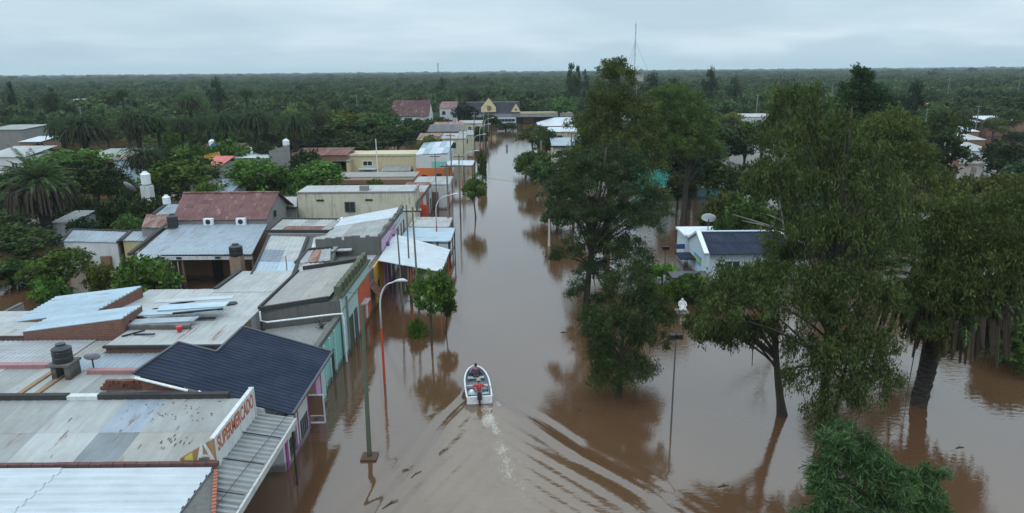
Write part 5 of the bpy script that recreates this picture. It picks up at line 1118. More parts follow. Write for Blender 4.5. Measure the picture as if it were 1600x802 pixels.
def person(label, loc, rz, shirt, pants, mode, armL, armR, hair=HAIR, hat=None, pant_short=True):
    t = thing('person', label, 'person', loc, None, rz)
    hip = .0; sc = 1.0
    J = [(0, 0, .10, .13, .11), (0, .01, .33, .125, .095), (0, .02, .52, .15, .10), (0, .02, .62, .055), (0, .05, .74, .075, .09), (0, .04, .86, .07, .085)]
    E = [(0, 1), (1, 2), (2, 3), (3, 4), (4, 5)]
    def limb(fr, pts, hand=None):
        a = fr
        for p in pts: J.append(p); E.append((a, len(J) - 1)); a = len(J) - 1
        return a
    ends = []
    for sgn, A in ((-1, armL), (1, armR)):
        e = limb(2, [(sgn * .19, .02, .53, .06), (*A[0], .045), (*A[1], .032), (*A[2], .038, .022)])
        hx, hy, hz = A[2]; d = (Vector(A[2]) - Vector(A[1])).normalized(); up = Vector((0, 0, 1)); sd_ = d.cross(up).normalized()
        for k in range(4): # fingers of unequal length
            o_ = sd_ * (-.03 + .02 * k); l = (.06, .075, .07, .055)[k]
            limb(e, [tuple(Vector(A[2]) + o_ + d * .03) + (.010,), tuple(Vector(A[2]) + o_ + d * (.03 + l) - up * .02) + (.008,)])
        limb(e, [tuple(Vector(A[2]) - sd_ * .045 * sgn + d * .01) + (.011,), tuple(Vector(A[2]) - sd_ * .06 * sgn + d * .05) + (.009,)])
    if mode == 'sit':
        L2 = []
        for sgn in (-1, 1): limb(0, [(sgn * .09, .02, .08, .095), (sgn * .16, .42, .13, .07), (sgn * .17, .46, -.26, .05), (sgn * .17, .56, -.30, .045, .03)])
    else:
        for sgn in (-1, 1): limb(0, [(sgn * .09, .0, .02, .095), (sgn * .11, .03, -.38, .07), (sgn * .12, 0, -.80, .05), (sgn * .12, .12, -.83, .045, .03)])
    body = skin_obj('body', J, E, SKIN, t)
    # shirt over torso and upper arms
    js = [(0, 0, .06, .155, .135), (0, .01, .33, .15, .12), (0, .02, .53, .175, .125), (0, .02, .585, .085)]; es = [(0, 1), (1, 2), (2, 3)]
    for sgn, A in ((-1, armL), (1, armR)):
        m_ = Vector((sgn * .19, .02, .53)).lerp(Vector(A[0]), .8); js += [(sgn * .19, .02, .53, .082), (*m_, .066)]; n_ = len(js); es += [(2, n_ - 2), (n_ - 2, n_ - 1)]
    skin_obj('shirt', js, es, shirt, t)
    jp = [(0, 0, .10, .16, .14)]; ep = []
    for sgn in (-1, 1):
        q = [(sgn * .09, .02, .07, .115), (sgn * .155, .38, .125, .09)] if mode == 'sit' else [(sgn * .09, 0, .0, .115), (sgn * .11, .03, -.36, .088)]
        if not pant_short: q += [(sgn * .17, .45, -.2, .065)] if mode == 'sit' else [(sgn * .12, 0, -.74, .065)]
        a = 0
        for p in q: jp.append(p); ep.append((a, len(jp) - 1)); a = len(jp) - 1
    skin_obj('trousers', jp, ep, pants, t)
    hm = MB().lathe([(.06, -.10), (.092, -.03), (.098, .03), (.085, .08), (.05, .115), (.005, .125)], 14, (0, .03, .83)); part(t, 'hair', hm, hair, True, world_=False)
    part(t, 'nose', MB().tube([(0, .125, .83), (0, .155, .79), (0, .13, .775)], [.01, .016, .008], 6), SKIN, world_=False)
    for sgn in (-1, 1): part(t, 'eye', MB().lathe([(.001, -.01), (.011, 0), (.001, .01)], 6, (sgn * .032, .128, .815)), DARK, world_=False); part(t, 'ear', MB().lathe([(.005, -.03), (.018, 0), (.006, .035)], 6, (sgn * .082, .045, .80)), SKIN, world_=False)
    part(t, 'mouth', MB().bar((-.025, .127, .745), (.025, .127, .745), .008, .008), plain('lips', (.2, .07, .05)), world_=False)
    if hat: part(t, 'cap', MB().lathe([(.16, .875), (.165, .885), (.10, .89), (.10, .95), (.06, .985), (.01, .99)], 16, (0, .04, 0)), hat, True, world_=False)
    return t
def bp_(x, y, z): c, s = math.cos(-ang), math.sin(-ang); return (STERN.x + x * c - y * s, STERN.y + x * s + y * c, .02 + z)
person('boatman in a red sleeveless top steering at the outboard motor of the white boat', bp_(.02, .78, .36), -ang, plain('red_vest', (.50, .03, .035)), plain('grey_shorts', (.20, .22, .25)), 'sit',
       ((-.42, .08, .42), (-.62, .26, .36), (-.76, .36, .30)), ((.42, .02, .42), (.60, .12, .34), (.74, .22, .28)), hat=plain('straw_cap', (.35, .28, .2)))
person('person in a purple shirt sitting at the bow of the white boat', bp_(.0, 3.25, .37), -ang, plain('purple_shirt', (.10, .045, .10)), plain('dark_trousers', (.03, .035, .045)), 'sit',
       ((-.34, .02, .30), (-.40, .22, .22), (-.33, .38, .20)), ((.34, .02, .30), (.40, .22, .22), (.33, .38, .20)), pant_short=False)
person('person in dark clothes standing thigh deep in floodwater far up the street', (-1.1, 190, .45), 3.1, plain('dark_shirt', (.04, .045, .07)), plain('dark_trousers', (.03, .035, .045)), 'stand',
       ((-.26, .0, .30), (-.28, .08, .06), (-.27, .16, -.08)), ((.26, .0, .30), (.28, .08, .06), (.27, .16, -.08)), pant_short=False)
for k, (px, py, l, az, lab) in enumerate(((693, 705, .7, .9, 'dark branch floating behind the left wake wave'), (650, 742, .8, 1.0, 'long dark reed floating far left of the wake'), (610, 788, 1.0, .9, 'dark drifting branch at the bottom of the left wake'), (634, 735, .35, .2, 'small knot of debris floating right of the mossy pole'), (572, 610, .5, -.4, 'twigs drifting beside the mossy pole'), (905, 640, .5, 2.2, 'thin stick floating right of the wake'), (1130, 760, .6, .3, 'clump of leaves drifting near the bottom centre right'), (1500, 700, .5, .2, 'small stick floating on the right hand water'), (880, 520, .4, .1, 'leafy twig floating beside the casuarinas'))):
    p = P(px, py, 0); t = thing('floating_branch', lab, 'branch', (p.x, p.y, .0), 'floating debris', az)
    part(t, 'stick', MB().tube([(-l / 2, 0, .02), (0, .05, .03), (l / 2, -.02, .015)], [.03, .035, .015], 5).tube([(0, .05, .03), (l * .3, .18, .02)], [.02, .01], 4), BARK, world_=False)
for i, v in enumerate(main[:6]):
    wire(('first', 'second', 'third', 'fourth', 'fifth', 'sixth')[i] + ' house drop wire running from the kerb poles to the facades', v + Vector((-.5, 0, -.2)), (-12.1, v.y + 2.5, 3.9), .25, .012)

for k, (q, lab) in enumerate(((((1437, 470, 38), (1431, 540, 38), (1420, 600, 38), (1412, 655, 38)), 'long dark creeper hanging from the crown beside the leaning palm trunk'), (((1177, 520, 37), (1176, 545, 37), (1175, 572, 37)), 'short creeper dangling from the left eucalyptus branches'))):
    t = part(None, 'hanging_creeper', MB().tube([PY(*c) for c in q], [.035, .03, .025, .012][:len(q)], 5), BARK); tag(t, lab, 'creeper')
# ------------------------------------------------------------------ vegetation
rng = np.random.default_rng(11)
GR_D = (.040, .064, .016, 1); GR_M = (.058, .098, .020, 1); GR_B = (.078, .132, .022, 1); GR_Y = (.115, .130, .023, 1); GR_O = (.070, .078, .024, 1); GR_G = (.038, .064, .027, 1); GR_K = (.018, .033, .014, 1); GR_L = (.11, .19, .02, 1)
def template(kind, seed):
    r = np.random.default_rng(seed); R = random.Random(seed)
    if kind == 'broad': lobes = [(0, 0, 5.0, 2.6, 2.6, 2.4)] + [(R.uniform(-1.6, 1.6), R.uniform(-1.6, 1.6), R.uniform(3.8, 6.6), 1.5, 1.5, 1.2) for _ in range(5)]
    elif kind == 'tall': lobes = [(R.uniform(-.7, .7), R.uniform(-.7, .7), 2.8 + k * 1.05, 1.9 - .2 * k, 1.9 - .2 * k, 1.1) for k in range(5)] + [(R.uniform(-1.8, 1.8), R.uniform(-1.8, 1.8), R.uniform(3.4, 5.6), 1.1, 1.1, .9) for _ in range(4)]
    elif kind == 'bush': lobes = [(0, 0, 1.8, 2.4, 2.4, 2.0)] + [(R.uniform(-1.5, 1.5), R.uniform(-1.5, 1.5), R.uniform(1, 3.0), 1.3, 1.3, 1.2) for _ in range(4)]
    else: lobes = [(0, 0, 2.2 + k * .95, 2.2 - .3 * k, 2.2 - .3 * k, .55) for k in range(6)]
    C, A, Ls, Ws, tone, CC = crown_arrays(lobes, 130, 30, .62, .34, .62, r, flat=.75)
    cm = leaf_mesh('crown', C, A, Ls, Ws, tone, LEAF, r)
    tg = [tuple(c) for c in CC[r.choice(len(CC), 14)]]
    tb, lb = branch_mb((0, 0, 0), (R.uniform(-.3, .3), R.uniform(-.3, .3)), 6.2 if kind != 'bush' else 2.6, .2, tg, R, 7)
    tb.v = tb.v + lb.v; k0 = len(tb.v) - len(lb.v); tb.f = tb.f + [tuple(i + k0 for i in f) for f in lb.f]
    return tb.mesh('trunk', BARK), cm
TPL = {k: [template(k, s) for s in ss] for k, ss in {'broad': (1, 2, 3), 'tall': (4, 5), 'bush': (6, 7), 'conif': (8,)}.items()}
H0 = {'broad': 7.8, 'tall': 8.2, 'bush': 4.2, 'conif': 7.7}; W0 = {'broad': 5.5, 'tall': 4.5, 'bush': 4.8, 'conif': 4.2}
trng = random.Random(3); placed = []; crowns = []
def tree(x, y, h, w, kind, col, label, group=None, cat='tree', name=None, base=-.3):
    tm, cm = trng.choice(TPL[kind]); name = name or {'broad': 'broadleaf_tree', 'tall': 'tall_tree', 'bush': 'bush', 'conif': 'conifer_tree'}[kind]
    t = thing(name, label, cat, (x, y, base), group, trng.uniform(0, 6.28)); t.scale = (w / W0[kind], w / W0[kind] * trng.uniform(.9, 1.1), (h - base) / H0[kind])
    a = link('trunk', tm, t); c = link('crown', cm, t); c.color = col; crowns.append(c); placed.append((x, y, w / 2)); return t
def T(px, ptop, Y, wpx, kind, col, label, **k):
    p = PY(px, ptop, Y); D = math.hypot(p.x * 0, Y) ; w = wpx * (Y * .967 + 4) / 1100
    return tree(p.x, Y, max(2.0, p.z), w, kind, col, label, **k)
# explicit trees: pixel of the top centre, depth, width in pixels
for a in [
 (670, 409, 50.5, 62, 'broad', GR_B, 'bright green street tree standing in the water in front of the white canopy'),
 (695, 445, 52.5, 36, 'broad', GR_B, 'low right hand neighbour of the bright street tree by the white canopy'),
 (741, 268, 98, 38, 'broad', GR_B, 'small round bright green street tree beside the torn sheet canopies'),
 (752, 225, 131, 14, 'bush', GR_M, 'little shrub growing at the posts of the far white canopy'),
 (30, 345, 72, 105, 'broad', GR_D, 'dark leafy tree below the big palm at the left edge'),
 (90, 382, 63, 100, 'broad', GR_B, 'bright leafy tree rising from the flooded yard beside the palm'),
 (75, 425, 60, 60, 'bush', GR_B, 'low bright shrub in the brown yard water left of the white house'),
 (225, 388, 61, 95, 'bush', GR_B, 'leafy bright green tree hiding the veranda corner'),
 (150, 405, 62, 45, 'bush', GR_Y, 'thin pale shrub in front of the brown door'),
 (172, 302, 88, 58, 'bush', GR_D, 'round dark shrub between the dish and the white yard house'),
 (222, 298, 86, 56, 'bush', GR_D, 'round dark shrub below the white water tank'),
 (200, 325, 82, 50, 'bush', GR_M, 'low shrub in front of the two round dark shrubs'),
 (95, 228, 105, 120, 'broad', GR_B, 'broad green tree behind the big palm at left'),
 (165, 268, 106, 60, 'broad', GR_M, 'mid green tree in front of the sagging grey roof'),
 (60, 262, 110, 60, 'broad', GR_D, 'dark tree below the long white house'),
 (205, 272, 104, 40, 'bush', GR_D, 'dark bush at the foot of the slim palm'),
 (180, 222, 132, 60, 'bush', GR_M, 'mid green clump under the second row palm'),
 (120, 225, 128, 70, 'bush', GR_D, 'dark clump under the leftmost row palm'),
 (255, 225, 128, 70, 'bush', GR_D, 'dark clump under the middle of the palm row'),
 (300, 215, 128, 60, 'bush', GR_M, 'green clump left of the ochre wall'),
 (262, 193, 134, 26, 'broad', GR_B, 'small upright bright tree poking up in the palm row'),
 (360, 205, 131, 60, 'bush', GR_B, 'bright clump behind the blue barrel'),
 (420, 212, 133, 60, 'bush', GR_D, 'dark clump behind the grey block house roof'),
 (470, 222, 128, 60, 'bush', GR_D, 'dark clump right of the grey stair tower'),
 (60, 212, 135, 50, 'bush', GR_D, 'dark clump right of the grey box house'),
 (120, 285, 92, 60, 'bush', GR_D, 'dark shrub by the stained yard wall'),
 (440, 262, 100, 50, 'bush', GR_M, 'shrub beside the grey stair tower foot'),
 (345, 292, 92, 40, 'bush', GR_M, 'shrub at the right of the grey slate roof'),
 (25, 300, 92, 110, 'broad', GR_D, 'dark broad tree right behind the trunk of the big palm'),
 (95, 318, 88, 70, 'bush', GR_D, 'dark thicket right of the big palm trunk'),
 (130, 330, 83, 50, 'bush', GR_K, 'very dark thicket behind the white yard house'),
 (10, 400, 66, 90, 'bush', GR_D, 'dark thicket in the yard water at the left edge'),
 (45, 395, 68, 70, 'bush', GR_D, 'dark bush below the leafy tree at left'),
 (-10, 330, 80, 110, 'broad', GR_D, 'dark tree cut by the left edge beside the big palm'),
 (600, 182, 222, 40, 'bush', GR_D, 'dark shrub before the left corner of the barn'),
 (650, 180, 222, 60, 'bush', GR_D, 'dark shrub along the wall of the barn'),
 (690, 178, 240, 40, 'bush', GR_D, 'dark shrub between the barn and the cottage'),
 (15, 260, 100, 80, 'broad', GR_D, 'dark tree at the left edge behind the big palm'),
 (140, 240, 104, 100, 'broad', GR_D, 'dark green tree right behind the big palm crown'),
 (286, 230, 100, 112, 'broad', GR_B, 'large bright green tree behind the small white tank'),
 (250, 270, 98, 70, 'broad', GR_M, 'mid green tree at the left of the large bright tree'),
 (330, 275, 93, 55, 'bush', GR_B, 'bright shrub over the grey slate roof'),
 (408, 240, 98, 108, 'broad', GR_B, 'large bright tree behind the right end of the red tile roof'),
 (375, 262, 102, 60, 'broad', GR_M, 'mid green tree under the grey block wall'),
 (490, 244, 102, 90, 'broad', GR_B, 'mid green tree behind the cream block left of the cream house'),
 (455, 278, 95, 50, 'bush', GR_M, 'low tree at the left back corner of the cream block'),
 (525, 262, 118, 30, 'bush', GR_D, 'shrub beside the small cream lean-to'),
 (585, 273, 104, 30, 'bush', GR_B, 'small bright tree in front of the long dark shed'),
 (505, 172, 165, 110, 'broad', GR_B, 'broad mid green tree left in the big grove behind the cream house'),
 (545, 168, 172, 90, 'broad', GR_Y, 'yellowish tree at the top of the big grove behind the cream house'),
 (590, 172, 165, 95, 'broad', GR_D, 'dark tree in the middle of the big grove behind the cream house'),
 (620, 190, 158, 70, 'broad', GR_D, 'dark tree at the right of the big grove behind the cream house'),
 (480, 205, 150, 75, 'broad', GR_D, 'dark tree at the lower left of the big grove'),
 (560, 205, 150, 90, 'broad', GR_D, 'dark tree low in the middle of the big grove'),
 (675, 207, 150, 46, 'broad', GR_B, 'rounded bright green tree behind the tin roofs'),
 (724, 158, 240, 42, 'broad', GR_K, 'very dark tree in front of the left wing of the station'),
 (767, 176, 240, 30, 'broad', GR_D, 'tree in front of the cream station gable'),
 (750, 195, 200, 26, 'bush', GR_D, 'shrub at the foot of the far street lamps'),
 (790, 190, 250, 40, 'bush', GR_D, 'low shrubs in front of the coach'),
 (833, 190, 165, 62, 'broad', GR_O, 'round olive tree on the right kerb far up the street'),
 (855, 198, 150, 44, 'broad', GR_D, 'dark tree in front of the beige shop'),
 (822, 234, 135, 34, 'bush', GR_B, 'bright low shrub at the right kerb far up the street'),
 (838, 228, 128, 50, 'broad', GR_M, 'mid green tree at the right kerb before the beige shop'),
 (862, 238, 108, 70, 'broad', GR_D, 'dark tree on the right kerb leaning over the water'),
 (898, 250, 96, 70, 'broad', GR_D, 'dark crown filling the kerb row between the beige shop and the spreading casuarina'),
 (872, 285, 88, 52, 'conif', GR_D, 'dark low conifer at the water just before the spreading casuarina'),
 (1062, 268, 98, 56, 'broad', GR_O, 'olive tree standing at the edge of the far plaza water'),
 (1130, 320, 74, 46, 'bush', GR_D, 'dark bush behind the plaza dish'),
 (893, 97, 330, 24, 'conif', GR_G, 'hazy dark conifer on the skyline left of the willow crown'),
 (903, 101, 330, 16, 'conif', GR_G, 'second slimmer hazy conifer on the skyline'),
 (915, 108, 420, 14, 'tall', GR_G, 'faint small tree right of the two skyline conifers'),
 (1111, 105, 300, 22, 'tall', GR_G, 'lone tall dark tree on the skyline right of centre'),
 (1149, 118, 290, 24, 'tall', GR_G, 'rounded dark tree right of the lone skyline tree'),
 (1019, 113, 280, 30, 'tall', GR_G, 'dark tree right beside the small water tower'),
 (1050, 120, 230, 44, 'broad', GR_D, 'dark tree behind the yellow green plaza trees'),
 (13, 126, 250, 18, 'conif', GR_K, 'dark narrow tree on the skyline at the far left'),
 (76, 135, 240, 26, 'broad', GR_D, 'rounded dark tree on the skyline at left'),
 (336, 121, 260, 26, 'tall', GR_G, 'spiky tall tree breaking the skyline above the palms'),
 (690, 122, 420, 24, 'tall', GR_G, 'hazy tree at the foot of the small mast'),
 (595, 160, 210, 60, 'broad', GR_D, 'dark round tree left of the rusty barn'),
 (800, 165, 330, 100, 'broad', GR_D, 'dark tree mass behind the station'),
 (850, 150, 320, 70, 'broad', GR_D, 'dark broad tree behind the right end of the station'),
 (875, 148, 270, 60, 'broad', GR_M, 'broad tree behind the white hipped hall'),
 (1310, 150, 125, 50, 'tall', GR_D, 'dark tree between the great eucalyptus and the rounded tall tree'),
 (175, 258, 115, 46, 'bush', GR_M, 'mid green bush under the eave of the sagging grey roof'),
 (148, 260, 115, 46, 'bush', GR_D, 'dark bush at the left end of the sagging grey roof'),
 (1432, 125, 190, 32, 'tall', GR_K, 'very dark upright tree in the right woods'),
 (1488, 163, 150, 60, 'broad', GR_B, 'bright rounded tree left of the white sheds'),
 (1450, 188, 150, 54, 'broad', GR_D, 'dark tree mass left of the stepped tin roofs'),
 (1432, 214, 112, 70, 'broad', GR_K, 'very dark tree in front of the stepped tin roofs'),
 (1395, 165, 140, 80, 'tall', GR_M, 'mid green tree behind the yellow tipped crown'),
 (1566, 214, 120, 64, 'broad', GR_D, 'dark tree in front of the long brick shed'),
 (1590, 215, 110, 70, 'broad', GR_D, 'dark tree at the right edge by the town houses'),
 (1528, 262, 88, 50, 'bush', GR_O, 'olive shrub in front of the grey tin roof'),
 (1500, 275, 80, 60, 'bush', GR_Y, 'yellow green shrub below the open white shed'),
 (1570, 262, 75, 90, 'broad', GR_Y, 'yellow green tree at the right edge below the roofs'),
 (1596, 300, 66, 90, 'broad', GR_B, 'bright green tree at the right edge above the water'),
 (1590, 372, 52, 70, 'bush', GR_M, 'leafy shrub touching the right edge at mid height'),
 (1598, 488, 45, 105, 'bush', GR_M, 'low spreading shrub on the bank at the right edge'),
 (1110, 185, 125, 120, 'broad', GR_D, 'wide dark tree right of the turquoise house'),
 (1090, 215, 112, 80, 'broad', GR_K, 'very dark tree overhanging the far plaza water'),
 (1170, 185, 130, 90, 'broad', GR_D, 'dark tree behind the flooded plaza lawn'),
 (1145, 245, 92, 90, 'broad', GR_D, 'low dark tree at the far bank of the plaza water'),
 (1130, 280, 84, 70, 'bush', GR_O, 'olive shrub behind the satellite dish'),
 (1180, 290, 80, 90, 'bush', GR_M, 'bushy tree behind the office roof'),
 (1036, 408, 66, 44, 'bush', GR_L, 'bright green hedge bush left of the plaza office'),
 (1052, 440, 61, 50, 'bush', GR_L, 'low bright shrub at the foot of the dark plaza lamp'),
 (1085, 425, 60, 55, 'bush', GR_M, 'shrub in front of the grey annex roof'),
 (1120, 430, 58, 60, 'bush', GR_M, 'leafy shrub hiding the office corner'),
 (1195, 412, 60, 70, 'broad', GR_D, 'dark tree in front of the navy office roof'),
 (1270, 300, 78, 110, 'broad', GR_D, 'broad tree behind the great eucalyptus trunk'),
 (1360, 280, 78, 110, 'broad', GR_D, 'broad dark tree between the two big eucalyptus crowns'),
 (1330, 360, 62, 120, 'broad', GR_D, 'dark tree low behind the great eucalyptus'),
 (1440, 330, 66, 120, 'broad', GR_M, 'mid green tree behind the leaning palm'),
 (1530, 300, 64, 100, 'broad', GR_D, 'dark tree behind the leaning palm crown'),
 (1245, 225, 100, 100, 'tall', GR_D, 'dark tall tree behind the great eucalyptus crown'),
 (1400, 235, 95, 110, 'tall', GR_D, 'dark tall tree right behind the yellow tipped crown'),
 (1000, 175, 150, 120, 'broad', GR_D, 'dark tree behind the tall willow'),
 (935, 165, 160, 90, 'broad', GR_O, 'olive tree behind the tall willow at left'),
]: T(*a)
t = T(652, 487, 52, 30, 'bush', GR_B, 'small shrub with a muddy planter ring left of the street tree', base=-1.3)
# ---- palms
def frond_arrays(L, r, n=34, droop=1.0, wl=.5, lw=.05, el=.9, az=0.0):
    """one feather frond: arching rachis with leaflets; returns centres, axes, lengths, widths, rachis pts"""
    pts = []; p = np.array([0., 0., 0.]); a = el
    for i in range(n // 2 + 1): pts.append(p.copy()); a -= droop * 2.0 / (n // 2); p = p + np.array([math.cos(a), 0, math.sin(a)]) * L / (n // 2)
    pts = np.array(pts); ca, sa = math.cos(az), math.sin(az); Rz = np.array([[ca, -sa, 0], [sa, ca, 0], [0, 0, 1]])
    C, A, Ls = [], [], []
    m = len(pts) - 1
    for i in range(1, m + 1):
        d = pts[i] - pts[i - 1]; d /= np.linalg.norm(d); sd_ = np.array([0, 1, 0]); up = np.cross(d, sd_)
        l = wl * (math.sin(math.pi * min(1, (i / m) * .85 + .12)) ** .6)
        for sgn in (-1, 1):
            for h in (0, .5):
                ax = sd_ * sgn * .85 + d * .55 - np.array([0, 0, .35]) + r.normal(size=3) * .08; ax /= np.linalg.norm(ax)
                C.append(pts[i] - d * h * L / m + ax * l / 2); A.append(ax); Ls.append(l)
    C = np.array(C) @ Rz.T; A = np.array(A) @ Rz.T; return C, A, np.array(Ls), np.full(len(Ls), lw), pts @ Rz.T
def palm_crown(seed, nf=100, L=5.0, lw=.10):
    r = np.random.default_rng(seed); Cs, As, Ls, Ws, Ts = [], [], [], [], []
    for k in range(nf):
        f = k / nf; el = 1.35 - 1.85 * f + r.normal() * .08; dr = .45 + .55 * (1 - f) + .12 * r.random(); L_ = L * (.85 + .25 * r.random()) * (1 if f < .8 else .85)
        C, A, l, w, pts = frond_arrays(L_, r, 26, dr, .42, lw, el, k * 2.399 + r.normal() * .1)
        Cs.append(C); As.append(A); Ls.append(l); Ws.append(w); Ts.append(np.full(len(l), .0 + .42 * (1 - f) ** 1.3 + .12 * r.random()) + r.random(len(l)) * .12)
        rc = (pts[1:] + pts[:-1]) / 2; ra = pts[1:] - pts[:-1]; Cs.append(rc); As.append(ra); Ls.append(np.linalg.norm(ra, axis=1) * 1.3); Ws.append(np.full(len(rc), .12 + .18 * f)); Ts.append(np.full(len(rc), .45 + .5 * f))
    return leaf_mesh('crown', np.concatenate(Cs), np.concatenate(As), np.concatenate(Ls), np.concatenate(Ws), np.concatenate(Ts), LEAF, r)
PALMC = [palm_crown(s) for s in (21, 22, 23)]
PBARK = plaster('palm_bark', (.024, .018, .014), .6, (.02, .016, .013), bump=.8)
def palm_trunk(h, r=.42, lean=(0, 0)):
    pts, rs = [(0, 0, -1.2)], [r * 1.1]; n = max(6, int(h / .15))
    for i in range(n + 1): t_ = i / n; pts.append((lean[0] * t_, lean[1] * t_, h * t_)); rs.append(r * (1.04 if i % 2 else .985) * (1 + .25 * max(0, t_ - .85) / .15))
    mb = MB().tube(pts, rs, 12); jr = random.Random(int(h * 100)); mb.v = [(x + jr.uniform(-.045, .045) * r * 2.4, y + jr.uniform(-.045, .045) * r * 2.4, z + jr.uniform(-.04, .04)) for x, y, z in mb.v]; return mb
skirt_mb = MB()
for k in range(190):
    a = k * 2.399; r_ = .4 + 2.1 * trng.random(); z = -trng.uniform(.2, 1.8)
    skirt_mb.tube([(math.cos(a) * .3, math.sin(a) * .3, -.1), (math.cos(a) * r_, math.sin(a) * r_, z * .5), (math.cos(a) * (r_ + .25), math.sin(a) * (r_ + .25), z - .7)], [.09, .12, .05], 4, False)
SK = skirt_mb.mesh('shade_dark_dead_fronds', plaster('dead_frond', (.020, .015, .011), .5))  # dead fronds coloured near black: the crown's inner shade is in the colour
def palm(x, y, ztop, sc, label, col=GR_M, group='date palms'):
    h = max(1.5, ztop - 3.0 * sc)
    t = thing('palm_tree', label, 'palm tree', (x, y, 0), group, trng.uniform(0, 6.28))
    part(t, 'trunk', palm_trunk(h, .42 * sc), PBARK, world_=False)
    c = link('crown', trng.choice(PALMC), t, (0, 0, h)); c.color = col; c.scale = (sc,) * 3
    s = link('shade_dark_dead_fronds', SK, t, (0, 0, h)); s.scale = (sc * 1.1,) * 3; placed.append((x, y, 4 * sc)); return t
for px, pt, Y, wp, lab in (
 (123, 165, 138, 78, 'date palm, leftmost broad crown of the long palm row'), (92, 178, 142, 50, 'date palm half hidden at the left of the leftmost broad crown'),
 (208, 158, 140, 68, 'date palm second in the row with tall full crown'), (243, 172, 143, 50, 'date palm right of the tall full crown in the row'),
 (280, 175, 140, 46, 'small date palm in the gap of the row left of centre'), (293, 138, 175, 46, 'tall date palm sticking out above the row'),
 (347, 165, 140, 56, 'date palm in the row above the salmon red roof'), (322, 172, 146, 44, 'date palm just left of the one above the salmon roof'),
 (395, 160, 142, 58, 'date palm above the grey block house'), (412, 168, 150, 44, 'date palm squeezed behind the one above the grey block house'),
 (457, 163, 138, 62, 'date palm above the grey stair tower with full crown'), (492, 165, 150, 42, 'date palm at the right end of the long row'),
 (383, 133, 215, 26, 'small far date palm above the row'), (188, 135, 215, 24, 'small far date palm on the wooded skyline at left'),
 (718, 133, 290, 24, 'far date palm left of the station gable'), (737, 133, 295, 26, 'far date palm just behind the left station wing'),
 (640, 150, 265, 18, 'far date palm behind the rusty barn'), (1122, 185, 128, 60, 'date palm right of the turquoise house'), (1195, 180, 140, 46, 'date palm right behind the flat pale roof'), (1400, 178, 200, 30, 'far date palm in the right woods'),
 (1508, 165, 190, 34, 'date palm behind the white sheds at right'), (523, 150, 210, 26, 'small far date palm right of the long row')):
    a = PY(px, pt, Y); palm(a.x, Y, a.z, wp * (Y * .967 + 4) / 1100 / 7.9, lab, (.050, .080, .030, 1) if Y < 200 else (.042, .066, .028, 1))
a = PY(222, 216, 100); palm(a.x, 100, a.z, .80, 'slim date palm standing alone above the white water tank', GR_G, 'date palms near the yards')
# near palms: every frond its own part
def frond_mesh(seed, L=4.0, droop=.9, el=0.0, dead=False):
    r = np.random.default_rng(seed); C, A, l, w, pts = frond_arrays(L, r, 44, droop, .62 if not dead else .4, .052, el, 0)
    rc = (pts[1:] + pts[:-1]) / 2; ra = pts[1:] - pts[:-1]
    C = np.concatenate([C, rc, rc]); A = np.concatenate([A, ra, ra]); l = np.concatenate([l, np.full(2 * len(rc), np.linalg.norm(ra[0]) * 1.25)]); w = np.concatenate([w, np.full(2 * len(rc), .10)])
    tone = np.concatenate([.12 + .4 * r.random(len(C) - 2 * len(rc)), np.full(2 * len(rc), .93)])
    return leaf_mesh('frond', C, A, l, w, tone, LEAF, r)
FR = [frond_mesh(31 + k, 4.0, d, 0) for k, d in enumerate((.35, .6, .85, 1.05))]
FD = frond_mesh(41, 3.2, .25, 0, True)
def near_palm(label, x, y, h, sc, lean=(0, 0), nf=84, r=.42, group='date palms near the yards'):
    t = thing('palm_tree', label, 'palm tree', (x, y, 0), group)
    part(t, 'trunk', palm_trunk(h, r, lean), PBARK, world_=False)
    for k in range(nf):
        f = k / nf; el = 1.35 - 1.75 * f + trng.uniform(-.12, .12)
        o = link('frond', FR[min(3, int(f * 3 + trng.random() * 1.5))] , t, (lean[0], lean[1], h)); o.rotation_euler = Euler((trng.uniform(-.2, .2), -el, k * 2.399 + trng.uniform(-.1, .1)), 'XYZ')
        o.scale = (sc * trng.uniform(.85, 1.1),) * 3; o.color = (.060, .092, .034, 1) if f < .6 else (.090, .088, .042, 1)
    for k in range(26):
        o = link('dead_frond', FD, t, (lean[0], lean[1], h - .2)); o.rotation_euler = Euler((0, trng.uniform(.9, 1.25), k * 2.399), 'XYZ'); o.scale = (sc * trng.uniform(.6, .9),) * 3; o.color = (.075, .055, .035, 1)
    s = link('shade_dark_frond_skirt', SK, t, (lean[0], lean[1], h)); s.scale = (sc * 1.25,) * 3
    placed.append((x, y, 4))
    return t
bp2 = PY(60, 285, 83); near_palm('big date palm with thick trunk at the left edge above the white yard house', bp2.x, 83, bp2.z, 1.22, nf=120, r=.62)
near_palm('leaning date palm with thick dark trunk standing in the water at right', 24.9, 39.5, 7.2, 1.15, (1.1, .6), 90, .47)
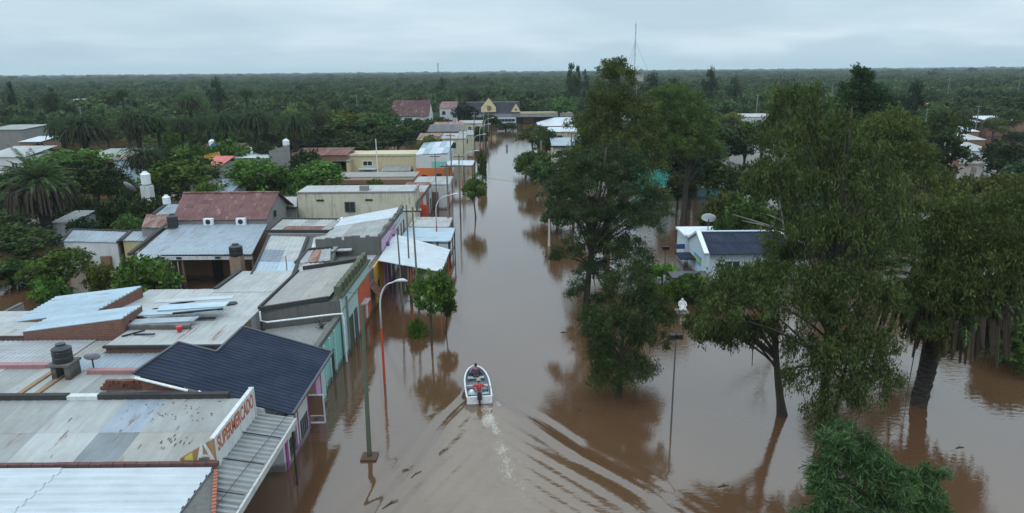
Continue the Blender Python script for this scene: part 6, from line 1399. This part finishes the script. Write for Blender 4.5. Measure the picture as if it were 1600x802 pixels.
# ---- hero trees
def hero(name, label, base, lobes, H, r0, col, seed, ncl, per, csize, leaf, asp, droop=0.0, lean=(0, 0), bark=BARK, nt=26, flat=.75, start=.3, extra_trunks=(), out=.5, limb_r=.35, cat='tree', shell=.45, nlimb=None, mat=LEAF):
    r = np.random.default_rng(seed); R = random.Random(seed)
    t = thing(name, label, cat, (base[0], base[1], 0))
    C, A, Ls, Ws, tone, CC = crown_arrays(lobes, ncl, per, csize, leaf, asp, r, droop, flat, out, shell)
    o = link('crown', leaf_mesh('crown', C, A, Ls, Ws, tone, mat, r), t); o.color = col
    idx = r.choice(len(CC), min(nt, len(CC)), replace=False)
    tb, lb = branch_mb((0, 0, 0), lean, H, r0, [tuple(CC[i]) for i in idx], R, 10, limb_r, start)
    part(t, 'trunk', tb, bark, True, world_=False); part(t, 'limbs', lb, bark, True, world_=False)
    for (dx, dy, ln, hh, rr) in extra_trunks:
        b2, _ = branch_mb((dx, dy, 0), ln, hh, rr, [], R, 9); part(t, 'trunk', b2, bark, True, world_=False)
    placed.append((base[0], base[1], 5)); return t
def lob(bx_, by_, items, Yd=None):
    """lobes from picture ellipses (cx, cy, rx, ry in pixels, depth offset) at the depth of the tree"""
    out = []
    for cx, cy, rx, ry, dy in items:
        Y = by_ + dy; p = PY(cx, cy, Y); s = (Y * .967 + 4) / 1100; out.append((p.x - bx_, dy, p.z, rx * s, max(rx, ry) * s * .85, ry * s))
    return out
# near casuarina
bx0, by0 = 6.6, 40.9
L = lob(bx0, by0, [(975, 572, 56, 30, 0), (950, 590, 30, 20, 0), (965, 515, 48, 36, .3), (1000, 480, 45, 36, .6), (985, 440, 40, 30, .8), (1015, 530, 34, 24, -.3), (940, 540, 26, 34, 0), (1000, 418, 24, 16, 1), (930, 500, 26, 34, .4), (1030, 490, 28, 34, .4)])
hero('casuarina_tree', 'feathery dark casuarina standing alone in the water right of the boat', (bx0, by0), L, 8.2, .16, (.044, .060, .019, 1), 51, 420, 120, .45, .20, .20, .9, (.6, .3), BARK, 30)
# dark casuarina behind on the kerb
bx0, by0 = 6.2, 56.9
L = lob(bx0, by0, [(905, 330, 62, 26, 0), (945, 290, 85, 34, 1), (985, 335, 65, 28, 0), (930, 380, 55, 34, 0), (930, 430, 32, 36, 0), (1000, 300, 52, 22, 1), (900, 260, 40, 30, 1), (960, 250, 60, 34, 2), (975, 385, 38, 24, -1), (1010, 350, 36, 14, -.5), (875, 335, 30, 16, 0), (950, 470, 24, 26, 0), (1030, 320, 30, 22, 1), (870, 290, 34, 20, 1), (985, 400, 40, 30, 1), (905, 455, 20, 20, 0), (940, 340, 60, 40, 2), (880, 395, 26, 22, 0)])
hero('casuarina_tree', 'wide spreading dark casuarina on the right kerb behind the lone feathery one', (bx0, by0), L, 14, .30, (.036, .055, .019, 1), 52, 760, 100, .6, .24, .24, .5, (1.4, .5), BARK, 46, flat=.5)
# tall willow-like tree
bx0, by0 = 12.0, 86.0
L = lob(bx0, by0, [(962, 122, 34, 30, 0), (955, 160, 44, 28, 0), (930, 195, 46, 28, 0), (985, 180, 44, 30, 0), (970, 225, 72, 34, 0), (915, 235, 30, 26, 0), (1000, 250, 54, 30, 0), (940, 270, 56, 24, 0), (958, 100, 18, 12, 0)])
hero('willow_tree', 'tallest loose yellow green tree rising above the horizon at centre right', (bx0, by0), L, 20, .45, (.070, .086, .020, 1), 53, 620, 80, .8, .32, .30, .5, (.8, 0), BARK, 40)
bx0, by0 = 23.0, 92.0
L = lob(bx0, by0, [(1060, 160, 48, 28, 0), (1030, 190, 48, 28, 0), (1085, 195, 44, 30, 0), (1055, 225, 62, 28, 0), (1100, 235, 36, 22, 0), (1035, 145, 24, 12, 0)])
hero('willow_tree', 'rounded yellow green plaza tree just right of the tallest one', (bx0, by0), L, 16, .4, (.058, .080, .020, 1), 54, 480, 75, .8, .32, .30, .4, (.4, 0), BARK, 30)
bx0, by0 = 26.5, 104.0
L = lob(bx0, by0, [(1075, 255, 42, 24, 0), (1100, 235, 40, 22, 0), (1045, 250, 30, 22, 0), (1085, 285, 18, 12, 0)])
hero('plaza_tree', 'dark leaning tree in the far plaza water with visible trunk', (bx0, by0), L, 10, .5, (.022, .035, .015, 1), 55, 200, 55, 1.1, .42, .4, .3, (.3, 0), BARK, 20)
# great eucalyptus
bx0, by0 = 17.1, 35.2
L = lob(bx0, by0, [(1245, 160, 46, 36, 4), (1232, 215, 62, 38, 3), (1290, 200, 46, 40, 3), (1220, 280, 58, 44, 2), (1285, 285, 60, 48, 3), (1345, 250, 56, 42, 3), (1370, 310, 60, 44, 2), (1310, 360, 66, 44, 1), (1250, 370, 56, 44, 1), (1385, 380, 50, 42, 1), (1205, 300, 40, 28, 2),
   (1140, 440, 44, 28, 0), (1125, 490, 42, 34, -1), (1180, 470, 44, 30, -1), (1195, 425, 36, 24, 0), (1300, 440, 52, 42, 0), (1240, 440, 50, 34, 0), (1365, 450, 46, 34, 0), (1350, 540, 44, 44, -1), (1300, 560, 42, 46, -1), (1375, 590, 34, 40, -1), (1255, 540, 30, 36, 0), (1320, 620, 34, 30, -1.5), (1390, 525, 26, 30, -1), (1280, 640, 22, 34, -1.5), (1335, 500, 40, 30, -.5), (1320, 560, 50, 40, -1), (1350, 610, 40, 34, -1.5), (1300, 600, 36, 36, -1), (1270, 480, 46, 36, 0), (1395, 470, 30, 34, 0), (1240, 590, 20, 28, -.5), (1300, 660, 28, 26, -1.5), (1262, 150, 20, 18, 4), (1225, 180, 26, 22, 4)])
hero('eucalyptus_tree', 'huge drooping eucalyptus with several trunks filling the right middle of the view', (bx0, by0), L, 18, .27, (.060, .072, .021, 1), 56, 1500, 62, .40, .21, .26, 1.0, (.9, 3.0), BARK, 90, flat=1.3, start=.22, extra_trunks=((-1.1, 3.0, (-.6, 2.5), 9, .22), (.5, .4, (2.2, 1.6), 9.5, .16)), limb_r=.30)
bx0, by0 = 16.0, 38.2
L = lob(bx0, by0, [(1190, 430, 34, 26, 0), (1150, 520, 34, 26, -.5), (1110, 520, 26, 24, -.5), (1228, 400, 34, 26, 1), (1135, 465, 44, 28, 0), (1100, 505, 28, 26, -.5), (1172, 445, 40, 26, 0), (1185, 515, 34, 24, -.5)])
hero('eucalyptus_tree', 'pale trunked eucalyptus leaning left in the water beside the huge one', (bx0, by0), L, 8.0, .26, (.052, .066, .020, 1), 57, 430, 62, .42, .22, .28, .8, (-.9, .6), BARK, 16, start=.35)
bx0, by0 = 54.5, 112.0
L = lob(bx0, by0, [(1346, 118, 18, 15, 0), (1342, 140, 32, 20, 0), (1322, 165, 34, 22, 0), (1366, 160, 30, 22, 0), (1340, 190, 50, 26, 0), (1385, 185, 24, 18, 0), (1358, 215, 50, 24, 0)])
hero('tall_tree', 'tall dark green tree with rounded top standing right of the great eucalyptus', (bx0, by0), L, 19, .5, (.028, .054, .015, 1), 65, 420, 60, .85, .42, .5, .1, (0, 0), BARK, 26)
# bare pale branches over the office
t = thing('bare_branch_tree', 'bare pale dead branches sticking up behind the office roof', 'dead tree', (26.5, 62, 0)); mb = MB()
def PT(x, y, Y): p = PY(x, y, Y); return (p.x - 26.5, Y - 62, p.z)
for seq_ in (((1235, 420, 62), (1222, 340, 62), (1215, 300, 62), (1195, 262, 62)), ((1215, 300, 62), (1228, 275, 62), (1222, 250, 62)), ((1215, 300, 62), (1208, 255, 62)), ((1222, 345, 62), (1198, 335, 62)), ((1225, 360, 60), (1145, 335, 58)), ((1205, 355, 60), (1160, 345, 59))):
    pts = [PT(*q) for q in seq_]; mb.tube(pts, [.10 - .07 * i / (len(pts) - 1) for i in range(len(pts))], 6)
part(t, 'limbs', mb, BARKP, world_=False)
# right eucalyptus over the palm
bx0, by0 = 25.9, 41.6
L = lob(bx0, by0, [(1480, 320, 60, 36, 0), (1540, 300, 56, 34, 1), (1430, 350, 46, 40, 0), (1500, 380, 62, 36, -1), (1560, 370, 54, 38, 0), (1440, 410, 44, 34, -1), (1490, 425, 40, 22, -1), (1590, 330, 40, 40, 1), (1400, 320, 36, 34, 0), (1590, 380, 30, 24, 0), (1395, 430, 34, 34, -1), (1420, 390, 40, 34, 0), (1405, 480, 24, 24, -1), (1455, 450, 30, 22, -1)]); L = [(a_, b_ - 3.5, c_, d_, e_, f_) for a_, b_, c_, d_, e_, f_ in L]
hero('eucalyptus_tree', 'drooping eucalyptus whose crown covers the leaning palm at right', (bx0, by0), L, 12, .14, (.066, .082, .022, 1), 58, 760, 60, .48, .23, .28, .9, (1, 1), BARK, 40, start=.4)
bx0, by0 = 30.0, 62.0
L = lob(bx0, by0, [(1390, 215, 50, 40, 0), (1345, 235, 44, 36, 0), (1420, 260, 46, 36, 0), (1375, 195, 34, 20, 0), (1460, 290, 40, 30, 0), (1405, 180, 18, 12, 0), (1330, 205, 26, 20, 0), (1440, 240, 22, 18, 0)])
hero('eucalyptus_tree', 'yellow tipped eucalyptus crown right of the huge one', (bx0, by0), L, 14, .3, (.062, .074, .019, 1), 59, 460, 60, .6, .27, .30, .8, (0, 0), BARK, 24)
# foreground silvery bush, long narrow leaves
bx0, by0 = 15.3, 26.0
L = lob(bx0, by0, [(1322, 690, 40, 28, 0), (1345, 720, 40, 30, 0), (1290, 735, 24, 22, 0), (1455, 740, 20, 16, 0), (1325, 710, 44, 34, 0), (1375, 745, 52, 34, -.3), (1300, 770, 44, 36, -.6), (1430, 765, 40, 34, 0), (1350, 800, 70, 34, -1), (1445, 800, 40, 26, -.6), (1290, 820, 46, 30, -1)])
hero('oleander_bush', 'glossy silvery green bush with long narrow leaves at the bottom right', (bx0, by0), L, 4.2, .14, (.056, .105, .030, 1), 60, 330, 95, .40, .36, .11, .25, (0, 0), BARK, 24, flat=.8, out=1.3, cat='bush', shell=.5, mat=LEAFG)
# vines of poinsettia red flowers under it are too hidden; a few rust leaves
# ---- countable woods of the middle distance
COLS = [GR_D, GR_D, GR_M, GR_M, GR_O, GR_G, GR_Y, GR_D]; DESC = {'broad': 'rounded', 'tall': 'upright', 'bush': 'low bushy', 'conif': 'conical'}
def cname(c): return {GR_L: 'bright green', GR_D: 'dark green', GR_M: 'mid green', GR_O: 'olive', GR_G: 'blue green', GR_Y: 'yellow green'}[c]
FORB = [(-18, 17, 0, 258), (-40, -10, 0, 118), (-36, -8, 118, 150), (-55, 30, 215, 302), (0, 45, 0, 82), (-70, -20, 40, 90), (8, 30, 112, 205), (-30, -8, 150, 225), (-82, -44, 118, 130)]
def free(x, y, r):
    for x0, x1, y0, y1 in FORB:
        if x0 - r < x < x1 + r and y0 - r < y < y1 + r: return False
    for a, b_, q in placed:
        if (x - a) ** 2 + (y - b_) ** 2 < (q * .75 + r * .7) ** 2: return False
    return True
HOUSE = []
for o in list(COL.objects):
    if o.parent is None and o.get('category') in ('house', 'shed', 'shop', 'hall', 'office', 'station', 'barn', 'shops', 'building', 'tower', 'coach', 'water tank'): HOUSE.append((o.location.x, o.location.y, o.name.split('.')[0].replace('_', ' ')))
n = 0; tries = 0; NMAX = 280
while n < NMAX and tries < 20000:
    tries += 1
    Y = 62 + 260 * trng.random() ** .8; X = trng.uniform(-.80, .80) * (Y + 12)
    k = trng.choice(['broad', 'broad', 'tall', 'broad', 'bush', 'conif' if Y > 200 else 'broad'])
    w = trng.uniform(5.5, 10.5) if k != 'bush' else trng.uniform(4, 7)
    if not free(X, Y, w * .5): continue
    if any(abs(X - hx) < 7 + w * .4 and (-3 if 'distant' in hn else -17) < Y - hy < 8 for hx, hy, hn in HOUSE): continue
    if X < 0 and Y < 92: continue
    if X < 0 and Y < 130: h_cap = True
    h = trng.uniform(5.5, 9.5) if k != 'bush' else trng.uniform(3, 4.8)
    if X > 20 and Y < 200 and k != 'bush': h += trng.uniform(0, 3)
    c = trng.choice(COLS); hx, hy, hn = min(HOUSE, key=lambda q: (q[0] - X) ** 2 + (q[1] - Y) ** 2); rel = ('behind' if Y - hy > abs(X - hx) else 'before' if hy - Y > abs(X - hx) else 'left of' if X < hx else 'right of'); zone = 'left woods' if X < -60 else ('street woods' if X < -12 else ('centre woods' if X < 60 else 'right woods'))
    dist = 'near' if Y < 140 else ('middle' if Y < 220 else 'far'); near = 'nearer part' if Y < 140 else ('middle part' if Y < 220 else 'farther part')
    tree(X, Y, h, w, k, c, f'{"tall " if h > 8.5 else ""}{cname(c)} {DESC[k]} {"wide" if w > 8 else "slim"} tree {rel} the {hn} in the {zone}', 'trees filling the woods around the town'); n += 1
# ---- far forest, one mass of instanced crowns
def lowcrown(seed, nleaf=420):
    r = np.random.default_rng(seed); R = random.Random(seed)
    lobes = [(0, 0, 4.6, 3.3, 3.3, 2.6)] + [(R.uniform(-2, 2), R.uniform(-2, 2), R.uniform(3, 6.6), 1.7, 1.7, 1.4) for _ in range(4)]
    C, A, Ls, Ws, tone, CC = crown_arrays(lobes, 70, nleaf // 70 + 1, .9, .95, .7, r, flat=.7)
    return leaf_mesh('far_crown', C, A, Ls, Ws, tone, LEAF, r)
fr_ = np.random.default_rng(77)
pts, scs = [], []
def scatter(R0, R1, step, s0):
    n_ = int(2.1 * (R1 * R1 - R0 * R0) / 2 / (step * step)); rr = np.sqrt(R0 * R0 + fr_.random(n_) * (R1 * R1 - R0 * R0)); th = (fr_.random(n_) - .5) * 2.1
    pts.append(np.stack([rr * np.sin(th), rr * np.cos(th), np.full(n_, -.5) + 1.2 * (rr > 290)], 1)); scs.append(s0 * (.6 + .75 * fr_.random(n_) ** 1.4))
scatter(262, 700, 6.6, 1.0); scatter(700, 1500, 9.5, 1.35); scatter(1500, 3200, 19, 2.2); scatter(3200, 7000, 42, 3.6)
pts = np.concatenate(pts); scs = np.concatenate(scs)
keep = ~((np.abs(pts[:, 0] + 5) < 60) & (pts[:, 1] < 305)); 
sb = fr_.random(len(pts)) < .9
for hx, hy, hn in HOUSE:
    keep &= ~((np.abs(pts[:, 0] - hx) < 9) & (pts[:, 1] - hy < 8) & (pts[:, 1] - hy > (-8 if 'distant' in hn else -26)))
# clearings
cl = (np.sin(pts[:, 0] * .011 + 1) + np.sin(pts[:, 1] * .013 + pts[:, 0] * .004)) < -1.72
keep &= ~cl; pts = pts[keep]; scs = scs[keep]
big = fr_.random(len(pts)) < .02; scs[big] *= 1.35
me = bpy.data.meshes.new('far_forest'); me.vertices.add(len(pts)); me.vertices.foreach_set('co', pts.astype(np.float32).ravel())
for nm, arr in (('sc', scs), ('rot', fr_.random(len(pts)) * 6.28), ('hz', .85 + .5 * fr_.random(len(pts)))):
    at = me.attributes.new(nm, 'FLOAT', 'POINT'); at.data.foreach_set('value', arr.astype(np.float32))
me.materials.append(LEAF)
far = link('far_forest', me); far.color = (.050, .074, .022, 1); tag(far, None, None, None, 'stuff'); far['label'] = 'endless dark green scrub forest stretching to the horizon'; far['category'] = 'forest'
# two of the visible low crowns that serve as instance sources stand in the forest themselves
srcs = []
for s, (x, y) in zip((61, 62, 63), ((-140, 300), (60, 310), (150, 290))):
    t = thing('forest_tree', {61: 'round scrub tree at the forest edge far left', 62: 'round scrub tree behind the station at right', 63: 'round scrub tree at the forest edge far right'}[s], 'tree', (x, y, 0))
    o = link('crown', lowcrown(s), t); o.color = (.050, .074, .022, 1); srcs.append(o)
    part(t, 'trunk', MB().tube([(0, 0, -1), (0, 0, 4)], [.3, .15], 6), BARK, world_=False)
ng = bpy.data.node_groups.new('forest_scatter', 'GeometryNodeTree'); ng.interface.new_socket('Geometry', in_out='INPUT', socket_type='NodeSocketGeometry'); ng.interface.new_socket('Geometry', in_out='OUTPUT', socket_type='NodeSocketGeometry')
N, L_ = ng.nodes, ng.links; gi = N.new('NodeGroupInput'); go = N.new('NodeGroupOutput'); iop = N.new('GeometryNodeInstanceOnPoints'); gti = N.new('GeometryNodeJoinGeometry')
for o in srcs:
    oi = N.new('GeometryNodeObjectInfo'); oi.inputs['Object'].default_value = o; g2i = N.new('GeometryNodeGeometryToInstance'); L_.new(oi.outputs['Geometry'], g2i.inputs[0]); L_.new(g2i.outputs[0], gti.inputs[0])
L_.new(gi.outputs[0], iop.inputs['Points']); L_.new(gti.outputs[0], iop.inputs['Instance']); iop.inputs['Pick Instance'].default_value = True
def na(nm): n_ = N.new('GeometryNodeInputNamedAttribute'); n_.data_type = 'FLOAT'; n_.inputs['Name'].default_value = nm; return [o for o in n_.outputs if o.name == 'Attribute' and o.enabled][0] if any(o.enabled for o in n_.outputs) else n_.outputs[0]
cr = N.new('ShaderNodeCombineXYZ'); L_.new(na('rot'), cr.inputs[2]); L_.new(cr.outputs[0], iop.inputs['Rotation'])
cs = N.new('ShaderNodeCombineXYZ'); s_ = na('sc'); mz = N.new('ShaderNodeMath'); mz.operation = 'MULTIPLY'; L_.new(s_, mz.inputs[0]); L_.new(na('hz'), mz.inputs[1])
mzz = N.new('ShaderNodeMath'); mzz.operation = 'POWER'; mzz.inputs[1].default_value = .62; L_.new(mz.outputs[0], mzz.inputs[0])
L_.new(s_, cs.inputs[0]); L_.new(s_, cs.inputs[1]); L_.new(mzz.outputs[0], cs.inputs[2]); L_.new(cs.outputs[0], iop.inputs['Scale'])
L_.new(iop.outputs[0], go.inputs[0]); md = far.modifiers.new('scatter', 'NODES'); md.node_group = ng
# ---- haze
hz = MB().box((-31000, -1500, -4), (31000, 31000, 75)); o = link('haze', hz.mesh('haze')); tag(o, None, None, None, 'stuff'); o['label'] = 'thin moist air lying over the flooded plain'; o['category'] = 'haze'
m = bpy.data.materials.new('haze'); m.use_nodes = True; nt = m.node_tree
for n_ in list(nt.nodes):
    if n_.type != 'OUTPUT_MATERIAL': nt.nodes.remove(n_)
pv = nt.nodes.new('ShaderNodeVolumePrincipled'); pv.inputs['Density'].default_value = 1.25e-4; pv.inputs['Color'].default_value = (.80, .90, .97, 1); pv.inputs['Anisotropy'].default_value = 0.0
nt.links.new(pv.outputs[0], nt.nodes['Material Output'].inputs['Volume']); o.data.materials.append(m)
